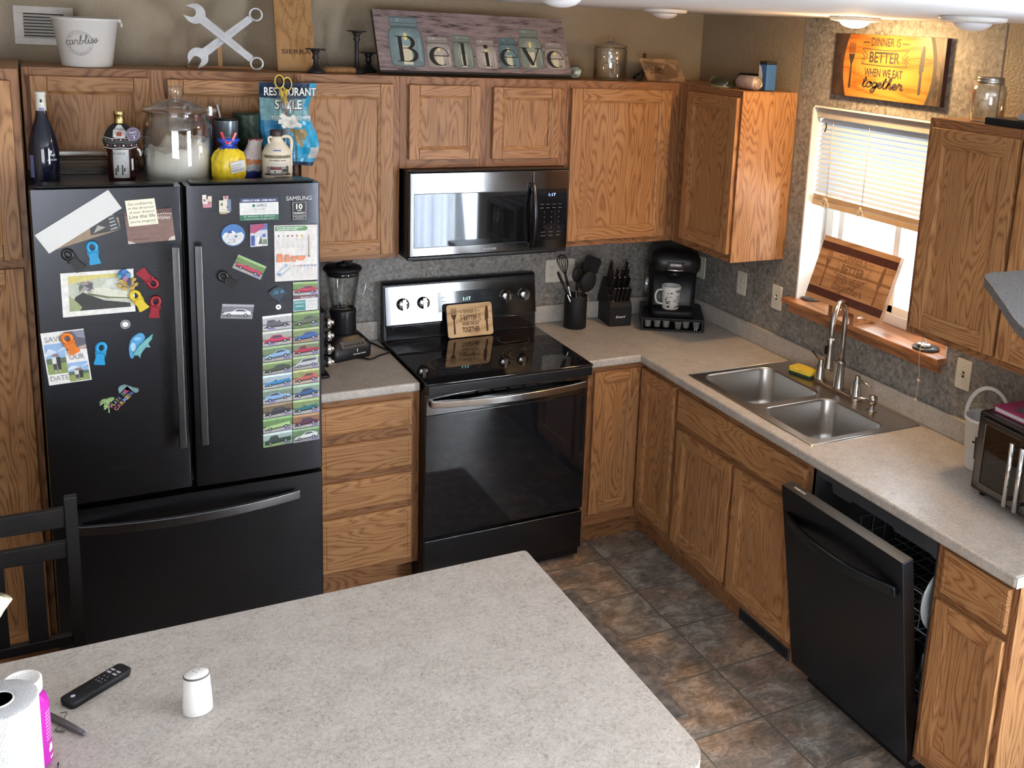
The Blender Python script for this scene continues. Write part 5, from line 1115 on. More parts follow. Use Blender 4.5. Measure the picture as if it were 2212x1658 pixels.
def wrench(label, a, b, y, r_):
    """Combination wrench: open jaw at a, ring at b, given as (x, z)."""
    A, B = V3((a[0], y, a[1])), V3((b[0], y, b[1])); U = (B - A).normalized(); Vv = V3((-U.z, 0, U.x)); ln = (B - A).length
    t = thing('wrench', label, 'wrench', (a[0], y, a[1]), group='crossed display wrenches'); al = M('cast_aluminium', (.42, .42, .43), .30, .7, .1); th = .014
    jaw = [(r_ * 1.02 * cos(q), r_ * sin(q)) for q in [radians(x) for x in range(48, 313, 12)]]
    jaw = [(p * 1.0, q) for p, q in jaw]
    outer = [(r_ * cos(radians(q)), r_ * sin(radians(q))) for q in range(-140, 141, 14)]; o2 = [(-r_ * 1.06, r_ * .52), (-r_ * .2, r_ * .44), (r_ * .02, r_ * .28), (r_ * .08, 0), (r_ * .02, -r_ * .28), (-r_ * .2, -r_ * .44), (-r_ * 1.06, -r_ * .46)]
    rot = radians(24); rt = lambda p: (p[0] * cos(rot) - p[1] * sin(rot), p[0] * sin(rot) + p[1] * cos(rot))
    mb = MB([al]); mb.prism([rt(p) for p in outer + o2], A, U, Vv, -Y, th); mb.build('open_jaw', t, .003)
    mb = MB([al]); s0, s1 = r_ * .8, ln - .026; mb.prism([(s0, -.0165), (s1, -.0135), (s1, .0135), (s0, .0165)], A + V3((0, -.002, 0)), U, Vv, -Y, th - .004)
    fl = rrect(s0 + .018, s1 - .014, -.008, .008, .008, 4); mb.stroke(fl, .003, A + V3((0, -.0125, 0)), U, Vv, 0, True); mb.stroke(fl, .003, A + V3((0, -.0128, 0)), U, Vv, 0, True); mb.build('shank', t, .002)
    mb = MB([al]); n = 24; ro = .027; ri = [(.0185 + .0018 * (i % 2)) for i in range(n)]
    o_ = [(ro * cos(2 * pi * i / n), ro * sin(2 * pi * i / n)) for i in range(n)]; i_ = [(ri[i] * cos(2 * pi * i / n), ri[i] * sin(2 * pi * i / n)) for i in range(n)]
    f = lambda p, d: B + U * p[0] + Vv * p[1] - Y * d
    vs = [f(p, 0) for p in o_] + [f(p, 0) for p in i_] + [f(p, th) for p in o_] + [f(p, th) for p in i_]; fs = []
    for i in range(n):
        j = (i + 1) % n; fs += [(i, j, n + j, n + i), (2 * n + i, 3 * n + i, 3 * n + j, 2 * n + j), (i, 2 * n + i, 2 * n + j, j), (n + i, n + j, 3 * n + j, 3 * n + i)]
    mb.add(vs, fs); mb.build('ring_end', t, .0015)
    mb = MB([M('raised_letters', (.30, .30, .31), .4, .5)]); mb.text('CHROME VANADIUM', A + U * ln * .5 - Vv * .004 + V3((0, -.0132, 0)), U, Vv, .008, w=ln * .42); mb.build('lettering', t)
wrench('grey wrench leaning with its open jaw at the upper left, crossing in front', (-2.470, 2.356), (-2.247, 2.174), -.205, .038)
wrench('grey wrench leaning with its open jaw at the lower left, crossing behind', (-2.462, 2.190), (-2.243, 2.364), -.185, .038)
mb = MB([OX, BAMBOO]); mb.box(-2.50, -2.225, -.165, -.115, TZ, TZ + .012).box(-2.385, -2.368, -.165, -.158, TZ + .012, 2.30, 1); tag(mb.build('display_stand', None, .001), 'low wooden stand with thin upright holding the crossed wrenches', 'stand')
p = Pan((-2.164, -.195, TZ), X * .148, V3((0, .08, .318)), .012, BAMBOO); t = thing('engraved_board', 'tall narrow bamboo board engraved with a dog head and name, leaning on the wall', 'plaque', (-2.09, -.16, TZ)); p.build('board', t)
q = sub_pan(p, 'e', t)
def sk_(pts, w=.0010): q.stroke(smooth_curve([(a / 100, .30 + b / 100 * .62) for a, b in pts], 5), w, BURN)
for st in ([(45, 12), (28, 26), (20, 44), (24, 62), (30, 74), (36, 92), (44, 96), (50, 88), (53, 80)], [(66, 76), (74, 88), (79, 90), (80, 78), (80, 60), (84, 48), (92, 38), (97, 28), (94, 18), (85, 14), (74, 18), (60, 24)], [(84, 52), (78, 64), (74, 66)], [(29, 46), (34, 58), (46, 56), (56, 58), (66, 64)], [(29, 46), (36, 38), (46, 34), (52, 32)], [(40, 78), (40, 88), (44, 80)], [(72, 76), (76, 82), (76, 72)], [(56, 58), (64, 52), (68, 58), (60, 62)], [(91, 30), (96, 30), (94, 24), (90, 27)], [(74, 18), (70, 8)]): sk_(st)
q.text('SIERRA', .52, .215, .055, BURN, .78, bold=.012); o = q.build('engraving', t); o['label'] = 'burnt dog head drawing and name'
def candlestick(lb, x, y, h, r1=.038):
    t = thing('candlestick', lb, 'candle holder', (x, y, TZ), group='black candlesticks on the cabinets'); mb = MB([BLACKI])
    mb.lathe([(.034, .0005), (.036, .006), (.030, .012), (.018, .022), (.010, .034), (.0085, .05), (.0085, h - .045), (.014, h - .036), (.010, h - .026), (.014, h - .016), (.020, h - .008), (.012, h - .006)], seg=24); mb.build('stem', t, local=True)
    mb = MB([BLACKI]); mb.lathe([(.012, h - .006), (r1, h - .005), (r1 + .003, h - .001), (r1, h), (0, h - .001)], seg=28); mb.build('plate', t, local=True)
candlestick('short black iron candlestick in front of the bamboo board', -2.028, -.262, .098); candlestick('tall black iron candlestick left of the jar canvas', -1.842, -.19, .175); candlestick('black iron candlestick half hidden behind the jar canvas', -1.765, -.09, .085)
mb = MB([BAMBOO]); mb.loft([[(-1.985 + .0 + x, -.23 + y, TZ + z) for x, y in rrect(0, .14, 0, .10, .03, 4)] for z in (.0005, .014)] + [[(-1.985 + .02 + x * .8, -.22 + y * .8, TZ + .024) for x, y in rrect(0, .14, 0, .10, .03, 4)]], 0, True); tag(mb.build('wood_slice', None), 'flat rounded slab of wood lying between two candlesticks', 'wood slab')

# jar canvas
t = thing('jar_canvas', 'long canvas print of seven glass jars spelling Believe, leaning on the wall', 'picture', (-1.33, -.2, TZ))
def planks():
    m = bpy.data.materials.new('weathered_plank_print'); N, L, b = nodes(m); tc = N.new('ShaderNodeTexCoord'); mp = N.new('ShaderNodeMapping'); mp.inputs['Scale'].default_value = (9, 60, 60)
    a = N.new('ShaderNodeTexNoise'); a.inputs['Scale'].default_value = 1; a.inputs['Detail'].default_value = 6; a.inputs['Roughness'].default_value = .7; L.new(tc.outputs['Object'], mp.inputs[0]); L.new(mp.outputs[0], a.inputs[0])
    rp = N.new('ShaderNodeValToRGB'); e = rp.color_ramp.elements; e[0].position = .36; e[0].color = (.028, .018, .020, 1); e[1].position = .62; e[1].color = (.30, .23, .225, 1); x = e.new(.44); x.color = (.185, .135, .135, 1)
    L.new(a.outputs['Fac'], rp.inputs[0]); L.new(rp.outputs[0], b.inputs['Base Color']); b.inputs['Roughness'].default_value = .7; return m
CW, CH = .884, .284; p = Pan((-1.768, -.262, TZ + .004), X * CW, V3((0, .130, .253)).normalized() * CH, .022, planks(), INK); p.poly([(0, 0), (1, 0), (1, .035), (0, .03)], INK); p.build('canvas', t)
q = sub_pan(p, 'jars', t); g = sub_pan(p, 'l', t); g.k += .0016
JB, JG, JC, JT = (.16, .225, .235), (.19, .225, .19), (.32, .285, .255), (.105, .17, .185); GL = M('candle_glow_print', (.62, .58, .42), .7, 0, .05); FLM = M('flame_print', (.80, .66, .22), .6)
def serif(ch, x, y, h):
    """Didone capitals and lower case drawn as thick and thin ribbons."""
    k = p.h / p.w * h; S_ = lambda pts, w: g.stroke([(x + a * k, y + b * h) for a, b in pts], [u * h * p.h for u in w] if isinstance(w, list) else w * h * p.h, INK)
    if ch == 'B':
        S_([(-.22, 0), (-.22, 1)], .14); S_([(-.40, .985), (.05, .985)], .03); S_([(-.40, .015), (.08, .015)], .03); S_([(-.2, .53), (.05, .53)], .03)
        for cy, ry, rx in ((.76, .225, .24), (.27, .255, .30)): S_([(.02 + rx * sin(a), cy + ry * cos(a)) for a in [pi * i / 12 for i in range(13)]], [.03 + .12 * sin(pi * i / 12) for i in range(13)])
    elif ch == 'e':
        S_([(.02 + .30 * cos(radians(a)), .32 + .32 * sin(radians(a))) for a in range(5, 320, 15)], [.03 + .13 * max(0, -cos(radians(a))) for a in range(5, 320, 15)]); S_([(-.27, .34), (.32, .34)], .035)
    elif ch == 'l': S_([(0, 0), (0, 1)], .14); S_([(-.18, .015), (.18, .015)], .03); S_([(-.18, .985), (0, .985)], .03)
    elif ch == 'i': S_([(0, 0), (0, .64)], .14); S_([(-.18, .015), (.18, .015)], .03); S_([(-.18, .63), (0, .63)], .03); g.poly([(x + a * k, y + b * h) for a, b in circ(0, .88, .095)], INK)
    elif ch == 'v': S_([(-.26, .63), (0, .02)], .13); S_([(.28, .63), (0, .02)], .04); S_([(-.40, .63), (-.1, .63)], .03); S_([(.14, .63), (.40, .63)], .03)
for ch, x0, x1, y0, y1, c, lh in (('B', .055, .232, .085, .90, JB, .36), ('e', .235, .370, .085, .60, JC, .40), ('l', .372, .482, .085, .64, JG, .33), ('i', .488, .608, .09, .585, JC, .33), ('e', .612, .726, .11, .63, JT, .38), ('v', .726, .862, .11, .80, JG, .42), ('e', .865, .984, .11, .585, JC, .38)):
    q.k = p.k + .0001; w, h = x1 - x0, y1 - y0; cx_ = (x0 + x1) / 2; col = P(*c); dk = P(*[v_ * .55 for v_ in c]); ltc = P(*[min(.7, v_ * 1.45 + .02) for v_ in c]); rz = .18
    body = [(x0 + w * .03, y0 + h * .12), (x0 + w * .16, y0 + h * .015), (x1 - w * .16, y0 + h * .015), (x1 - w * .03, y0 + h * .12), (x1 - w * .03, y0 + h * .60), (x1 - w * .17, y0 + h * .775), (x0 + w * .17, y0 + h * .775), (x0 + w * .03, y0 + h * .60)]
    sm = smooth_curve(body, 4, True); q.poly(sm, dk); q.poly([(cx_ + (a - cx_) * .93, y0 + h * .4 + (b_ - y0 - h * .4) * .95) for a, b_ in sm], col); q.poly(circ(cx_, y0 + h * .42, w * .40, 20, h * .32), P(*[v_ * 1.12 for v_ in c])); q.poly(circ(cx_, y0 + h * .45, w * .29, 20, h * .25), P(*[v_ * 1.28 + .01 for v_ in c])); q.poly(circ(cx_, y0 + h * .52, w * .17, 20, h * .16), ltc)
    q.rect(x0 + w * .11, y0 + h * .80, x1 - w * .11, y0 + h * .995, dk); q.rect(x0 + w * .13, y0 + h * .82, x1 - w * .13, y0 + h * .97, col); q.rect(x0 + w * .11, y0 + h * .86, x1 - w * .11, y0 + h * .88, dk); q.rect(x0 + w * .3, y0 + h * .90, x0 + w * .38, y0 + h * .96, ltc); q.rect(x0 + w * .13, y0 + h * .765, x1 - w * .13, y0 + h * .80, dk)
    q.rect(cx_ - w * .13, y0 + h * .05, cx_ + w * .13, y0 + h * .44, GL); q.poly(circ(cx_, y0 + h * .445, w * .13, 12, h * .03), ltc); q.poly(circ(cx_, y0 + h * .60, w * .055, 12, h * .075), FLM); q.rect(x1 - w * .16, y0 + h * .12, x1 - w * .11, y0 + h * .58, ltc)
    serif(ch, cx_, y0 + h * .08 + (0 if ch != 'B' else .02), lh * 1.14)
o = q.build('jar_prints', t); o['label'] = 'seven printed candle jars'; o = g.build('lettering', t); o['label'] = 'dark serif letters'

def can(name, lb, c, axis, r, h, body, ends, extra=None):
    t = thing(name, lb, 'can', c); R = V3(axis).to_track_quat('Z', 'Y').to_matrix(); mb = MB([body]); mb.lathe([(r * .80, .003), (r, .010), (r, h - .014), (r * .83, h - .002)], (0, 0, 0), 28, 0, True, rot=R); mb.build('can_wall', t, local=True)
    mb = MB([ends]); mb.lathe([(r * .80, h - .003), (r * .84, h), (r * .78, h), (r * .74, h - .006), (0, h - .005)], (0, 0, 0), 24, 0, True, rot=R); mb.lathe([(r * .8, .004), (r * .72, .001), (r * .6, .010), (0, .010)], (0, 0, 0), 24, 0, True, rot=R)
    q_ = R @ V3((0, 0, h - .0035)); mb.T = Matrix.Translation(q_) @ R.to_4x4(); mb.stroke(circ(0, .006, .009, 14), .002, (0, 0, 0), X, Y, 0, True); mb.stroke(circ(0, -.010, .007, 14), .002, (0, 0, .0006), X, Y, 0, True); mb.T = None; mb.build('can_end', t, local=True)
    if extra: extra(t, R, r, h)
SILV = M('can_silver', (.55, .55, .55), .28, 1.0); PNK = M('can_pinkish_print', (.42, .34, .33), .4, .3, .15, 60)
can('drink_can', 'silver can lying beside the lidded glass jar, end toward the room', (-.845, -.235, TZ + .032), (.55, .82, 0), .031, .115, M('can_green_grey', (.26, .27, .22), .35, .5, .5, 60), SILV)
def jar(lb, c, prof, lid, n=40, name='glass_jar'):
    t = thing(name, lb, 'jar', c); mb = MB([GLASS]); mb.lathe(prof, seg=n); mb.build('jar_body', t, local=True); mb = MB([lid[0]]); mb.lathe(lid[1], seg=n); mb.build('lid', t, local=True); return t
jar('lidded clear glass jar on the cabinet right of the jar canvas', (-.643, -.20, TZ), [(0, .001), (.076, .001), (.079, .006), (.080, .14), (.074, .152), (.071, .153), (.075, .14), (.075, .010), (0, .008)], (GLASS, [(.080, .1535), (.080, .159), (.060, .168), (.022, .178), (.014, .182), (.018, .192), (.014, .199), (0, .200)]))
pq = thing('carved_plaque', 'small carved wooden plaque tilted at the right end of the cabinet tops', 'plaque', (-.33, -.2, TZ)); CV = M('carved_wood', (.26, .145, .065), .7, 0, .6, 28)
pp_ = Pan((-.415, -.17, TZ + .002), V3((.165, -.09, -.000)), V3((-.045, .02, .105)), .02, CV); 
for i in range(7): pp_.poly(smooth_curve([(random.uniform(.1, .85) + .09 * cos(a), random.uniform(.1, .85) + .10 * sin(a)) for a in (0, 1.3, 2.6, 3.9, 5.2)], 3, True), M('carved_dark_blob', (.15, .075, .03), .8))  # darker blobs scattered at random over the board face
pp_.build('board', pq)
t = thing('easel_stand', 'black scrolled plate stand beside the carved plaque', 'stand', (-.45, -.17, TZ)); mb = MB([BLACKI]); mb.tube(smooth_curve([(-.50, -.22, TZ + .006), (-.475, -.21, TZ + .006), (-.45, -.185, TZ + .02), (-.435, -.165, TZ + .06), (-.432, -.16, TZ + .115), (-.432, -.158, TZ + .128)], 6), .008, 8); mb.tube([(-.50, -.225, TZ + .006), (-.50, -.20, TZ + .03)], .006, 8); mb.tube([(-.436, -.165, TZ + .05), (-.455, -.105, TZ + .007)], .007, 8); mb.build('scroll_frame', t)

# on the corner wall cabinet and the right-hand cabinet
can('drink_can', 'pinkish printed can with gold lid lying on the corner cabinet', (-.215, -.655, TZ + .033), (.18, -.98, 0), .032, .120, PNK, GOLD)
t = thing('goggles', 'green-tinted clear safety goggles on the corner cabinet', 'goggles', (-.22, -.53, TZ)); mb = MB([LENS]); n = 14
ring = lambda s, dz, k: [(-.225 + s * .058 * cos(a) * k + .02 * sin(a), -.535 + .075 * sin(a) * k - .05 * cos(a) * k * s * .3, TZ + dz + .0 * a) for a in [2 * pi * i / 20 for i in range(20)]]
mb.loft([ring(1, .002, .98), ring(1, .020, 1.0), ring(1, .038, .92), ring(1, .050, .66)], 0, True, False, True); mb.build('shield', t); mb = MB([M('goggle_strap', (.20, .22, .15), .6)]); mb.tube(ring(1, .004, 1.0), .004, 8, 0, True); mb.build('rim', t)
mb = MB([BLACKM]); mb.loft([[(x, y, TZ + z) for x, y in rrect(-.11, -.01, -.66, -.47, .03, 4)] for z in (.0008, .055)] + [[(x, y, TZ + .066) for x, y in rrect(-.10, -.02, -.65, -.48, .025, 4)]], 0, True); tag(mb.build('camera_case'), 'black rounded case behind the goggles on the corner cabinet', 'case')
t = thing('blue_can', 'upright blue and white tin behind the lying can on the corner cabinet', 'tin', (-.11, -.725, TZ)); mb = MB([M('tin_blue', (.045, .14, .36), .35), INK, WINK])
mb.box(-.028, .028, -.028, .028, .0008, .118, 0); mb.box(-.029, .029, -.029, .029, .118, .132, 1); mb.build('tin_body', t, .004, local=True); pz = Pan((-.0288, .0285, .004), V3((0, -.057, 0)), V3((0, 0, .112)), .0002, MATS['tin_blue']); pz.poly([(0, 0), (.35, 0), (.52, .3), (.5, .6), (.3, .9), (0, 1)], WINK); pz.build('white_swoosh', t, True)
lt = jar('tall screw-top mason jar on the cabinet right of the window', (-.2, -2.083, TZ), [(0, .001), (.052, .001), (.056, .006), (.057, .10), (.052, .120), (.042, .130), (.041, .139), (.038, .139), (.048, .116), (.053, .10), (.052, .010), (0, .008)], (M('zinc_lid', (.42, .40, .36), .3, 1.0), [(.0435, .128), (.0445, .130), (.0445, .138), (.0435, .140), (.0445, .142), (.0445, .148), (.042, .150), (0, .1505)]), name='mason_jar')
mb = MB([BLACK]); mb.box(-.30, -.16, -2.36, -2.165, TZ, TZ + .024); tag(mb.build('black_box', None, .002), 'flat black box in front of the mason jar on the right cabinet', 'box')
mb = MB([M('clear_holder_grey', (.35, .36, .36), .2)]); mb.box(-.27, -.20, -2.345, -2.27, TZ + .0245, TZ + .045); tag(mb.build('card_box', None, .002), 'small grey box on top of the flat black box', 'box')

# ------------------------------------------------------------------ on top of the refrigerator
RZ = 1.7728
t = thing('wine_bottle', 'dark blue wine bottle with white neck foil on the refrigerator', 'bottle', (-3.006, -.595, RZ)); BOT = M('bottle_dark_blue', (.006, .008, .020), .08, 0, .1, spec=.6)
mb = MB([BOT]); mb.lathe([(.030, .001), (.041, .002), (.0435, .008), (.0450, .075), (.0455, .115), (.041, .150), (.031, .188), (.020, .222), (.0155, .250), (.0148, .262)], seg=36); mb.build('bottle_glass', t, local=True)
mb = MB([P(.62, .60, .55), INK]); mb.lathe([(.0162, .245), (.0158, .262), (.0150, .296), (.0165, .298), (.0165, .305), (.0150, .308), (0, .3085)], seg=24); mb.build('neck_foil', t, local=True)
def wrap(mb, r, a0, a1, z0, z1, mat, n=10): mb.add([(r * cos(radians(a0 + (a1 - a0) * i / n)), r * sin(radians(a0 + (a1 - a0) * i / n)), z) for z in (z0, z1) for i in range(n + 1)], [(i, i + 1, n + 2 + i, n + 1 + i) for i in range(n)], mat, True)
def wtext(mb, s_, r, a, z, h, mat, w=None, **k):
    """Writing bent round a vertical cylinder; a is the facing angle in degrees."""
    vs, fs, tw = glyphs(s_, **k); kk = h / .70; kx = w / tw if w else kk
    mb.add([(r * cos(radians(a) + (x - tw / 2) * kx / r), r * sin(radians(a) + (x - tw / 2) * kx / r), z + y * kk) for x, y in vs], fs, mat)
mb = MB([WINK, P(.12, .13, .28), INK]); wtext(mb, 'ANTINORI', .0463, 300, .082, .006, 0, .032); wtext(mb, 'Asti', .0463, 300, .098, .009, 0); wrap(mb, .0162, 262, 285, .274, .284, 2); wrap(mb, .0166, 250, 300, .247, .256, 1)
mb.add([(.0464 * cos(radians(a)), .0464 * sin(radians(a)), z) for a, z in ((292, .112), (296, .105), (300, .112), (296, .119))], [(0, 1, 2, 3)], 0); wrap(mb, .0457, 200, 226, .025, .10, 1); mb.build('label', t, local=True)

t = thing('liquor_bottle', 'dark rum bottle wearing a patterned neck bandana on the refrigerator', 'bottle', (-2.773, -.60, RZ)); mb = MB([M('bottle_dark_red', (.030, .006, .006), .08, spec=.6)])
mb.lathe([(.036, .001), (.042, .003), (.0435, .01), (.0435, .128), (.036, .150), (.020, .172), (.0155, .190), (.0155, .212)], seg=34); mb.build('bottle_glass', t, local=True)
mb = MB([GOLD]); mb.lathe([(.0175, .204), (.0165, .207), (.0165, .232), (.018, .234), (.018, .246), (.0165, .248), (0, .2485)], seg=24); mb.build('gold_cap', t, local=True)
mb = MB([P(.42, .42, .41), INK, WINK]); wrap(mb, .0440, 232, 300, .020, .118, 0); wtext(mb, 'BACARDI', .0443, 254, .100, .009, 1, .045); 
for i in range(5): wrap(mb, .0443, 240 + 9 * i, 246 + 9 * i, .030 + .012 * (i % 3), .055 + .010 * (i % 2), 1, 3)
wrap(mb, .0440, 312, 326, .045, .085, 2); mb.build('label', t, local=True)
BND = M('bandana_black', (.022, .020, .022), .9); BNR = P(.30, .05, .03, .9); BNG = P(.16, .16, .16, .9); BNW = P(.62, .61, .59, .9)
mb = MB([BND, BNW, BNR, BNG]); prof = [(.047, .122), (.053, .126), (.055, .138), (.054, .150), (.049, .165), (.042, .180), (.030, .196), (.019, .204)]
mb.lathe(prof, seg=40, mat=0)
for z, r, mt in ((.124, .0535, 1), (.143, .0563, 3), (.149, .0556, 3), (.158, .0530, 1)): mb.tube([(r * cos(2 * pi * i / 40) * (1 + .01 * sin(i * 1.7)), r * sin(2 * pi * i / 40), z + .0015 * sin(i * .9)) for i in range(40)], .0016, 5, mt, True)
for i in range(12):
    a = 190 + i * 14; wrap(mb, .0552, a, a + 5, .131, .136, (1, 2)[i % 2], 3); wrap(mb, .0556, a + 6, a + 10, .150, .156, (2, 1)[i % 2], 3)
pts = [(.0575 * cos(radians(a)) * f_, .0575 * sin(radians(a)) * f_, z) for a, z, f_ in ((244, .162, 1), (262, .160, 1), (284, .162, 1), (290, .180, .86), (276, .202, .5), (254, .202, .5), (240, .184, .82))]; mb.add(pts, [list(range(7))], 1); wrap(mb, .0560, 256, 272, .166, .180, 2, 4); wtext(mb, "Tito's", .050, 264, .186, .008, 0, .032, shear=.2)
mb.build('bandana', t, local=True); mb = MB([WINK, BND]); mb.tube(smooth_curve([(.05, -.03, .120), (.058, -.028, .110), (.060, -.022, .095)], 4), .004, 6); mb.build('bandana_tail', t, local=True)
p = Pan((.020, -.064, .146), V3((.044, -.0, .010)), V3((-.010, .0, .046)), .003, P(.10, .07, .13), None, [(x + .5, y + .5) for x, y in circ(0, 0, .5, 28)]); p.stroke([(x + .5, y + .5) for x, y in circ(0, 0, .44, 28)], .0008, P(.35, .3, .42), True).text("Tito's", .5, .56, .16, WINK, .52, shear=.2).rect(.3, .40, .7, .42, WINK).rect(.47, .16, .53, .34, WINK); p.build('round_tag', t, True)

t = thing('flour_jar', 'big lidded glass jar half full of flour on the refrigerator', 'jar', (-2.591, -.60, RZ)); mb = MB([GLASS])
mb.lathe([(0, .001), (.100, .001), (.109, .006), (.1135, .02), (.116, .09), (.1165, .19), (.113, .215), (.103, .230), (.101, .240), (.104, .246), (.100, .246), (.097, .236), (.107, .213), (.1115, .19), (.111, .02), (.100, .010), (0, .008)], seg=56); mb.build('jar_body', t, local=True)
mb = MB([GLASS]); mb.lathe([(.113, .2465), (.116, .249), (.113, .255), (.095, .262), (.070, .276), (.045, .286), (.026, .289), (.019, .291), (.019, .296), (.026, .304), (.026, .328), (.022, .333), (0, .334)], seg=48); mb.build('lid', t, local=True)
FL = M('flour', (.78, .74, .67), .95, 0, .03, 40, bump=.4, bscale=120); mb = MB([FL]); n = 56; rings = [[(.1085 * cos(2 * pi * i / n), .1085 * sin(2 * pi * i / n), .011) for i in range(n)]]
def fl_h(x, y):                                            # heaped on the right and behind, scooped out front-left
    h = .112 + .036 / (1 + math.exp(-(x + .0 + .35 * y) / .007)) + .008 * sin(x * 90 + y * 40) + .005 * sin(y * 130 - x * 55)
    return h + .012 * max(0, 1 - ((x - .01) / .02) ** 2)
for r in (.1085, .085, .06, .035, .012): rings.append([(r * cos(2 * pi * i / n), r * sin(2 * pi * i / n), fl_h(r * cos(2 * pi * i / n), r * sin(2 * pi * i / n))) for i in range(n)])
mb.loft(rings, 0, True); tag(mb.build('flour'), 'heaped white flour inside the big lidded jar', 'flour', None, 'stuff').location = (-2.591, -.60, RZ)
mb = MB([WHITE]); mb.box(-2.488, -2.476, -.64, -.615, RZ + .235, RZ + .268); tag(mb.build('clip', None, .002), 'little white plastic clip on the rim of the flour jar', 'clip')

def pouch(name, lb, c, prof, mats, cat='bag', tilt=(0, 0), flat=.62, seed=1, crumple=.05, rz=0, top=None):
    """Crumpled bag: rings of (half width, height, material) with creases."""
    random.seed(seed); t = thing(name, lb, cat, c, (0, 0, rz)); n = 40; fold = [random.uniform(-1, 1) for _ in range(n)]; rings = []
    for k, (r, z, m_) in enumerate(prof): rings.append([(r * cos(2 * pi * i / n) * (1 + crumple * fold[i] + crumple * .9 * random.uniform(-1, 1)) + tilt[0] * z, r * flat * sin(2 * pi * i / n) * (1 + crumple * fold[(i * 3) % n] + crumple * .9 * random.uniform(-1, 1)) + tilt[1] * z, z + (.004 * random.uniform(-1, 1) if 0 < k < len(prof) - 1 else 0)) for i in range(n)])
    mb = MB(mats); vs = [q_ for r in rings for q_ in r]
    for k in range(len(prof) - 1): pass
    o = len(mb.v); mb.add(vs, [], 0); 
    for k in range(len(prof) - 1):
        for i in range(n): mb.f.append([k * n + i, k * n + (i + 1) % n, (k + 1) * n + (i + 1) % n, (k + 1) * n + i]); mb.m.append(prof[k + 1][2]); mb.sm.append(True)
    for base, rev in ((0, True), ((len(prof) - 1) * n, False)):
        f = [base + i for i in range(n)]; mb.f.append(f[::-1] if rev else f); mb.m.append(prof[0 if rev else -1][2]); mb.sm.append(False)
    mb.build('bag_body', t, local=True); return t
YEL = M('bag_yellow', (.72, .52, .02), .28, 0, .15, 60, bump=.6, bscale=50); BLU = M('bag_blue', (.02, .06, .45), .25, 0, .2, 50, bump=.6, bscale=60)
t = pouch('snack_bag', 'yellow bag twisted shut with a red clip on the refrigerator', (-2.430, -.665, RZ), [(.028, .001, 0), (.046, .006, 0), (.054, .030, 0), (.058, .060, 0), (.055, .085, 0), (.046, .108, 0), (.030, .122, 0), (.020, .130, 1), (.018, .137, 1), (.030, .146, 1), (.038, .155, 1), (.026, .160, 1)], [YEL, BLU], seed=5, crumple=.075)
p = Pan((.002, -.0405, .036), V3((.050, .010, .010)), V3((-.004, -.001, .040)), .0006, P(.50, .50, .48)); p.rect(.06, .12, .9, .3, P(.3, .3, .3)).rect(.06, .42, .7, .5, P(.3, .3, .3)).rect(.06, .62, .8, .7, P(.3, .3, .3)); p.build('nutrition_panel', t, True)
mb = MB([M('clip_red', (.45, .015, .02), .3)]); mb.tube([(-.024, -.012, .182), (-.016, -.014, .155), (-.004, -.015, .140)], [.005, .006, .004], 6, flat=(.006, .004)); mb.tube([(.024, -.012, .180), (.012, -.014, .155), (-.002, -.015, .140)], [.005, .006, .004], 6, flat=(.006, .004)); o = mb.build('bag_clip', t, local=True); o['label'] = 'red spring clip'
t = pouch('flour_bag', 'orange, white and navy bag leaning right, beside the syrup jug', (-2.360, -.580, RZ), [(.042, .001, 2), (.048, .006, 2), (.048, .030, 2), (.047, .055, 3), (.044, .072, 0), (.036, .090, 1), (.028, .110, 1), (.024, .130, 1), (.026, .142, 1), (.020, .146, 4)], [P(.45, .14, .04, .35), P(.50, .42, .40, .35), P(.02, .025, .16, .3), P(.33, .33, .33, .35), P(.35, .03, .04, .35)], tilt=(.28, 0), seed=9)
t = thing('syrup_jug', 'cream maple syrup jug with dark cap and barn picture on the refrigerator', 'jug', (-2.257, -.635, RZ)); JUG = M('jug_cream', (.70, .62, .48), .35, 0, .03)
mb = MB([JUG]); mb.lathe([(0, .001), (.046, .001), (.0515, .006), (.0525, .015), (.0525, .098), (.0500, .106), (.042, .122), (.030, .138), (.0215, .150), (.0215, .165)], seg=40); mb.build('jug_body', t, local=True)
mb = MB([JUG]); mb.tube(smooth_curve([(.017, -.01, .160), (.034, -.012, .163), (.048, -.012, .155), (.0505, -.012, .130), (.048, -.012, .108)], 6), .0055, 10); mb.tube(smooth_curve([(-.019, -.01, .160), (-.030, -.012, .158), (-.030, -.012, .142), (-.026, -.012, .138)], 5), .004, 8); mb.build('handle', t, local=True)
mb = MB([M('cap_dark_brown', (.030, .018, .014), .5)]); mb.lathe([(.0225, .163), (.0232, .166), (.0232, .182), (.021, .185), (0, .1855)], seg=26); mb.build('cap', t, local=True)
mb = MB([P(.33, .27, .17), INK, P(.17, .03, .03), P(.25, .24, .22), P(.55, .52, .45), P(.07, .12, .35), P(.03, .05, .03)]); A0 = 262; r0 = .0531
wrap(mb, r0, A0 - 62, A0 + 62, .086, .098, 0, 20); wtext(mb, 'WISCONSIN', r0 + .0004, A0, .0875, .0085, 1, .098, bold=.02); wtext(mb, 'Pure Maple Syrup', r0 + .0003, A0, .076, .006, 1, .060, bold=.02)
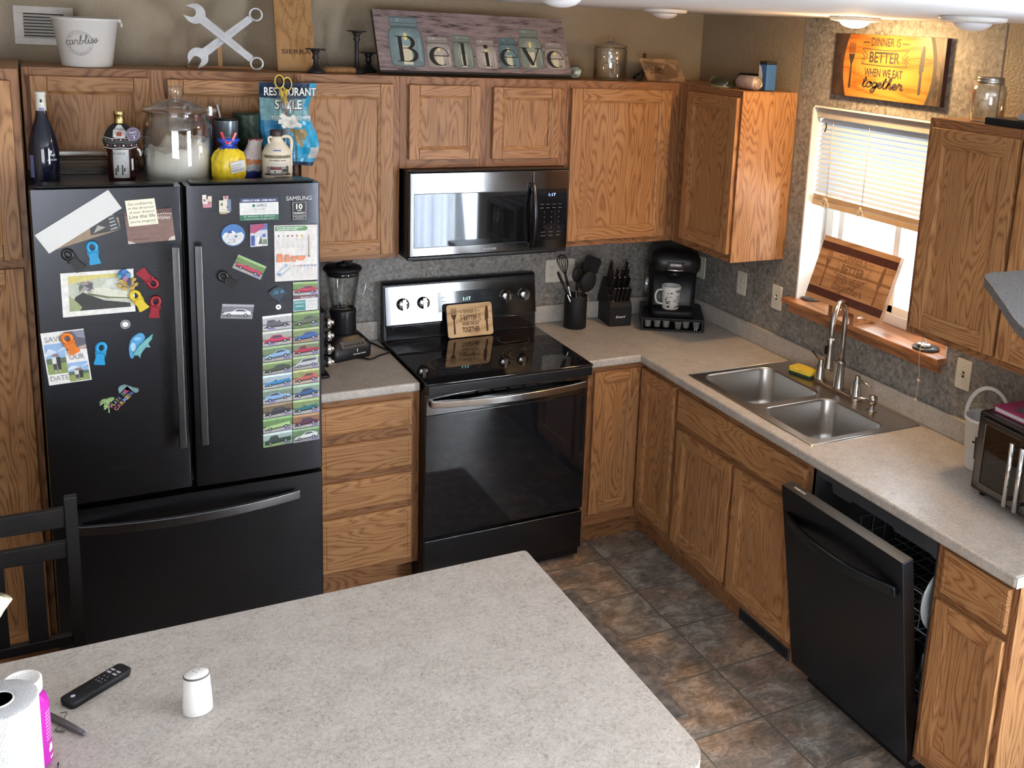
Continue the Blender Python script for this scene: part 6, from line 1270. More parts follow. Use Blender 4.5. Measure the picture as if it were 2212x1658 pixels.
wrap(mb, r0, A0 - 46, A0 + 46, .030, .060, 3, 14); wrap(mb, r0 + .0002, A0 - 46, A0 + 46, .056, .070, 4, 14); wrap(mb, r0 + .0004, A0 - 30, A0 + 14, .044, .055, 2, 8); wrap(mb, r0 + .0004, A0 - 28, A0 + 12, .032, .044, 4, 8); wrap(mb, r0 + .0005, A0 + 18, A0 + 42, .038, .046, 1, 5); wrap(mb, r0 + .0005, A0 - 14, A0 - 8, .034, .040, 1, 3); wrap(mb, r0 + .0005, A0 + 34, A0 + 44, .032, .058, 6, 3); wrap(mb, r0 + .0004, A0 - 55, A0 + 55, .024, .030, 1, 16); wtext(mb, 'FARM BOTTLED', r0 + .0008, A0, .0250, .0042, 4, .055); wrap(mb, .0470, A0 - 18, A0 + 16, .111, .1165, 5, 6)
mb.build('printed_label', t, local=True)
t = thing('tumbler', 'grey steel tumbler with clear straw behind the yellow bag', 'tumbler', (-2.405, -.47, RZ)); mb = MB([M('tumbler_grey', (.20, .24, .28), .28, .7)]); mb.lathe([(.030, .001), (.033, .004), (.043, .20), (.044, .205)], seg=32); mb.build('cup_wall', t, local=True)
mb = MB([BLACK]); mb.lathe([(.0445, .204), (.0445, .212), (.036, .213), (0, .212)], seg=30); mb.build('lid', t, local=True); mb = MB([M('straw_clear', (.45, .45, .44), .2)]); mb.tube([(-.020, -.01, .20), (-.033, -.012, .262)], .0035, 8); mb.build('straw', t, local=True)
t = thing('tumbler', 'pinkish cup with handle behind the grey tumbler and flour jar', 'tumbler', (-2.475, -.40, RZ)); mb = MB([M('cup_pink', (.33, .17, .19), .3, .3)]); mb.lathe([(.034, .001), (.045, .222), (.046, .228), (0, .229)], seg=30); mb.build('cup_wall', t, local=True); mb = MB([P(.40, .33, .33)]); mb.lathe([(.047, .226), (.047, .238), (.04, .240), (0, .241)], seg=28); mb.tube(smooth_curve([(-.042, 0, .225), (-.048, -.005, .25), (-.058, -.005, .255), (-.068, -.005, .24), (-.066, -.005, .20)], 5), .005, 8); mb.build('lid', t, local=True)
mb = MB([M('dark_green_leafy', (.012, .028, .016), .4, 0, .9, 60)]); mb.lathe([(.036, .001), (.042, .01), (.048, .215), (.050, .225), (0, .226)], (0, 0, 0), 30); tag(mb.build('canister'), 'dark green leafy canister behind the flour bag', 'canister').location = (-2.327, -.42, RZ)
# chip bag, scissors, wrapped bottle
t = thing('chip_bag', 'bright blue tortilla chip bag standing at the back of the refrigerator', 'bag', (-2.155, -.40, RZ)); CY = M('bag_cyan', (.03, .33, .56), .28, 0, .15, 30, bump=.5, bscale=35)
random.seed(11); nu, nv = 16, 22; outl = lambda v_: (-.118 + .050 * max(0, .40 - v_) * 1.3, .085 + .020 * sin(v_ * 7) - .035 * max(0, .25 - v_))
mb = MB([CY, P(.22, .42, .46), P(.012, .04, .10), P(.42, .45, .45), P(.33, .25, .12), P(.04, .22, .42)]); gr = []
for j in range(nv + 1):
    v_ = j / nv; a, b_ = outl(v_); rowv = []
    for i in range(nu + 1):
        u = i / nu; bul = .028 * sin(pi * u) ** .7 * sin(pi * min(1, v_ * .95 + .03)) ** .6; rowv.append((a + (b_ - a) * u, -bul - .01 + .006 * sin(u * 19 + v_ * 9) + .004 * sin(v_ * 31 + u * 5), .030 + v_ * .31 - .05 * (1 - u) * (1 - v_) * 0 + .012 * u * (1 - v_) * -1 - .016 * v_ * (1 - u) * 0))
    gr.append(rowv)
for j in range(nv):
    for i in range(nu):
        u, v_ = (i + .5) / nu, (j + .5) / nv; m_ = 0
        if v_ > .80: m_ = 2 if u < .86 else 0
        elif .56 < v_ <= .68 or (v_ > .68 and u < .85): m_ = 1
        elif v_ < .06: m_ = 2
        elif .10 < v_ < .22 and u > .82: m_ = 3
        elif .12 < v_ < .46 and .50 + (.46 - v_) * .5 < u < .86 - (.46 - v_) * .9: m_ = 4
        elif v_ > .30 and u < .5: m_ = 5
        mb.add([gr[j][i], gr[j][i + 1], gr[j + 1][i + 1], gr[j + 1][i]], [(0, 1, 2, 3)], m_, True)
bk_ = [[(x, y * -.45 + .0, z) for x, y, z in r] for r in gr]
for j in range(nv):
    for i in range(nu): mb.add([bk_[j][i], bk_[j + 1][i], bk_[j + 1][i + 1], bk_[j][i + 1]], [(0, 1, 2, 3)], 0, True)
mb.build('bag_film', t, local=True)
mb = MB([WINK, INK])
for s_, x, z, h, w, e in (('RESTAURANT', -.012, .296, .030, .195, 0), ('STYLE', -.020, .245, .034, .10, 0), ('TORTILLA CHIPS', -.012, .206, .012, .15, 0)):
    if h > .02: mb.text(s_, (x + .001, -.0505, z - .0015), X, Z, h * 1.02, 1, w * 1.02, bold=.06)
    mb.text(s_, (x, -.0515, z), X, Z, h, 0, w, bold=.02)
mb.build('lettering', t, local=True)
t = thing('scissors', 'yellow-handled scissors standing in front of the blue chip bag', 'scissors', (-2.197, -.475, RZ)); mb = MB([M('scissors_yellow', (.62, .44, .06), .4)])
for s_, dx in ((-1, -.016), (1, .014)): mb.tube([(dx + .015 * cos(a), .004 * s_, .345 + .024 * sin(a) * 1.0 - dx * .3) for a in [2 * pi * i / 16 for i in range(16)]], .0045, 7, 0, True); mb.tube([(dx * .8, .003 * s_, .322), (.0 + .004 * s_, .002 * s_, .29), (.006, 0, .262)], [.006, .008, .007], 8)
mb.build('handles', t, local=True); mb = MB([BLACKM])
for s_, dx in ((-1, -.016), (1, .014)): mb.tube([(dx + .0125 * cos(a), .004 * s_ - .002, .345 + .020 * sin(a) - dx * .3) for a in [2 * pi * i / 16 for i in range(16)]], .003, 6, 0, True)
mb.build('grip_liner', t, local=True); mb = MB([SS]); mb.prism([(-.008, .27), (.010, .27), (.004, .15), (0, .14), (-.004, .15)], (.006, .001, 0), X, Z, -Y, .002); mb.build('blades', t, local=True)
t = thing('tall_bottle', 'clear tall bottle with a crumpled white bow in front of the blue chip bag', 'bottle', (-2.19, -.515, RZ)); mb = MB([PLASTIC]); mb.lathe([(0, .001), (.030, .001), (.032, .01), (.032, .11), (.022, .17), (.014, .205), (.022, .235), (.028, .275), (.012, .305)], seg=26); mb.build('bottle_wrap', t, local=True)
mb = MB([P(.62, .60, .56, .7)]); random.seed(4)
for i in range(9):
    a = 2 * pi * i / 9 + .3; L_ = random.uniform(.02, .05); q0 = V3((0, -.018, .205)); q1 = q0 + V3((cos(a) * L_, -.014 - random.uniform(0, .012), sin(a) * L_ * .9)); sd = V3((-sin(a), .2, cos(a))) * .010
    mb.add([q0 - sd * .4, q0 + sd * .4, (q0 + q1) / 2 + sd + V3((0, -.008, 0)), q1 + sd * .8, q1 - sd * .7, (q0 + q1) / 2 - sd + V3((0, -.004, 0))], [(0, 1, 2, 5), (5, 2, 3, 4)], 0)
mb.build('white_bow', t, local=True)
mb = MB([PLASTIC]); mb.box(-2.99, -2.70, -.40, -.335, RZ + .001, RZ + .05).box(-2.995, -2.695, -.41, -.325, RZ + .05, RZ + .058).box(-2.98, -2.71, -.395, -.34, RZ + .058, RZ + .085); tag(mb.build('plastic_tray', None, .004), 'clear plastic container lying at the back between the two bottles', 'container')

# ------------------------------------------------------------------ things held on the refrigerator doors
def quad(bl, br, tl, t, face, side=None, y=-.8525, poly=None): return fpan(bl, br, tl, t, face, side, y, poly)
PHG = 'magnets and papers on the refrigerator'
def single(p, name, lb, cat, group=None): return tag(p.build(name), lb, cat, group)
p = quad((-2.990, 1.598), (-2.801, 1.655), (-2.9945, 1.640), .0006, P(.26, .19, .12), y=-.853); p.V = V3((0, 0, .068)) + V3((-.02, 0, 0)); 
p.poly([(.55, .15), (1, .0), (1, .98), (.62, .95)], P(.04, .04, .04)).poly([(.60, .2), (.80, .3), (.70, .5)], P(.35, .33, .30)).poly([(.72, .6), (.9, .75), (.8, .9)], P(.30, .29, .27)); 
for i in range(5): p.rect(.86 + .01 * i, .1 + .16 * i, .97, .17 + .16 * i, P(.3, .32, .34))
single(p, 'photo_print', 'brown fur and black pattern photo peeking out under the tilted white paper', 'photo')
p = quad((-3.011, 1.586), (-2.794, 1.726), (-3.048, 1.648), .0012, PAPER, y=-.8545); single(p, 'folded_paper', 'blank white strip of paper tilted across the upper left fridge door', 'paper')
p = quad((-2.780, 1.604), (-2.636, 1.611), (-2.788, 1.714), .0006, P(.20, .115, .095), y=-.853)
for i in range(6): p.rect(0, .12 + .15 * i, 1, .125 + .15 * i, P(.12, .06, .05))
p.rect(0, .86, 1, 1, P(.10, .045, .04)); p.text('Wishes', .80, .68, .10, WINK, .3, shear=.3).text('With Love', .28, .10, .05, INK, .3, shear=.3)
for i in range(7): p.circ(.66 + .05 * i, .86 - .03 * abs(3 - i) * .3, .018, WINK, 8)
p.poly([(0, 0), (.16, 0), (.05, .08), (0, .1)], P(.6, .5, .47)).poly([(1, 0), (1, .14), (.90, .1), (.84, 0)], P(.6, .5, .47)); single(p, 'greeting_card', 'wood-plank greeting card with fairy lights behind the cream quote card', 'card')
p = quad((-2.775, 1.663), (-2.686, 1.669), (-2.784, 1.750), .0012, CREAM, y=-.8545)
for s_, y, h, w in (('Go confidently', .80, .10, .84), ('in the direction', .64, .10, .86), ('of your dreams!', .48, .10, .86), ('Live the life', .29, .14, .88), ("you've imagined.", .12, .10, .88), ('Thoreau', .04, .035, .2)): p.text(s_, .5 if h > .05 else .84, y, h, INK, w)
single(p, 'quote_card', 'cream card with a handwritten dream quote on the refrigerator', 'card')

def clip(lb, ring, body, mat):
    """Magnetic bag clip: a ring grip, a waist and a square jaw; positions are (x, z) of ring and jaw."""
    a, b = V3((ring[0], -.853, ring[1])), V3((body[0], -.853, body[1])); U = (b - a).normalized(); Vv = V3((-U.z, 0, U.x)); ln = (b - a).length
    t = thing('magnetic_clip', lb, 'clip', a, group='magnetic clips on the refrigerator'); mb = MB([mat]); mb.tube([tuple(a + U * (.0155 * cos(q_)) + Vv * (.0130 * sin(q_)) - Y * .0065) for q_ in [2 * pi * i / 22 for i in range(22)]], .0063, 8, 0, True); mb.build('ring_grip', t)
    mb = MB([mat]); pl = smooth_curve([(.011, -.014), (.022, -.0165), (.034, -.0130), (ln + .018, -.0170), (ln + .021, -.012), (ln + .021, .012), (ln + .018, .0170), (.034, .0130), (.022, .0165), (.011, .014)], 3, True); mb.prism(pl, a, U, Vv, -Y, .011); mb.build('jaw', t, .003)
    mb = MB([mat]); mb.tube([tuple(a + U * (.024 + .010 * cos(q_)) + Vv * (.0145 * sin(q_)) - Y * .0125) for q_ in [pi * .5 + pi * i / 10 for i in range(11)]], .0026, 6); mb.build('lip', t)
CB = M('clip_black', (.010, .010, .011), .3); CBL = M('clip_blue', (.02, .27, .52), .3); CR = M('clip_red_gloss', (.26, .008, .020), .3); CYL = M('clip_yellow', (.62, .46, .03), .3); CO_ = M('clip_orange', (.66, .17, .02), .3)
clip('black magnetic clip under the tilted white paper', (-2.959, 1.580), (-2.934, 1.545), CB)
clip('upper blue magnetic clip beside the black one, left fridge door', (-2.888, 1.601), (-2.8835, 1.565), CBL)
clip('red magnetic clip tilted with its ring at lower right, beside the fishing photo', (-2.712, 1.466), (-2.737, 1.498), CR)
clip('yellow magnetic clip at the lower right of the fishing photo', (-2.768, 1.428), (-2.751, 1.396), CYL)
clip('red magnetic clip upright with its ring on top, lowest of the two red ones', (-2.706, 1.402), (-2.7105, 1.367), CR)
clip('orange magnetic clip over the save-the-date card', (-2.977, 1.299), (-2.9635, 1.266), CO_)
clip('lower blue magnetic clip right of the save-the-date card', (-2.8785, 1.257), (-2.884, 1.220), CBL)
clip('black magnetic clip on the right fridge door beside the tilted car photo', (-2.489, 1.474), (-2.463, 1.450), CB)

p = quad((-2.984, 1.370), (-2.769, 1.372), (-2.984, 1.518), .0012, P(.70, .68, .64), y=-.853); i0 = (.095, .12, .96, .92)
R_ = lambda a, b: (.095 + .865 * a, .12 + .80 * b)
p.poly([R_(*q_) for q_ in ((0, 0), (1, 0), (1, 1), (0, 1))], P(.45, .47, .38)).poly([R_(*q_) for q_ in ((0, .78), (.5, .9), (1, .86), (1, 1), (0, 1))], P(.55, .48, .16))
p.poly([R_(*q_) for q_ in ((0, 0), (.97, .0), (.97, .12), (.55, .25), (.22, .52), (.1, .4))], P(.03, .03, .028)).poly([R_(*q_) for q_ in ((.2, .62), (.42, .36), (.75, .24), (1, .22), (1, .42), (.55, .62))], P(.62, .62, .50)).poly([R_(*q_) for q_ in ((.28, .44), (.60, .30), (.98, .24), (.98, .27), (.62, .35), (.30, .50))], P(.14, .15, .08))
p.poly([R_(*q_) for q_ in ((0, 0), (.16, .0), (.2, .1), (.1, .3), (0, .45))], P(.28, .32, .16)); random.seed(2)
for i in range(18): p.poly([R_(.10 + .26 * random.random() + dx, .48 + .34 * random.random() + dy) for dx, dy in ((0, 0), (.06, .02), (.04, .09))] , P(*random.choice([(.12, .22, .30), (.08, .10, .12), (.30, .28, .25), (.28, .12, .10), (.10, .10, .05)])))
p.poly([R_(*q_) for q_ in ((.5, .62), (.62, .84), (.80, .86), (.92, .66), (.70, .60))], P(.58, .60, .52)); single(p, 'photo_print', 'white-bordered fishing boat photo on the left fridge door', 'photo')
def blob(name, lb, cat, parts, y=-.853, grp=None):
    """Small moulded magnet: coloured relief shapes given as (x, z) outlines."""
    mb = MB([P(.3, .3, .3)]); k = 0
    for pts, mat, th in parts: mb.prism([(a, b) for a, b in pts], (0, y - .0002 * k, 0), X, Z, -Y, th, mat); k += 1
    return tag(mb.build(name, None, .001), lb, cat, grp)
def el(x, z, r, rz=None, n=14, rot=0): return [(x + r * cos(a) * cos(rot) - (rz or r) * sin(a) * sin(rot), z + r * cos(a) * sin(rot) + (rz or r) * sin(a) * cos(rot)) for a in [2 * pi * i / n for i in range(n)]]
parts = [(el(-2.800, 1.505, .017, .015), P(.03, .12, .30), .010), (el(-2.812, 1.500, .006), P(.05, .30, .42), .014), (el(-2.798, 1.515, .008), P(.04, .16, .45), .015), (el(-2.786, 1.502, .008), P(.10, .25, .45), .013), (el(-2.795, 1.490, .009, .010), P(.30, .16, .30), .013), (el(-2.788, 1.474, .014, .010), P(.42, .25, .04), .012)]
for dx, dz in ((-.026, -.002), (-.018, .012), (.018, .014), (.024, -.002), (.012, -.013), (-.012, -.013)): parts.append((el(-2.788 + dx, 1.470 + dz, .0085, .0055, 10, dx * 30), P(.50, .30, .05), .010)); 
parts.append((el(-2.784, 1.478, .006, .012), P(.05, .05, .10), .016)); blob('figure_magnet', 'blue and orange sea creature magnet on the corner of the fishing photo', 'magnet', parts, -.8555)
p = quad((-2.8175, 1.3145), (-2.7865, 1.3145), (-2.8175, 1.3455), .004, P(.30, .30, .30), None, -.853, [(.5 + .5 * cos(2 * pi * i / 28), .5 + .5 * sin(2 * pi * i / 28)) for i in range(28)]); p.circ(.5, .5, .40, P(.07, .07, .07), 24).circ(.5, .5, .31, P(.72, .70, .68), 24); single(p, 'round_magnet', 'white and black button magnet below the fishing photo', 'magnet')
p = quad((-3.037, 1.142), (-2.912, 1.147), (-3.052, 1.322), .0008, P(.70, .68, .66), y=-.853)
SKY, GRS, TRE = P(.25, .38, .58), P(.22, .28, .09), P(.09, .13, .07)
for a, b, c_, d in ((.03, .20, .49, .78), (.49, .02, .97, .38)):
    m_ = d - b; p.rect(a, b, c_, d, SKY).poly([(a, b + m_ * .68), (a + .2 * (c_ - a), b + m_ * .85), (a + .6 * (c_ - a), b + m_ * .72), (c_, b + m_ * .88), (c_, b + m_ * .8), (a, b + m_ * .6)], P(.6, .64, .7)).rect(a, b, c_, b + m_ * .36, GRS).rect(a, b + m_ * .34, c_, b + m_ * .52, TRE)
    cx_ = (a + c_) / 2
    for dx, c2 in ((-.05, P(.05, .05, .07)), (.05, P(.03, .03, .03))): p.poly([(cx_ + dx - .035, b + m_ * .12), (cx_ + dx + .035, b + m_ * .12), (cx_ + dx + .045, b + m_ * .36), (cx_ + dx - .045, b + m_ * .36)], c2); p.poly([(cx_ + dx - .045, b + m_ * .34), (cx_ + dx + .045, b + m_ * .34), (cx_ + dx + .05, b + m_ * .56), (cx_ + dx - .05, b + m_ * .56)], P(.6, .58, .55) if dx < 0 else c2); p.circ(cx_ + dx * .7, b + m_ * .62, .028, P(.25, .16, .12), 10); p.rect(cx_ + dx - .02, b + m_ * .06, cx_ + dx + .015, b + m_ * .14, P(.45, .33, .28))
p.rect(.53, .62, 1, .98, P(.10, .10, .13)).poly([(.72, .98), (1, .98), (1, .82), (.82, .86)], P(.20, .22, .28)).poly([(.6, .64), (1, .70), (1, .64), (.7, .60)], P(.40, .28, .24))
p.text('SAVE', .27, .82, .10, P(.22, .22, .22), .40).text('OUR', .74, .44, .10, P(.22, .22, .22), .36).text('DATE', .27, .07, .10, P(.22, .22, .22), .42); single(p, 'invitation_card', 'save-the-date card with three outdoor couple photos on the left fridge door', 'card')
sh = [(-2.720, 1.290), (-2.724, 1.272), (-2.736, 1.258), (-2.732, 1.250), (-2.729, 1.244), (-2.742, 1.246), (-2.752, 1.236), (-2.760, 1.222), (-2.762, 1.208), (-2.769, 1.220), (-2.778, 1.220), (-2.783, 1.226), (-2.766, 1.250), (-2.746, 1.270)]
sp_ = smooth_curve([(-2.792, 1.212), (-2.795, 1.245), (-2.786, 1.278), (-2.762, 1.296), (-2.748, 1.290), (-2.745, 1.274), (-2.764, 1.250), (-2.778, 1.226), (-2.782, 1.212)], 3, True)
blob('shark_magnet', 'teal shark leaping from a blue wave, magnet on the left fridge door', 'magnet', [(sp_, P(.06, .28, .50), .007), (el(-2.782, 1.25, .008, .016), P(.35, .55, .70), .009), (el(-2.768, 1.278, .012, .006), P(.20, .45, .66), .009), (sh, P(.12, .36, .37), .012), ([(-2.727, 1.280), (-2.740, 1.262), (-2.756, 1.244), (-2.748, 1.256)], P(.45, .60, .58), .013)])
t = thing('souvenir_magnet', 'colourful resort name magnet with palm trees low on the left fridge door', 'magnet', (-2.83, -.853, 1.06)); mb = MB([P(.15, .25, .25)]); mb.prism(smooth_curve([(-2.834, 1.108), (-2.815, 1.118), (-2.790, 1.105), (-2.772, 1.098), (-2.778, 1.085), (-2.812, 1.092), (-2.828, 1.082)], 3, True), (0, -.853, 0), X, Z, -Y, .005); mb.build('dolphin', t)
mb = MB([P(.30, .42, .18)])
for px_, pz_ in ((-2.878, 1.063), (-2.858, 1.066), (-2.866, 1.046)):
    mb.prism([(px_ - .002, pz_ - .022), (px_ + .002, pz_ - .022), (px_ + .001, pz_), (px_ - .001, pz_)], (0, -.853, 0), X, Z, -Y, .004)
    for k in range(7): a = radians(-20 + 37 * k); mb.prism([(px_, pz_ - .001), (px_ + .013 * cos(a) - .003 * sin(a), pz_ + .013 * sin(a) + .003 * cos(a)), (px_ + .017 * cos(a), pz_ + .015 * sin(a) - .003), (px_ + .012 * cos(a) + .003 * sin(a), pz_ + .012 * sin(a) - .003 * cos(a))], (0, -.853 - .0003 * k, 0), X, Z, -Y, .004)
mb.build('palm_trees', t)
mb = MB([BLACK]); U = V3((.70, 0, .71)).normalized(); Vv = V3((-U.z, 0, U.x)); o_ = V3((-2.846, -.853, 1.024)); mb.prism([(-.002, -.004), (.086, -.004), (.090, .034), (.004, .034)], o_, U, Vv, -Y, .005, BLACK)
cols = [P(.42, .12, .30), P(.10, .14, .38), P(.45, .30, .08), P(.50, .05, .10), P(.35, .12, .12), P(.20, .28, .52), P(.42, .16, .14), P(.12, .30, .16), P(.45, .33, .08), P(.45, .08, .18)]
for word, z, h in (('PLAYA DEL', .019, .0115), ('CARMEN', .001, .0125)):
    for i, ch in enumerate(word):
        if ch != ' ': mb.text(ch, o_ + U * (.004 + .080 * (i + .5) / len(word)) + Vv * z - Y * .0056, U, Vv, h, cols[(i * 3 + len(word)) % 10], .080 / len(word) * .9, bold=.03)
mb.build('letter_plate', t)

hx = lambda x0, x1, z0, z1: [(x0, z0), (x1, z0), (x1, z1), (x0, z1)]
blob('house_magnet', 'tiny pink and white village house magnet, leftmost on the right fridge door', 'magnet', [(hx(-2.546, -2.518, 1.720, 1.748), P(.62, .58, .55), .006), (hx(-2.547, -2.534, 1.735, 1.763), P(.66, .60, .54), .008), (hx(-2.530, -2.517, 1.742, 1.758), P(.62, .55, .48), .008), (hx(-2.546, -2.520, 1.719, 1.730), P(.50, .20, .26), .009), (hx(-2.543, -2.538, 1.740, 1.748), P(.15, .08, .08), .0095), (el(-2.524, 1.735, .004), P(.5, .08, .06), .0095)])
blob('house_magnet', 'tiny cream and blue tower house magnet beside the pink village magnet', 'magnet', [(hx(-2.494, -2.460, 1.698, 1.716), P(.62, .58, .48), .006), (hx(-2.494, -2.470, 1.714, 1.742), P(.64, .60, .50), .008), (hx(-2.480, -2.464, 1.72, 1.757), P(.58, .50, .44), .007), (hx(-2.466, -2.456, 1.704, 1.745), P(.16, .20, .30), .009), (hx(-2.488, -2.483, 1.724, 1.733), P(.12, .10, .08), .009), (hx(-2.492, -2.470, 1.695, 1.700), P(.4, .33, .2), .009), (el(-2.472, 1.752, .006), P(.35, .14, .18), .009)])
p = quad((-2.427, 1.667), (-2.297, 1.666), (-2.427, 1.746), .0015, P(.66, .66, .64), y=-.853); p.rect(0, .80, 1, 1, P(.02, .035, .12)).rect(0, 0, 1, .25, P(.02, .14, .07)).text('ASPIRUS AT HOME - HOME HEALTH', .5, .855, .08, WINK, .86, bold=.02).text('ASPIRUS', .56, .60, .13, P(.05, .07, .09), .26, bold=.01).circ(.36, .66, .07, P(.02, .16, .11)).text('CALL OUR TEAM', .5, .47, .06, P(.12, .12, .14), .3).rect(.06, .41, .94, .42, P(.4, .4, .4)).rect(.08, .34, .92, .35, P(.4, .4, .4)).text('NP: 1.800.555.0140   WI: 1.800.555.0172', .5, .15, .06, WINK, .8).text('In case of a medical emergency call 911', .5, .04, .055, WINK, .76); single(p, 'business_card_magnet', 'home health magnet card with navy top and green base, top of the right fridge door', 'card')
p = quad((-2.490, 1.5795), (-2.412, 1.5795), (-2.490, 1.6575), .006, P(.05, .16, .40), P(.03, .07, .2), -.853, [(.5 + .5 * cos(2 * pi * i / 32), .5 + .5 * sin(2 * pi * i / 32)) for i in range(32)])
p.poly([(.5 + .46 * cos(a), .5 + .46 * sin(a)) for a in [pi + pi * i / 16 for i in range(17)]], P(.60, .60, .58)).poly([(.06, .5), (.94, .5), (.86, .62), (.62, .58), (.5, .70), (.36, .66), (.16, .62)], P(.66, .66, .64)).circ(.36, .60, .10, P(.02, .07, .30), 16, 0, 180).circ(.60, .44, .05, P(.02, .10, .36), 12); random.seed(8)
for i in range(22): x, y = random.uniform(.15, .82), random.uniform(.14, .55); p.rect(x, y, x + .035, y + .05, P(*random.choice([(.1, .12, .16), (.30, .33, .38), (.06, .14, .35), (.4, .36, .3)])))
single(p, 'round_magnet', 'round white-village magnet with blue dome on the right fridge door', 'magnet')
p = quad((-2.395, 1.573), (-2.337, 1.575), (-2.395, 1.653), .006, P(.50, .52, .55), P(.1, .1, .1), -.853); p.rect(0, .72, 1, 1, P(.06, .16, .42)).poly([(0, .62), (.25, .60), (.55, .72), (.9, .85), (.8, 1), (.1, 1), (0, .9)], P(.32, .05, .12)).rect(.04, .05, .26, .5, P(.03, .07, .28)).rect(.36, .0, .66, .42, P(.66, .64, .6)).poly([(.45, .1), (.62, .5), (.7, .1)], P(.09, .09, .1)).rect(.72, .08, .96, .3, P(.14, .2, .1)).rect(.7, .4, .9, .55, P(.08, .12, .35)); single(p, 'picture_magnet', 'rectangular magnet of a flowered white street beside the round village magnet', 'magnet')

p = quad((-2.314, 1.441), (-2.164, 1.438), (-2.313, 1.645), .0012, P(.66, .63, .60), y=-.853); OR, GR, BL_, RD = P(.62, .20, .09), P(.09, .24, .09), P(.12, .28, .50), P(.5, .25, .25)
p.poly([(.02, .90), (.72, .90), (.77, .925), (.77, .955), (.72, .985), (.02, .985)], GR).text('KITCHEN MEASUREMENTS', .36, .945, .024, WINK, .6, bold=.02).text('CONVERSION CHART', .30, .912, .024, WINK, .46, bold=.02)
for i in range(5): p.circ(.10 + .105 * i, .81, .020, P(*[(.2, .2, .22), (.42, .42, .44), (.2, .2, .22), (.4, .18, .18), (.4, .18, .18)][i]), 10)
for j in range(8):
    for i in range(5): p.rect(.05 + .11 * i, .76 - .022 * j, .13 + .11 * i - .02 * ((i * j) % 3), .764 - .022 * j, P(.42, .40, .40))
p.circ(.63, .81, .022, P(.55, .42, .12)); 
for j in range(7): p.rect(.60, .75 - .025 * j, .68, .754 - .025 * j, P(.42, .4, .4))
p.rect(.785, .45, .80, .82, P(.2, .12, .12)).circ(.7925, .44, .016, P(.2, .12, .12))
for j in range(14): p.rect(.82, .46 + .026 * j, .86, .463 + .026 * j, P(.35, .3, .3)); p.rect(.73, .46 + .026 * j, .77, .463 + .026 * j, P(.35, .3, .3))
for x, w, h in ((.04, .15, .15), (.23, .12, .13), (.38, .10, .10)): p.poly([(x, .35), (x + w, .35), (x + w * .86, .35 + h), (x + w * .14, .35 + h)], OR); p.stroke([(x + w * .9, .36 + h * .2), (x + w * 1.15, .36 + h * .4), (x + w * .9, .36 + h * .7)], .0015, OR)
p.circ(.60, .45, .085, OR, 16, 180, 360); 
for x in (.08, .26, .41, .55):
    for j in range(3): p.rect(x, .38 + .025 * j, x + .06, .385 + .025 * j, P(.72, .5, .4))
p.stroke([(.05, .16), (.26, .29)], .0022, BL_).circ(.26, .29, .018, BL_).stroke([(.10, .08), (.34, .24)], .0018, BL_).circ(.09, .13, .026, BL_, 12)
for i in range(7): p.circ(.43 + .085 * i, .27, .018, P(*[(.5, .45, .3), (.45, .45, .5), (.5, .3, .35), (.15, .3, .55), (.3, .3, .3), (.15, .3, .55), (.25, .35, .55)][i]), 8)
for j in range(8):
    for i in range(7): p.rect(.40 + .085 * i, .23 - .024 * j, .45 + .085 * i, .234 - .024 * j, P(.42, .40, .40))
single(p, 'conversion_chart', 'white kitchen measurements chart with orange jugs on the right fridge door', 'chart')

BODY = {'sedan': [(.06, .28), (.10, .46), (.28, .52), (.38, .74), (.66, .76), (.78, .54), (.92, .48), (.95, .30)], 'coupe': [(.05, .30), (.09, .46), (.34, .54), (.48, .74), (.70, .74), (.92, .56), (.95, .34)], 'convertible': [(.05, .30), (.08, .48), (.36, .54), (.44, .66), (.50, .54), (.90, .58), (.95, .34)], 'truck': [(.05, .26), (.07, .52), (.20, .58), (.26, .84), (.48, .84), (.54, .56), (.95, .54), (.95, .28)], 'van': [(.06, .26), (.10, .46), (.24, .58), (.34, .84), (.94, .86), (.95, .28)], 'rod': [(.12, .28), (.14, .50), (.38, .52), (.42, .72), (.50, .58), (.60, .76), (.84, .76), (.88, .30)]}
WIN = {'sedan': [(.33, .53), (.41, .70), (.63, .71), (.72, .55)], 'coupe': [(.41, .55), (.50, .70), (.68, .70), (.80, .57)], 'convertible': [(.38, .55), (.44, .64), (.46, .55)], 'truck': [(.27, .58), (.31, .79), (.45, .79), (.48, .58)], 'van': [(.30, .60), (.38, .79), (.88, .80), (.88, .62)], 'rod': [(.63, .60), (.64, .72), (.80, .72), (.82, .60)]}
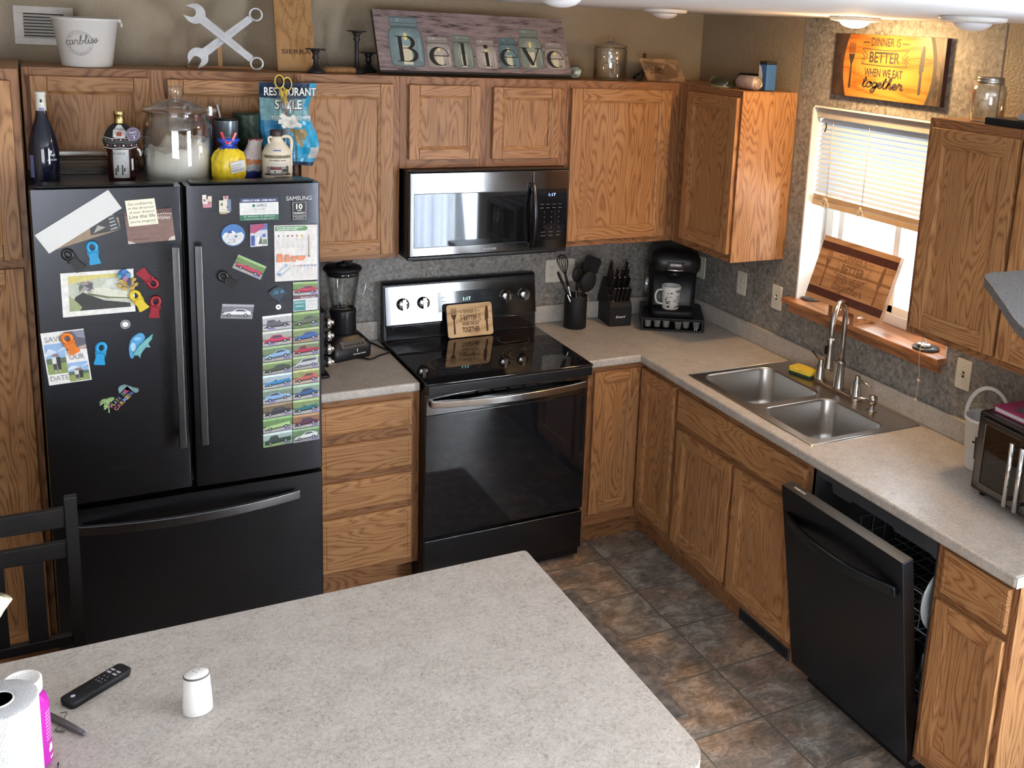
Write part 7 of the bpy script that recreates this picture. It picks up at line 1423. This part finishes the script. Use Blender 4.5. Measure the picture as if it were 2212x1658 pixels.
def car_card(lb, bl, br, tl, kind, col, back, road, tilt=.10, flip=False, y=-.853, emblem=True):
    p = quad(bl, br, tl, .0015, P(*back), P(.4, .4, .4), y); p.rect(0, 0, 1, .40, P(*road)); p.rect(0, .84, 1, 1, P(*[min(.7, c_ * 1.8 + .06) for c_ in back])); p.rect(0, .36, 1, .46, P(*[c_ * .45 for c_ in back]))
    f = lambda pts: [((1 - a if flip else a), b * .92 + tilt * (a if not flip else 1 - a) - tilt * .4) for a, b in pts]
    b_ = BODY[kind]; lo = [(a, max(.17, b - .05)) for a, b in (b_[0], b_[-1])]
    p.poly(f([(.04, .20), (.96, .20), (.92, .28), (.08, .28)]), P(.02, .02, .02)); p.poly(f(b_), P(*col)); p.poly(f([(b_[0][0] + .02, .33), (b_[-1][0] - .02, .33), (b_[-1][0], .26), (b_[0][0], .26)]), P(*[c_ * .5 for c_ in col])); p.poly(f(WIN[kind]), P(.05, .06, .07)); p.poly(f([(b_[1][0] + .04, b_[1][1] - .03), (b_[1][0] + .2, b_[1][1] + .01), (b_[1][0] + .2, b_[1][1] - .02), (b_[1][0] + .04, b_[1][1] - .05)]), P(*[min(.75, c_ * 1.5 + .1) for c_ in col]))
    for a in (.24, .77):
        (x, z), = f([(a, .27)]); p.circ(x, z, .125, P(.012, .012, .012), 14); p.circ(x, z, .065, P(.38, .38, .38), 10)
    if emblem:
        x = .70 if not flip else .18
        p.poly([(x, .08), (x + .08, .26), (x + .13, .14), (x + .18, .22), (x + .26, .08)], P(.16, .14, .36)).text('CAR SHOW', x + .13, .03, .05, P(.2, .2, .4), .24)
    else: pass
    return single(p, 'car_photo', lb, 'photo', 'car photos on the refrigerator')
GRN, GRY, ROAD, PAV = (.12, .20, .07), (.22, .24, .22), (.30, .29, .28), (.36, .35, .34)
car_card('tilted photo of a red convertible near the top of the right fridge door', (-2.457, 1.502), (-2.364, 1.452), (-2.435, 1.548), 'convertible', (.45, .03, .08), GRN, ROAD, .0)
car_card('photo of a white sports coupe alone in the middle of the right fridge door', (-2.501, 1.322), (-2.395, 1.310), (-2.493, 1.374), 'coupe', (.68, .68, .69), (.16, .16, .18), (.20, .20, .21), .0, emblem=False)
car_card('photo of a red sports coupe topping the right column of car photos', (-2.252, 1.384), (-2.164, 1.382), (-2.252, 1.434), 'coupe', (.42, .03, .08), (.14, .22, .08), PAV, .06)
p = quad((-2.252, 1.324), (-2.165, 1.325), (-2.252, 1.382), .0015, P(.58, .58, .56), y=-.853); p.rect(0, .80, 1, 1, P(.10, .04, .05)).rect(.02, .04, .50, .70, P(.05, .22, .22)).text('920.555.0119', .26, .50, .12, WINK, .4).text('APPRAISALS', .26, .28, .09, WINK, .36).text('Business Cards', .62, .84, .10, WINK, .6)
for j in range(4): p.rect(.56, .6 - .14 * j, .92 - .08 * (j % 2), .63 - .14 * j, P(.3, .3, .3))
single(p, 'business_card_magnet', 'small teal and white business card under the topmost red car photo', 'card')
zl = [1.321, 1.2630, 1.2050, 1.1460, 1.0970, 1.0440, .9850, .9300, .8730, .8170]; zr = [1.3235, 1.2615, 1.2055, 1.1545, 1.1025, 1.0455, .9865, .9275, .8725, .8165]
LC = [('photo of a black hot rod in black and white, top of the left car column', 'rod', (.10, .10, .11), (.36, .37, .38), (.40, .40, .40)), ('photo of a red sedan, second in the left car column', 'sedan', (.45, .03, .10), (.30, .32, .28), PAV), ('photo of a light blue coupe directly under the red sedan', 'coupe', (.22, .36, .56), (.14, .20, .10), ROAD), ('photo of a dark green classic car above the bright blue one, left car column', 'coupe', (.055, .07, .05), (.17, .23, .10), ROAD), ('photo of a bright blue convertible, middle of the left car column', 'convertible', (.03, .20, .42), (.30, .38, .42), PAV), ('photo of a light blue coupe directly under the bright blue convertible', 'coupe', (.22, .36, .58), (.16, .22, .16), PAV), ('photo of a black lowrider above the lime convertible', 'sedan', (.035, .035, .045), (.15, .11, .06), PAV), ('photo of a lime green convertible, second lowest in the left column', 'convertible', (.36, .50, .22), (.12, .22, .08), PAV), ('photo of a dark green pickup truck, lowest in the left column', 'truck', (.03, .06, .045), (.30, .40, .36), (.20, .30, .12))]
RC = [('photo of an olive muscle car under the teal business card', 'coupe', (.10, .12, .08), (.13, .20, .07), GRN), ('photo of a royal blue coupe, upper part of the right car column', 'coupe', (.03, .10, .34), (.18, .22, .10), (.30, .22, .15)), ('photo of a red vintage pickup truck above the silver van', 'truck', (.35, .02, .05), (.14, .18, .10), ROAD), ('photo of a silver van in the right car column', 'van', (.40, .41, .45), (.18, .24, .12), ROAD), ('photo of an orange-red hatchback with open hood under the silver van', 'coupe', (.42, .10, .08), (.22, .24, .10), (.40, .33, .26)), ('photo of a navy blue muscle car under the orange-red hatchback', 'sedan', (.03, .09, .22), (.20, .28, .20), PAV), ('photo of a teal sports car with white wheels, right car column', 'convertible', (.02, .14, .16), (.18, .24, .10), PAV), ('photo of a maroon sedan above the white sports car', 'sedan', (.10, .02, .06), (.22, .12, .06), PAV), ('photo of a white sports car, lowest in the right car column', 'coupe', (.62, .63, .64), (.12, .20, .10), (.24, .24, .25))]
for i in range(9):
    g_ = .0012; dxl = -.0009 * i
    car_card(LC[i][0], (-2.360 + dxl, zl[i + 1] + g_ - .004), (-2.258 + dxl * .7, zl[i + 1] + g_), (-2.360 + dxl, zl[i] - g_ - .004), LC[i][1], LC[i][2], LC[i][3], LC[i][4], .14 if i > 1 else .04, i in (0, 1, 5), -.853)
    car_card(RC[i][0], (-2.2535 + dxl, zr[i + 1] + g_ - .002), (-2.160 + dxl * .6, zr[i + 1] + g_), (-2.2535 + dxl, zr[i] - g_ - .002), RC[i][1], RC[i][2], RC[i][3], RC[i][4], .12, False, -.853)
ry = [(-2.338, 1.402), (-2.322, 1.417), (-2.304, 1.424), (-2.284, 1.414), (-2.270, 1.400), (-2.284, 1.392), (-2.293, 1.380), (-2.300, 1.372), (-2.296, 1.366), (-2.283, 1.348), (-2.286, 1.345), (-2.300, 1.360), (-2.306, 1.370), (-2.318, 1.380), (-2.330, 1.388)]
blob('ray_magnet', 'black and blue stingray magnet above the little white button magnet', 'magnet', [(ry, P(.015, .03, .05), .008), (el(-2.312, 1.404, .010, .008), P(.03, .12, .18), .010), (el(-2.292, 1.405, .007, .006), P(.05, .16, .24), .010), (el(-2.322, 1.399, .006, .005), P(.02, .08, .12), .010)])
p = quad((-2.3135, 1.3375), (-2.2945, 1.3375), (-2.3135, 1.3565), .004, P(.72, .70, .66), None, -.853, [(.5 + .5 * cos(2 * pi * i / 24), .5 + .5 * sin(2 * pi * i / 24)) for i in range(24)]); p.circ(.5, .5, .18, P(.08, .08, .08), 12); single(p, 'round_magnet', 'small white button magnet at the tail of the stingray magnet', 'magnet')

# ------------------------------------------------------------------ island clutter, stool, cat tree
t = thing('remote_control', 'slim black remote control lying on the island', 'remote control', (-2.975, -2.276, CZ), (0, 0, radians(34)))
mb = MB([BLACKM]); mb.loft([[(x, y, z) for x, y in rrect(-.073, .073, -.0205, .0205, .010, 5)] for z in (.0008, .004)] + [[(x, y, z) for x, y in rrect(-.075, .075, -.022, .022, .011, 5)] for z in (.008, .0145)] + [[(x, y, .017) for x, y in rrect(-.072, .072, -.019, .019, .009, 5)]], 0, True); mb.build('shell', t, local=True)
mb = MB([BLACK, P(.35, .35, .36), P(.45, .55, .68)]); mb.stroke(circ(-.020, 0, .014, 24), .0012, (0, 0, .01745), X, Y, 0, True); mb.flat(circ(-.056, 0, .0050, 16), (0, 0, .0176), X, Y, 2)
for x, y in ((.005, -.008), (.005, .0), (.005, .008), (.014, -.010), (.014, 0), (.014, .010), (.024, -.005), (.024, .006)): mb.flat(circ(x, y, .0017, 8), (0, 0, .0174), X, Y, 1)
for x in (.038, .048):
    for y in (-.009, .009): mb.flat([(x - .0028, y - .006), (x + .0028, y - .006), (x + .0028, y + .006), (x - .0028, y + .006)], (0, 0, .0174), X, Y, 1)
mb.build('buttons', t, local=True)
sk = V3((-2.789, -2.442, CZ)); t = thing('salt_shaker', 'white oval ceramic salt shaker alone on the island', 'salt shaker', sk); mb = MB([CER])
mb.lathe([(.029, .0008), (.031, .003), (.0305, .02), (.0265, .085), (.0262, .086)], seg=36, sy=.82); mb.build('body', t, local=True)
mb = MB([M('shaker_band', (.09, .07, .06), .5)]); mb.lathe([(.0266, .0855), (.0268, .0875), (.0258, .0895)], seg=36, sy=.82); mb.build('dark_band', t, local=True)
mb = MB([CER, INK]); mb.lathe([(.0262, .0875), (.024, .0915), (.016, .0945), (0, .0955)], seg=32, sy=.82)
for x, y in ((-.006, 0), (.006, .002), (0, -.006)): mb.flat(circ(x, y, .0014, 8), (0, 0, .0962), X, Y, 1)
mb.build('shaker_top', t, local=True)
pb = V3((-3.105, -2.475, CZ)); t = thing('supplement_bottle', 'magenta bottle with white screw cap behind the paper towel roll', 'bottle', pb); PK = M('bottle_magenta', (.42, .018, .32), .25, 0, .03)
mb = MB([PK]); mb.lathe([(0, .001), (.040, .001), (.0435, .006), (.044, .015), (.044, .128), (.041, .142), (.033, .152), (.028, .156)], seg=40); mb.build('body', t, local=True)
mb = MB([M('neck_band_clear', (.42, .20, .38), .2)]); mb.lathe([(.0285, .150), (.0285, .162)], seg=28); mb.build('neck_band', t, local=True)
mb = MB([WHITE, P(.55, .55, .54)]); mb.lathe([(.033, .160), (.0345, .162), (.0345, .186), (.0325, .188), (.030, .188), (.029, .1865), (0, .1865)], seg=44)
for i in range(44): a = 2 * pi * i / 44; mb.box(.0343 * cos(a) - .0006, .0343 * cos(a) + .0006, .0343 * sin(a) - .0006, .0343 * sin(a) + .0006, .164, .185)
for i in range(5): mb.text('CLOSE', (0, .016 - .009 * i, .1868), X, Y, .0045, 1, .036)
mb.build('screw_cap', t, local=True)
mb = MB([WINK])
for i in range(9): wtext(mb, 'DIETARY SUPPLEMENT', .0445, -22, .118 - .0075 * i, .0032, 0, .022)
wrap(mb, .0443, -30, -12, .030, .040, 0, 4); wrap(mb, .0443, -27, -15, .040, .047, 0, 4); wrap(mb, .0443, -26, -10, .014, .018, 0, 4); mb.build('label', t, local=True)
tp = V3((-3.132, -2.672, CZ)); t = thing('paper_towel_roll', 'white paper towel roll at the left edge of the island', 'paper towels', tp)
PT = M('paper_towel', (.46, .46, .465), .9, 0, .02, 30, bump=.9, bscale=330); mb = MB([PT]); n = 64
def tr_(a): return .0585 + .004 * (a / (2 * pi))
pts = [(tr_(2 * pi * i / n) * cos(2 * pi * i / n + 2.2), tr_(2 * pi * i / n) * sin(2 * pi * i / n + 2.2)) for i in range(n)]
mb.loft([[(x, y, z) for x, y in pts] for z in (.001, .10, .279)] + [[(x * .97, y * .97, .281) for x, y in pts], [(.025 * cos(2 * pi * i / n + 2.2), .025 * sin(2 * pi * i / n + 2.2), .2805) for i in range(n)]], 0, True, True, False); mb.build('towel_wrap', t, local=True)
mb = MB([M('cardboard_core', (.13, .09, .06), .9), PAPER]); mb.lathe([(.0245, .282), (.0235, .282), (.0225, .281), (.0225, .06), (0, .06)], seg=36); mb.lathe([(.0250, .2805), (.0235, .2835), (.0215, .2825), (.0215, .265)], seg=36, mat=1); mb.build('core', t, local=True)
mb = MB([M('pen_smoke', (.10, .095, .10), .3, .2)]); mb.tube([(-3.085, -2.315, CZ + .0075), (-3.030, -2.396, CZ + .0075), (-3.014, -2.420, CZ + .0075), (-3.007, -2.431, CZ + .0075)], [.0065, .0070, .0058, .0050], 12); mb.ball((-3.006, -2.4325, CZ + .0075), .0052)
mb.tube(smooth_curve([(-3.040, -2.368, CZ + .010), (-3.034, -2.355, CZ + .014), (-3.046, -2.350, CZ + .012)], 4), .0012, 5); mb.tube(smooth_curve([(-3.048, -2.385, CZ + .008), (-3.056, -2.392, CZ + .004), (-3.050, -2.398, CZ + .003), (-3.040, -2.402, CZ + .003)], 4), .0016, 5)
tag(mb.build('vape_pen'), 'dark translucent pen lying beside the magenta bottle', 'pen')
mb = MB([CHROME, BLACKM]); mb.tube([(-3.0535, -2.508, CZ + .006), (-3.056, -2.545, CZ + .006), (-3.058, -2.60, CZ + .006)], [.0015, .0045, .005], 8); mb.tube([(-3.0530, -2.500, CZ + .006), (-3.0535, -2.509, CZ + .006)], [.0006, .0018], 8, 1); tag(mb.build('pen'), 'silver pen tip just showing at the bottom edge beside the magenta bottle', 'pen')
t = thing('pitcher', 'cream pitcher off the left edge, only its open spout showing', 'pitcher', (-3.275, -2.30, CZ)); CRM = M('cream_plastic', (.66, .58, .42), .4)
mb = MB([CRM]); mb.lathe([(0, .001), (.055, .001), (.06, .006), (.066, .19), (.068, .20), (.064, .20), (.056, .01), (0, .008)], seg=34); mb.build('pitcher_body', t, local=True)
mb = MB([CRM]); mb.tube(smooth_curve([(.055, .03, .16), (.095, .04, .19), (.125, .052, .225)], 5) + [(.140, .058, .247)], [.018] * 5 + [.017] * 5 + [.016, .0185], 14); mb.build('spout', t, local=True)
mb = MB([M('spout_dark_inside', (.22, .18, .11), .6)]); mb.lathe([(.0135, 0), (0, .0005)], (.1412, .0585, .2490), 16, 0, True, rot=V3((.52, .21, .8)).to_track_quat('Z', 'Y').to_matrix()); mb.build('spout_mouth', t, local=True)

t = thing('bar_stool', 'black wooden bar stool with slatted back between island and refrigerator', 'stool', (-3.21, -1.75, FZ)); WB = M('black_painted_wood', (.011, .0095, .009), .45, 0, .15, spec=.25)
yb = -1.60
for x in (-3.0, -3.42):
    mb = MB([WB]); mb.prism([(yb - .016, FZ + .001), (yb + .016, FZ + .001), (yb + .016, 1.062), (yb + .008, 1.078), (yb - .016, 1.078), (yb - .016, .60)], (x - .015, 0, 0), Y, Z, X, .030); mb.build('back_post', t, .004)
    mb = MB([WB]); mb.box(x - .016, x + .016, -2.02, -1.988, FZ + .001, .60); mb.build('front_leg', t, .003)
for nm, z0, z1 in (('top_rail', .990, 1.046), ('lower_rail', .900, .948), ('bottom_rail', .635, .665)): MB([WB]).box(-3.405, -3.015, yb - .010, yb + .010, z0, z1).build(nm, t, .003)
for x in (-3.098, -3.19, -3.28, -3.36): MB([WB]).box(x - .024, x + .024, yb - .006, yb + .006, .666, .899).build('slat', t, .002)
MB([WB]).box(-3.43, -2.985, -2.03, -1.618, .600, .632).build('seat', t, .01, 3)
for y in (-2.004, -1.60): MB([WB]).box(-3.404, -3.016, y - .009, y + .009, .16, .19).build('stretcher', t, .002)
for x in (-3.0, -3.42): MB([WB]).box(x - .009, x + .009, -1.987, -1.617, .22, .25).build('stretcher', t, .002)

t = thing('cat_tree', 'grey plush perch corner jutting in at the right edge', 'cat tree', (-.78, -3.22, FZ)); PLU = M('grey_plush', (.125, .120, .118), 1.0, 0, .35, 180, bump=1.0, bscale=420)
pl = smooth_curve([(-1.030, -2.870), (-1.062, -2.900), (-1.105, -2.955), (-1.195, -3.064), (-1.34, -3.25), (-1.38, -3.42), (-1.05, -3.60), (-.75, -3.60), (-.55, -3.40), (-.52, -3.05), (-.66, -2.875), (-.90, -2.862), (-.99, -2.857)], 5, True)
mb = MB([PLU]); mb.prism(pl, (0, 0, 1.832), X, Y, Z, .022); mb.build('perch', t, .010, 3)
mb = MB([M('sisal_post', (.34, .25, .15), .95, 0, .2, 200, bump=1.0, bscale=300)]); mb.lathe([(.045, FZ + .03), (.045, 1.832)], (-.80, -3.22, 0), 24); mb.build('post', t)
mb = MB([PLU]); mb.box(-1.05, -.55, -3.47, -2.97, FZ + .001, FZ + .03); mb.build('base', t, .01)
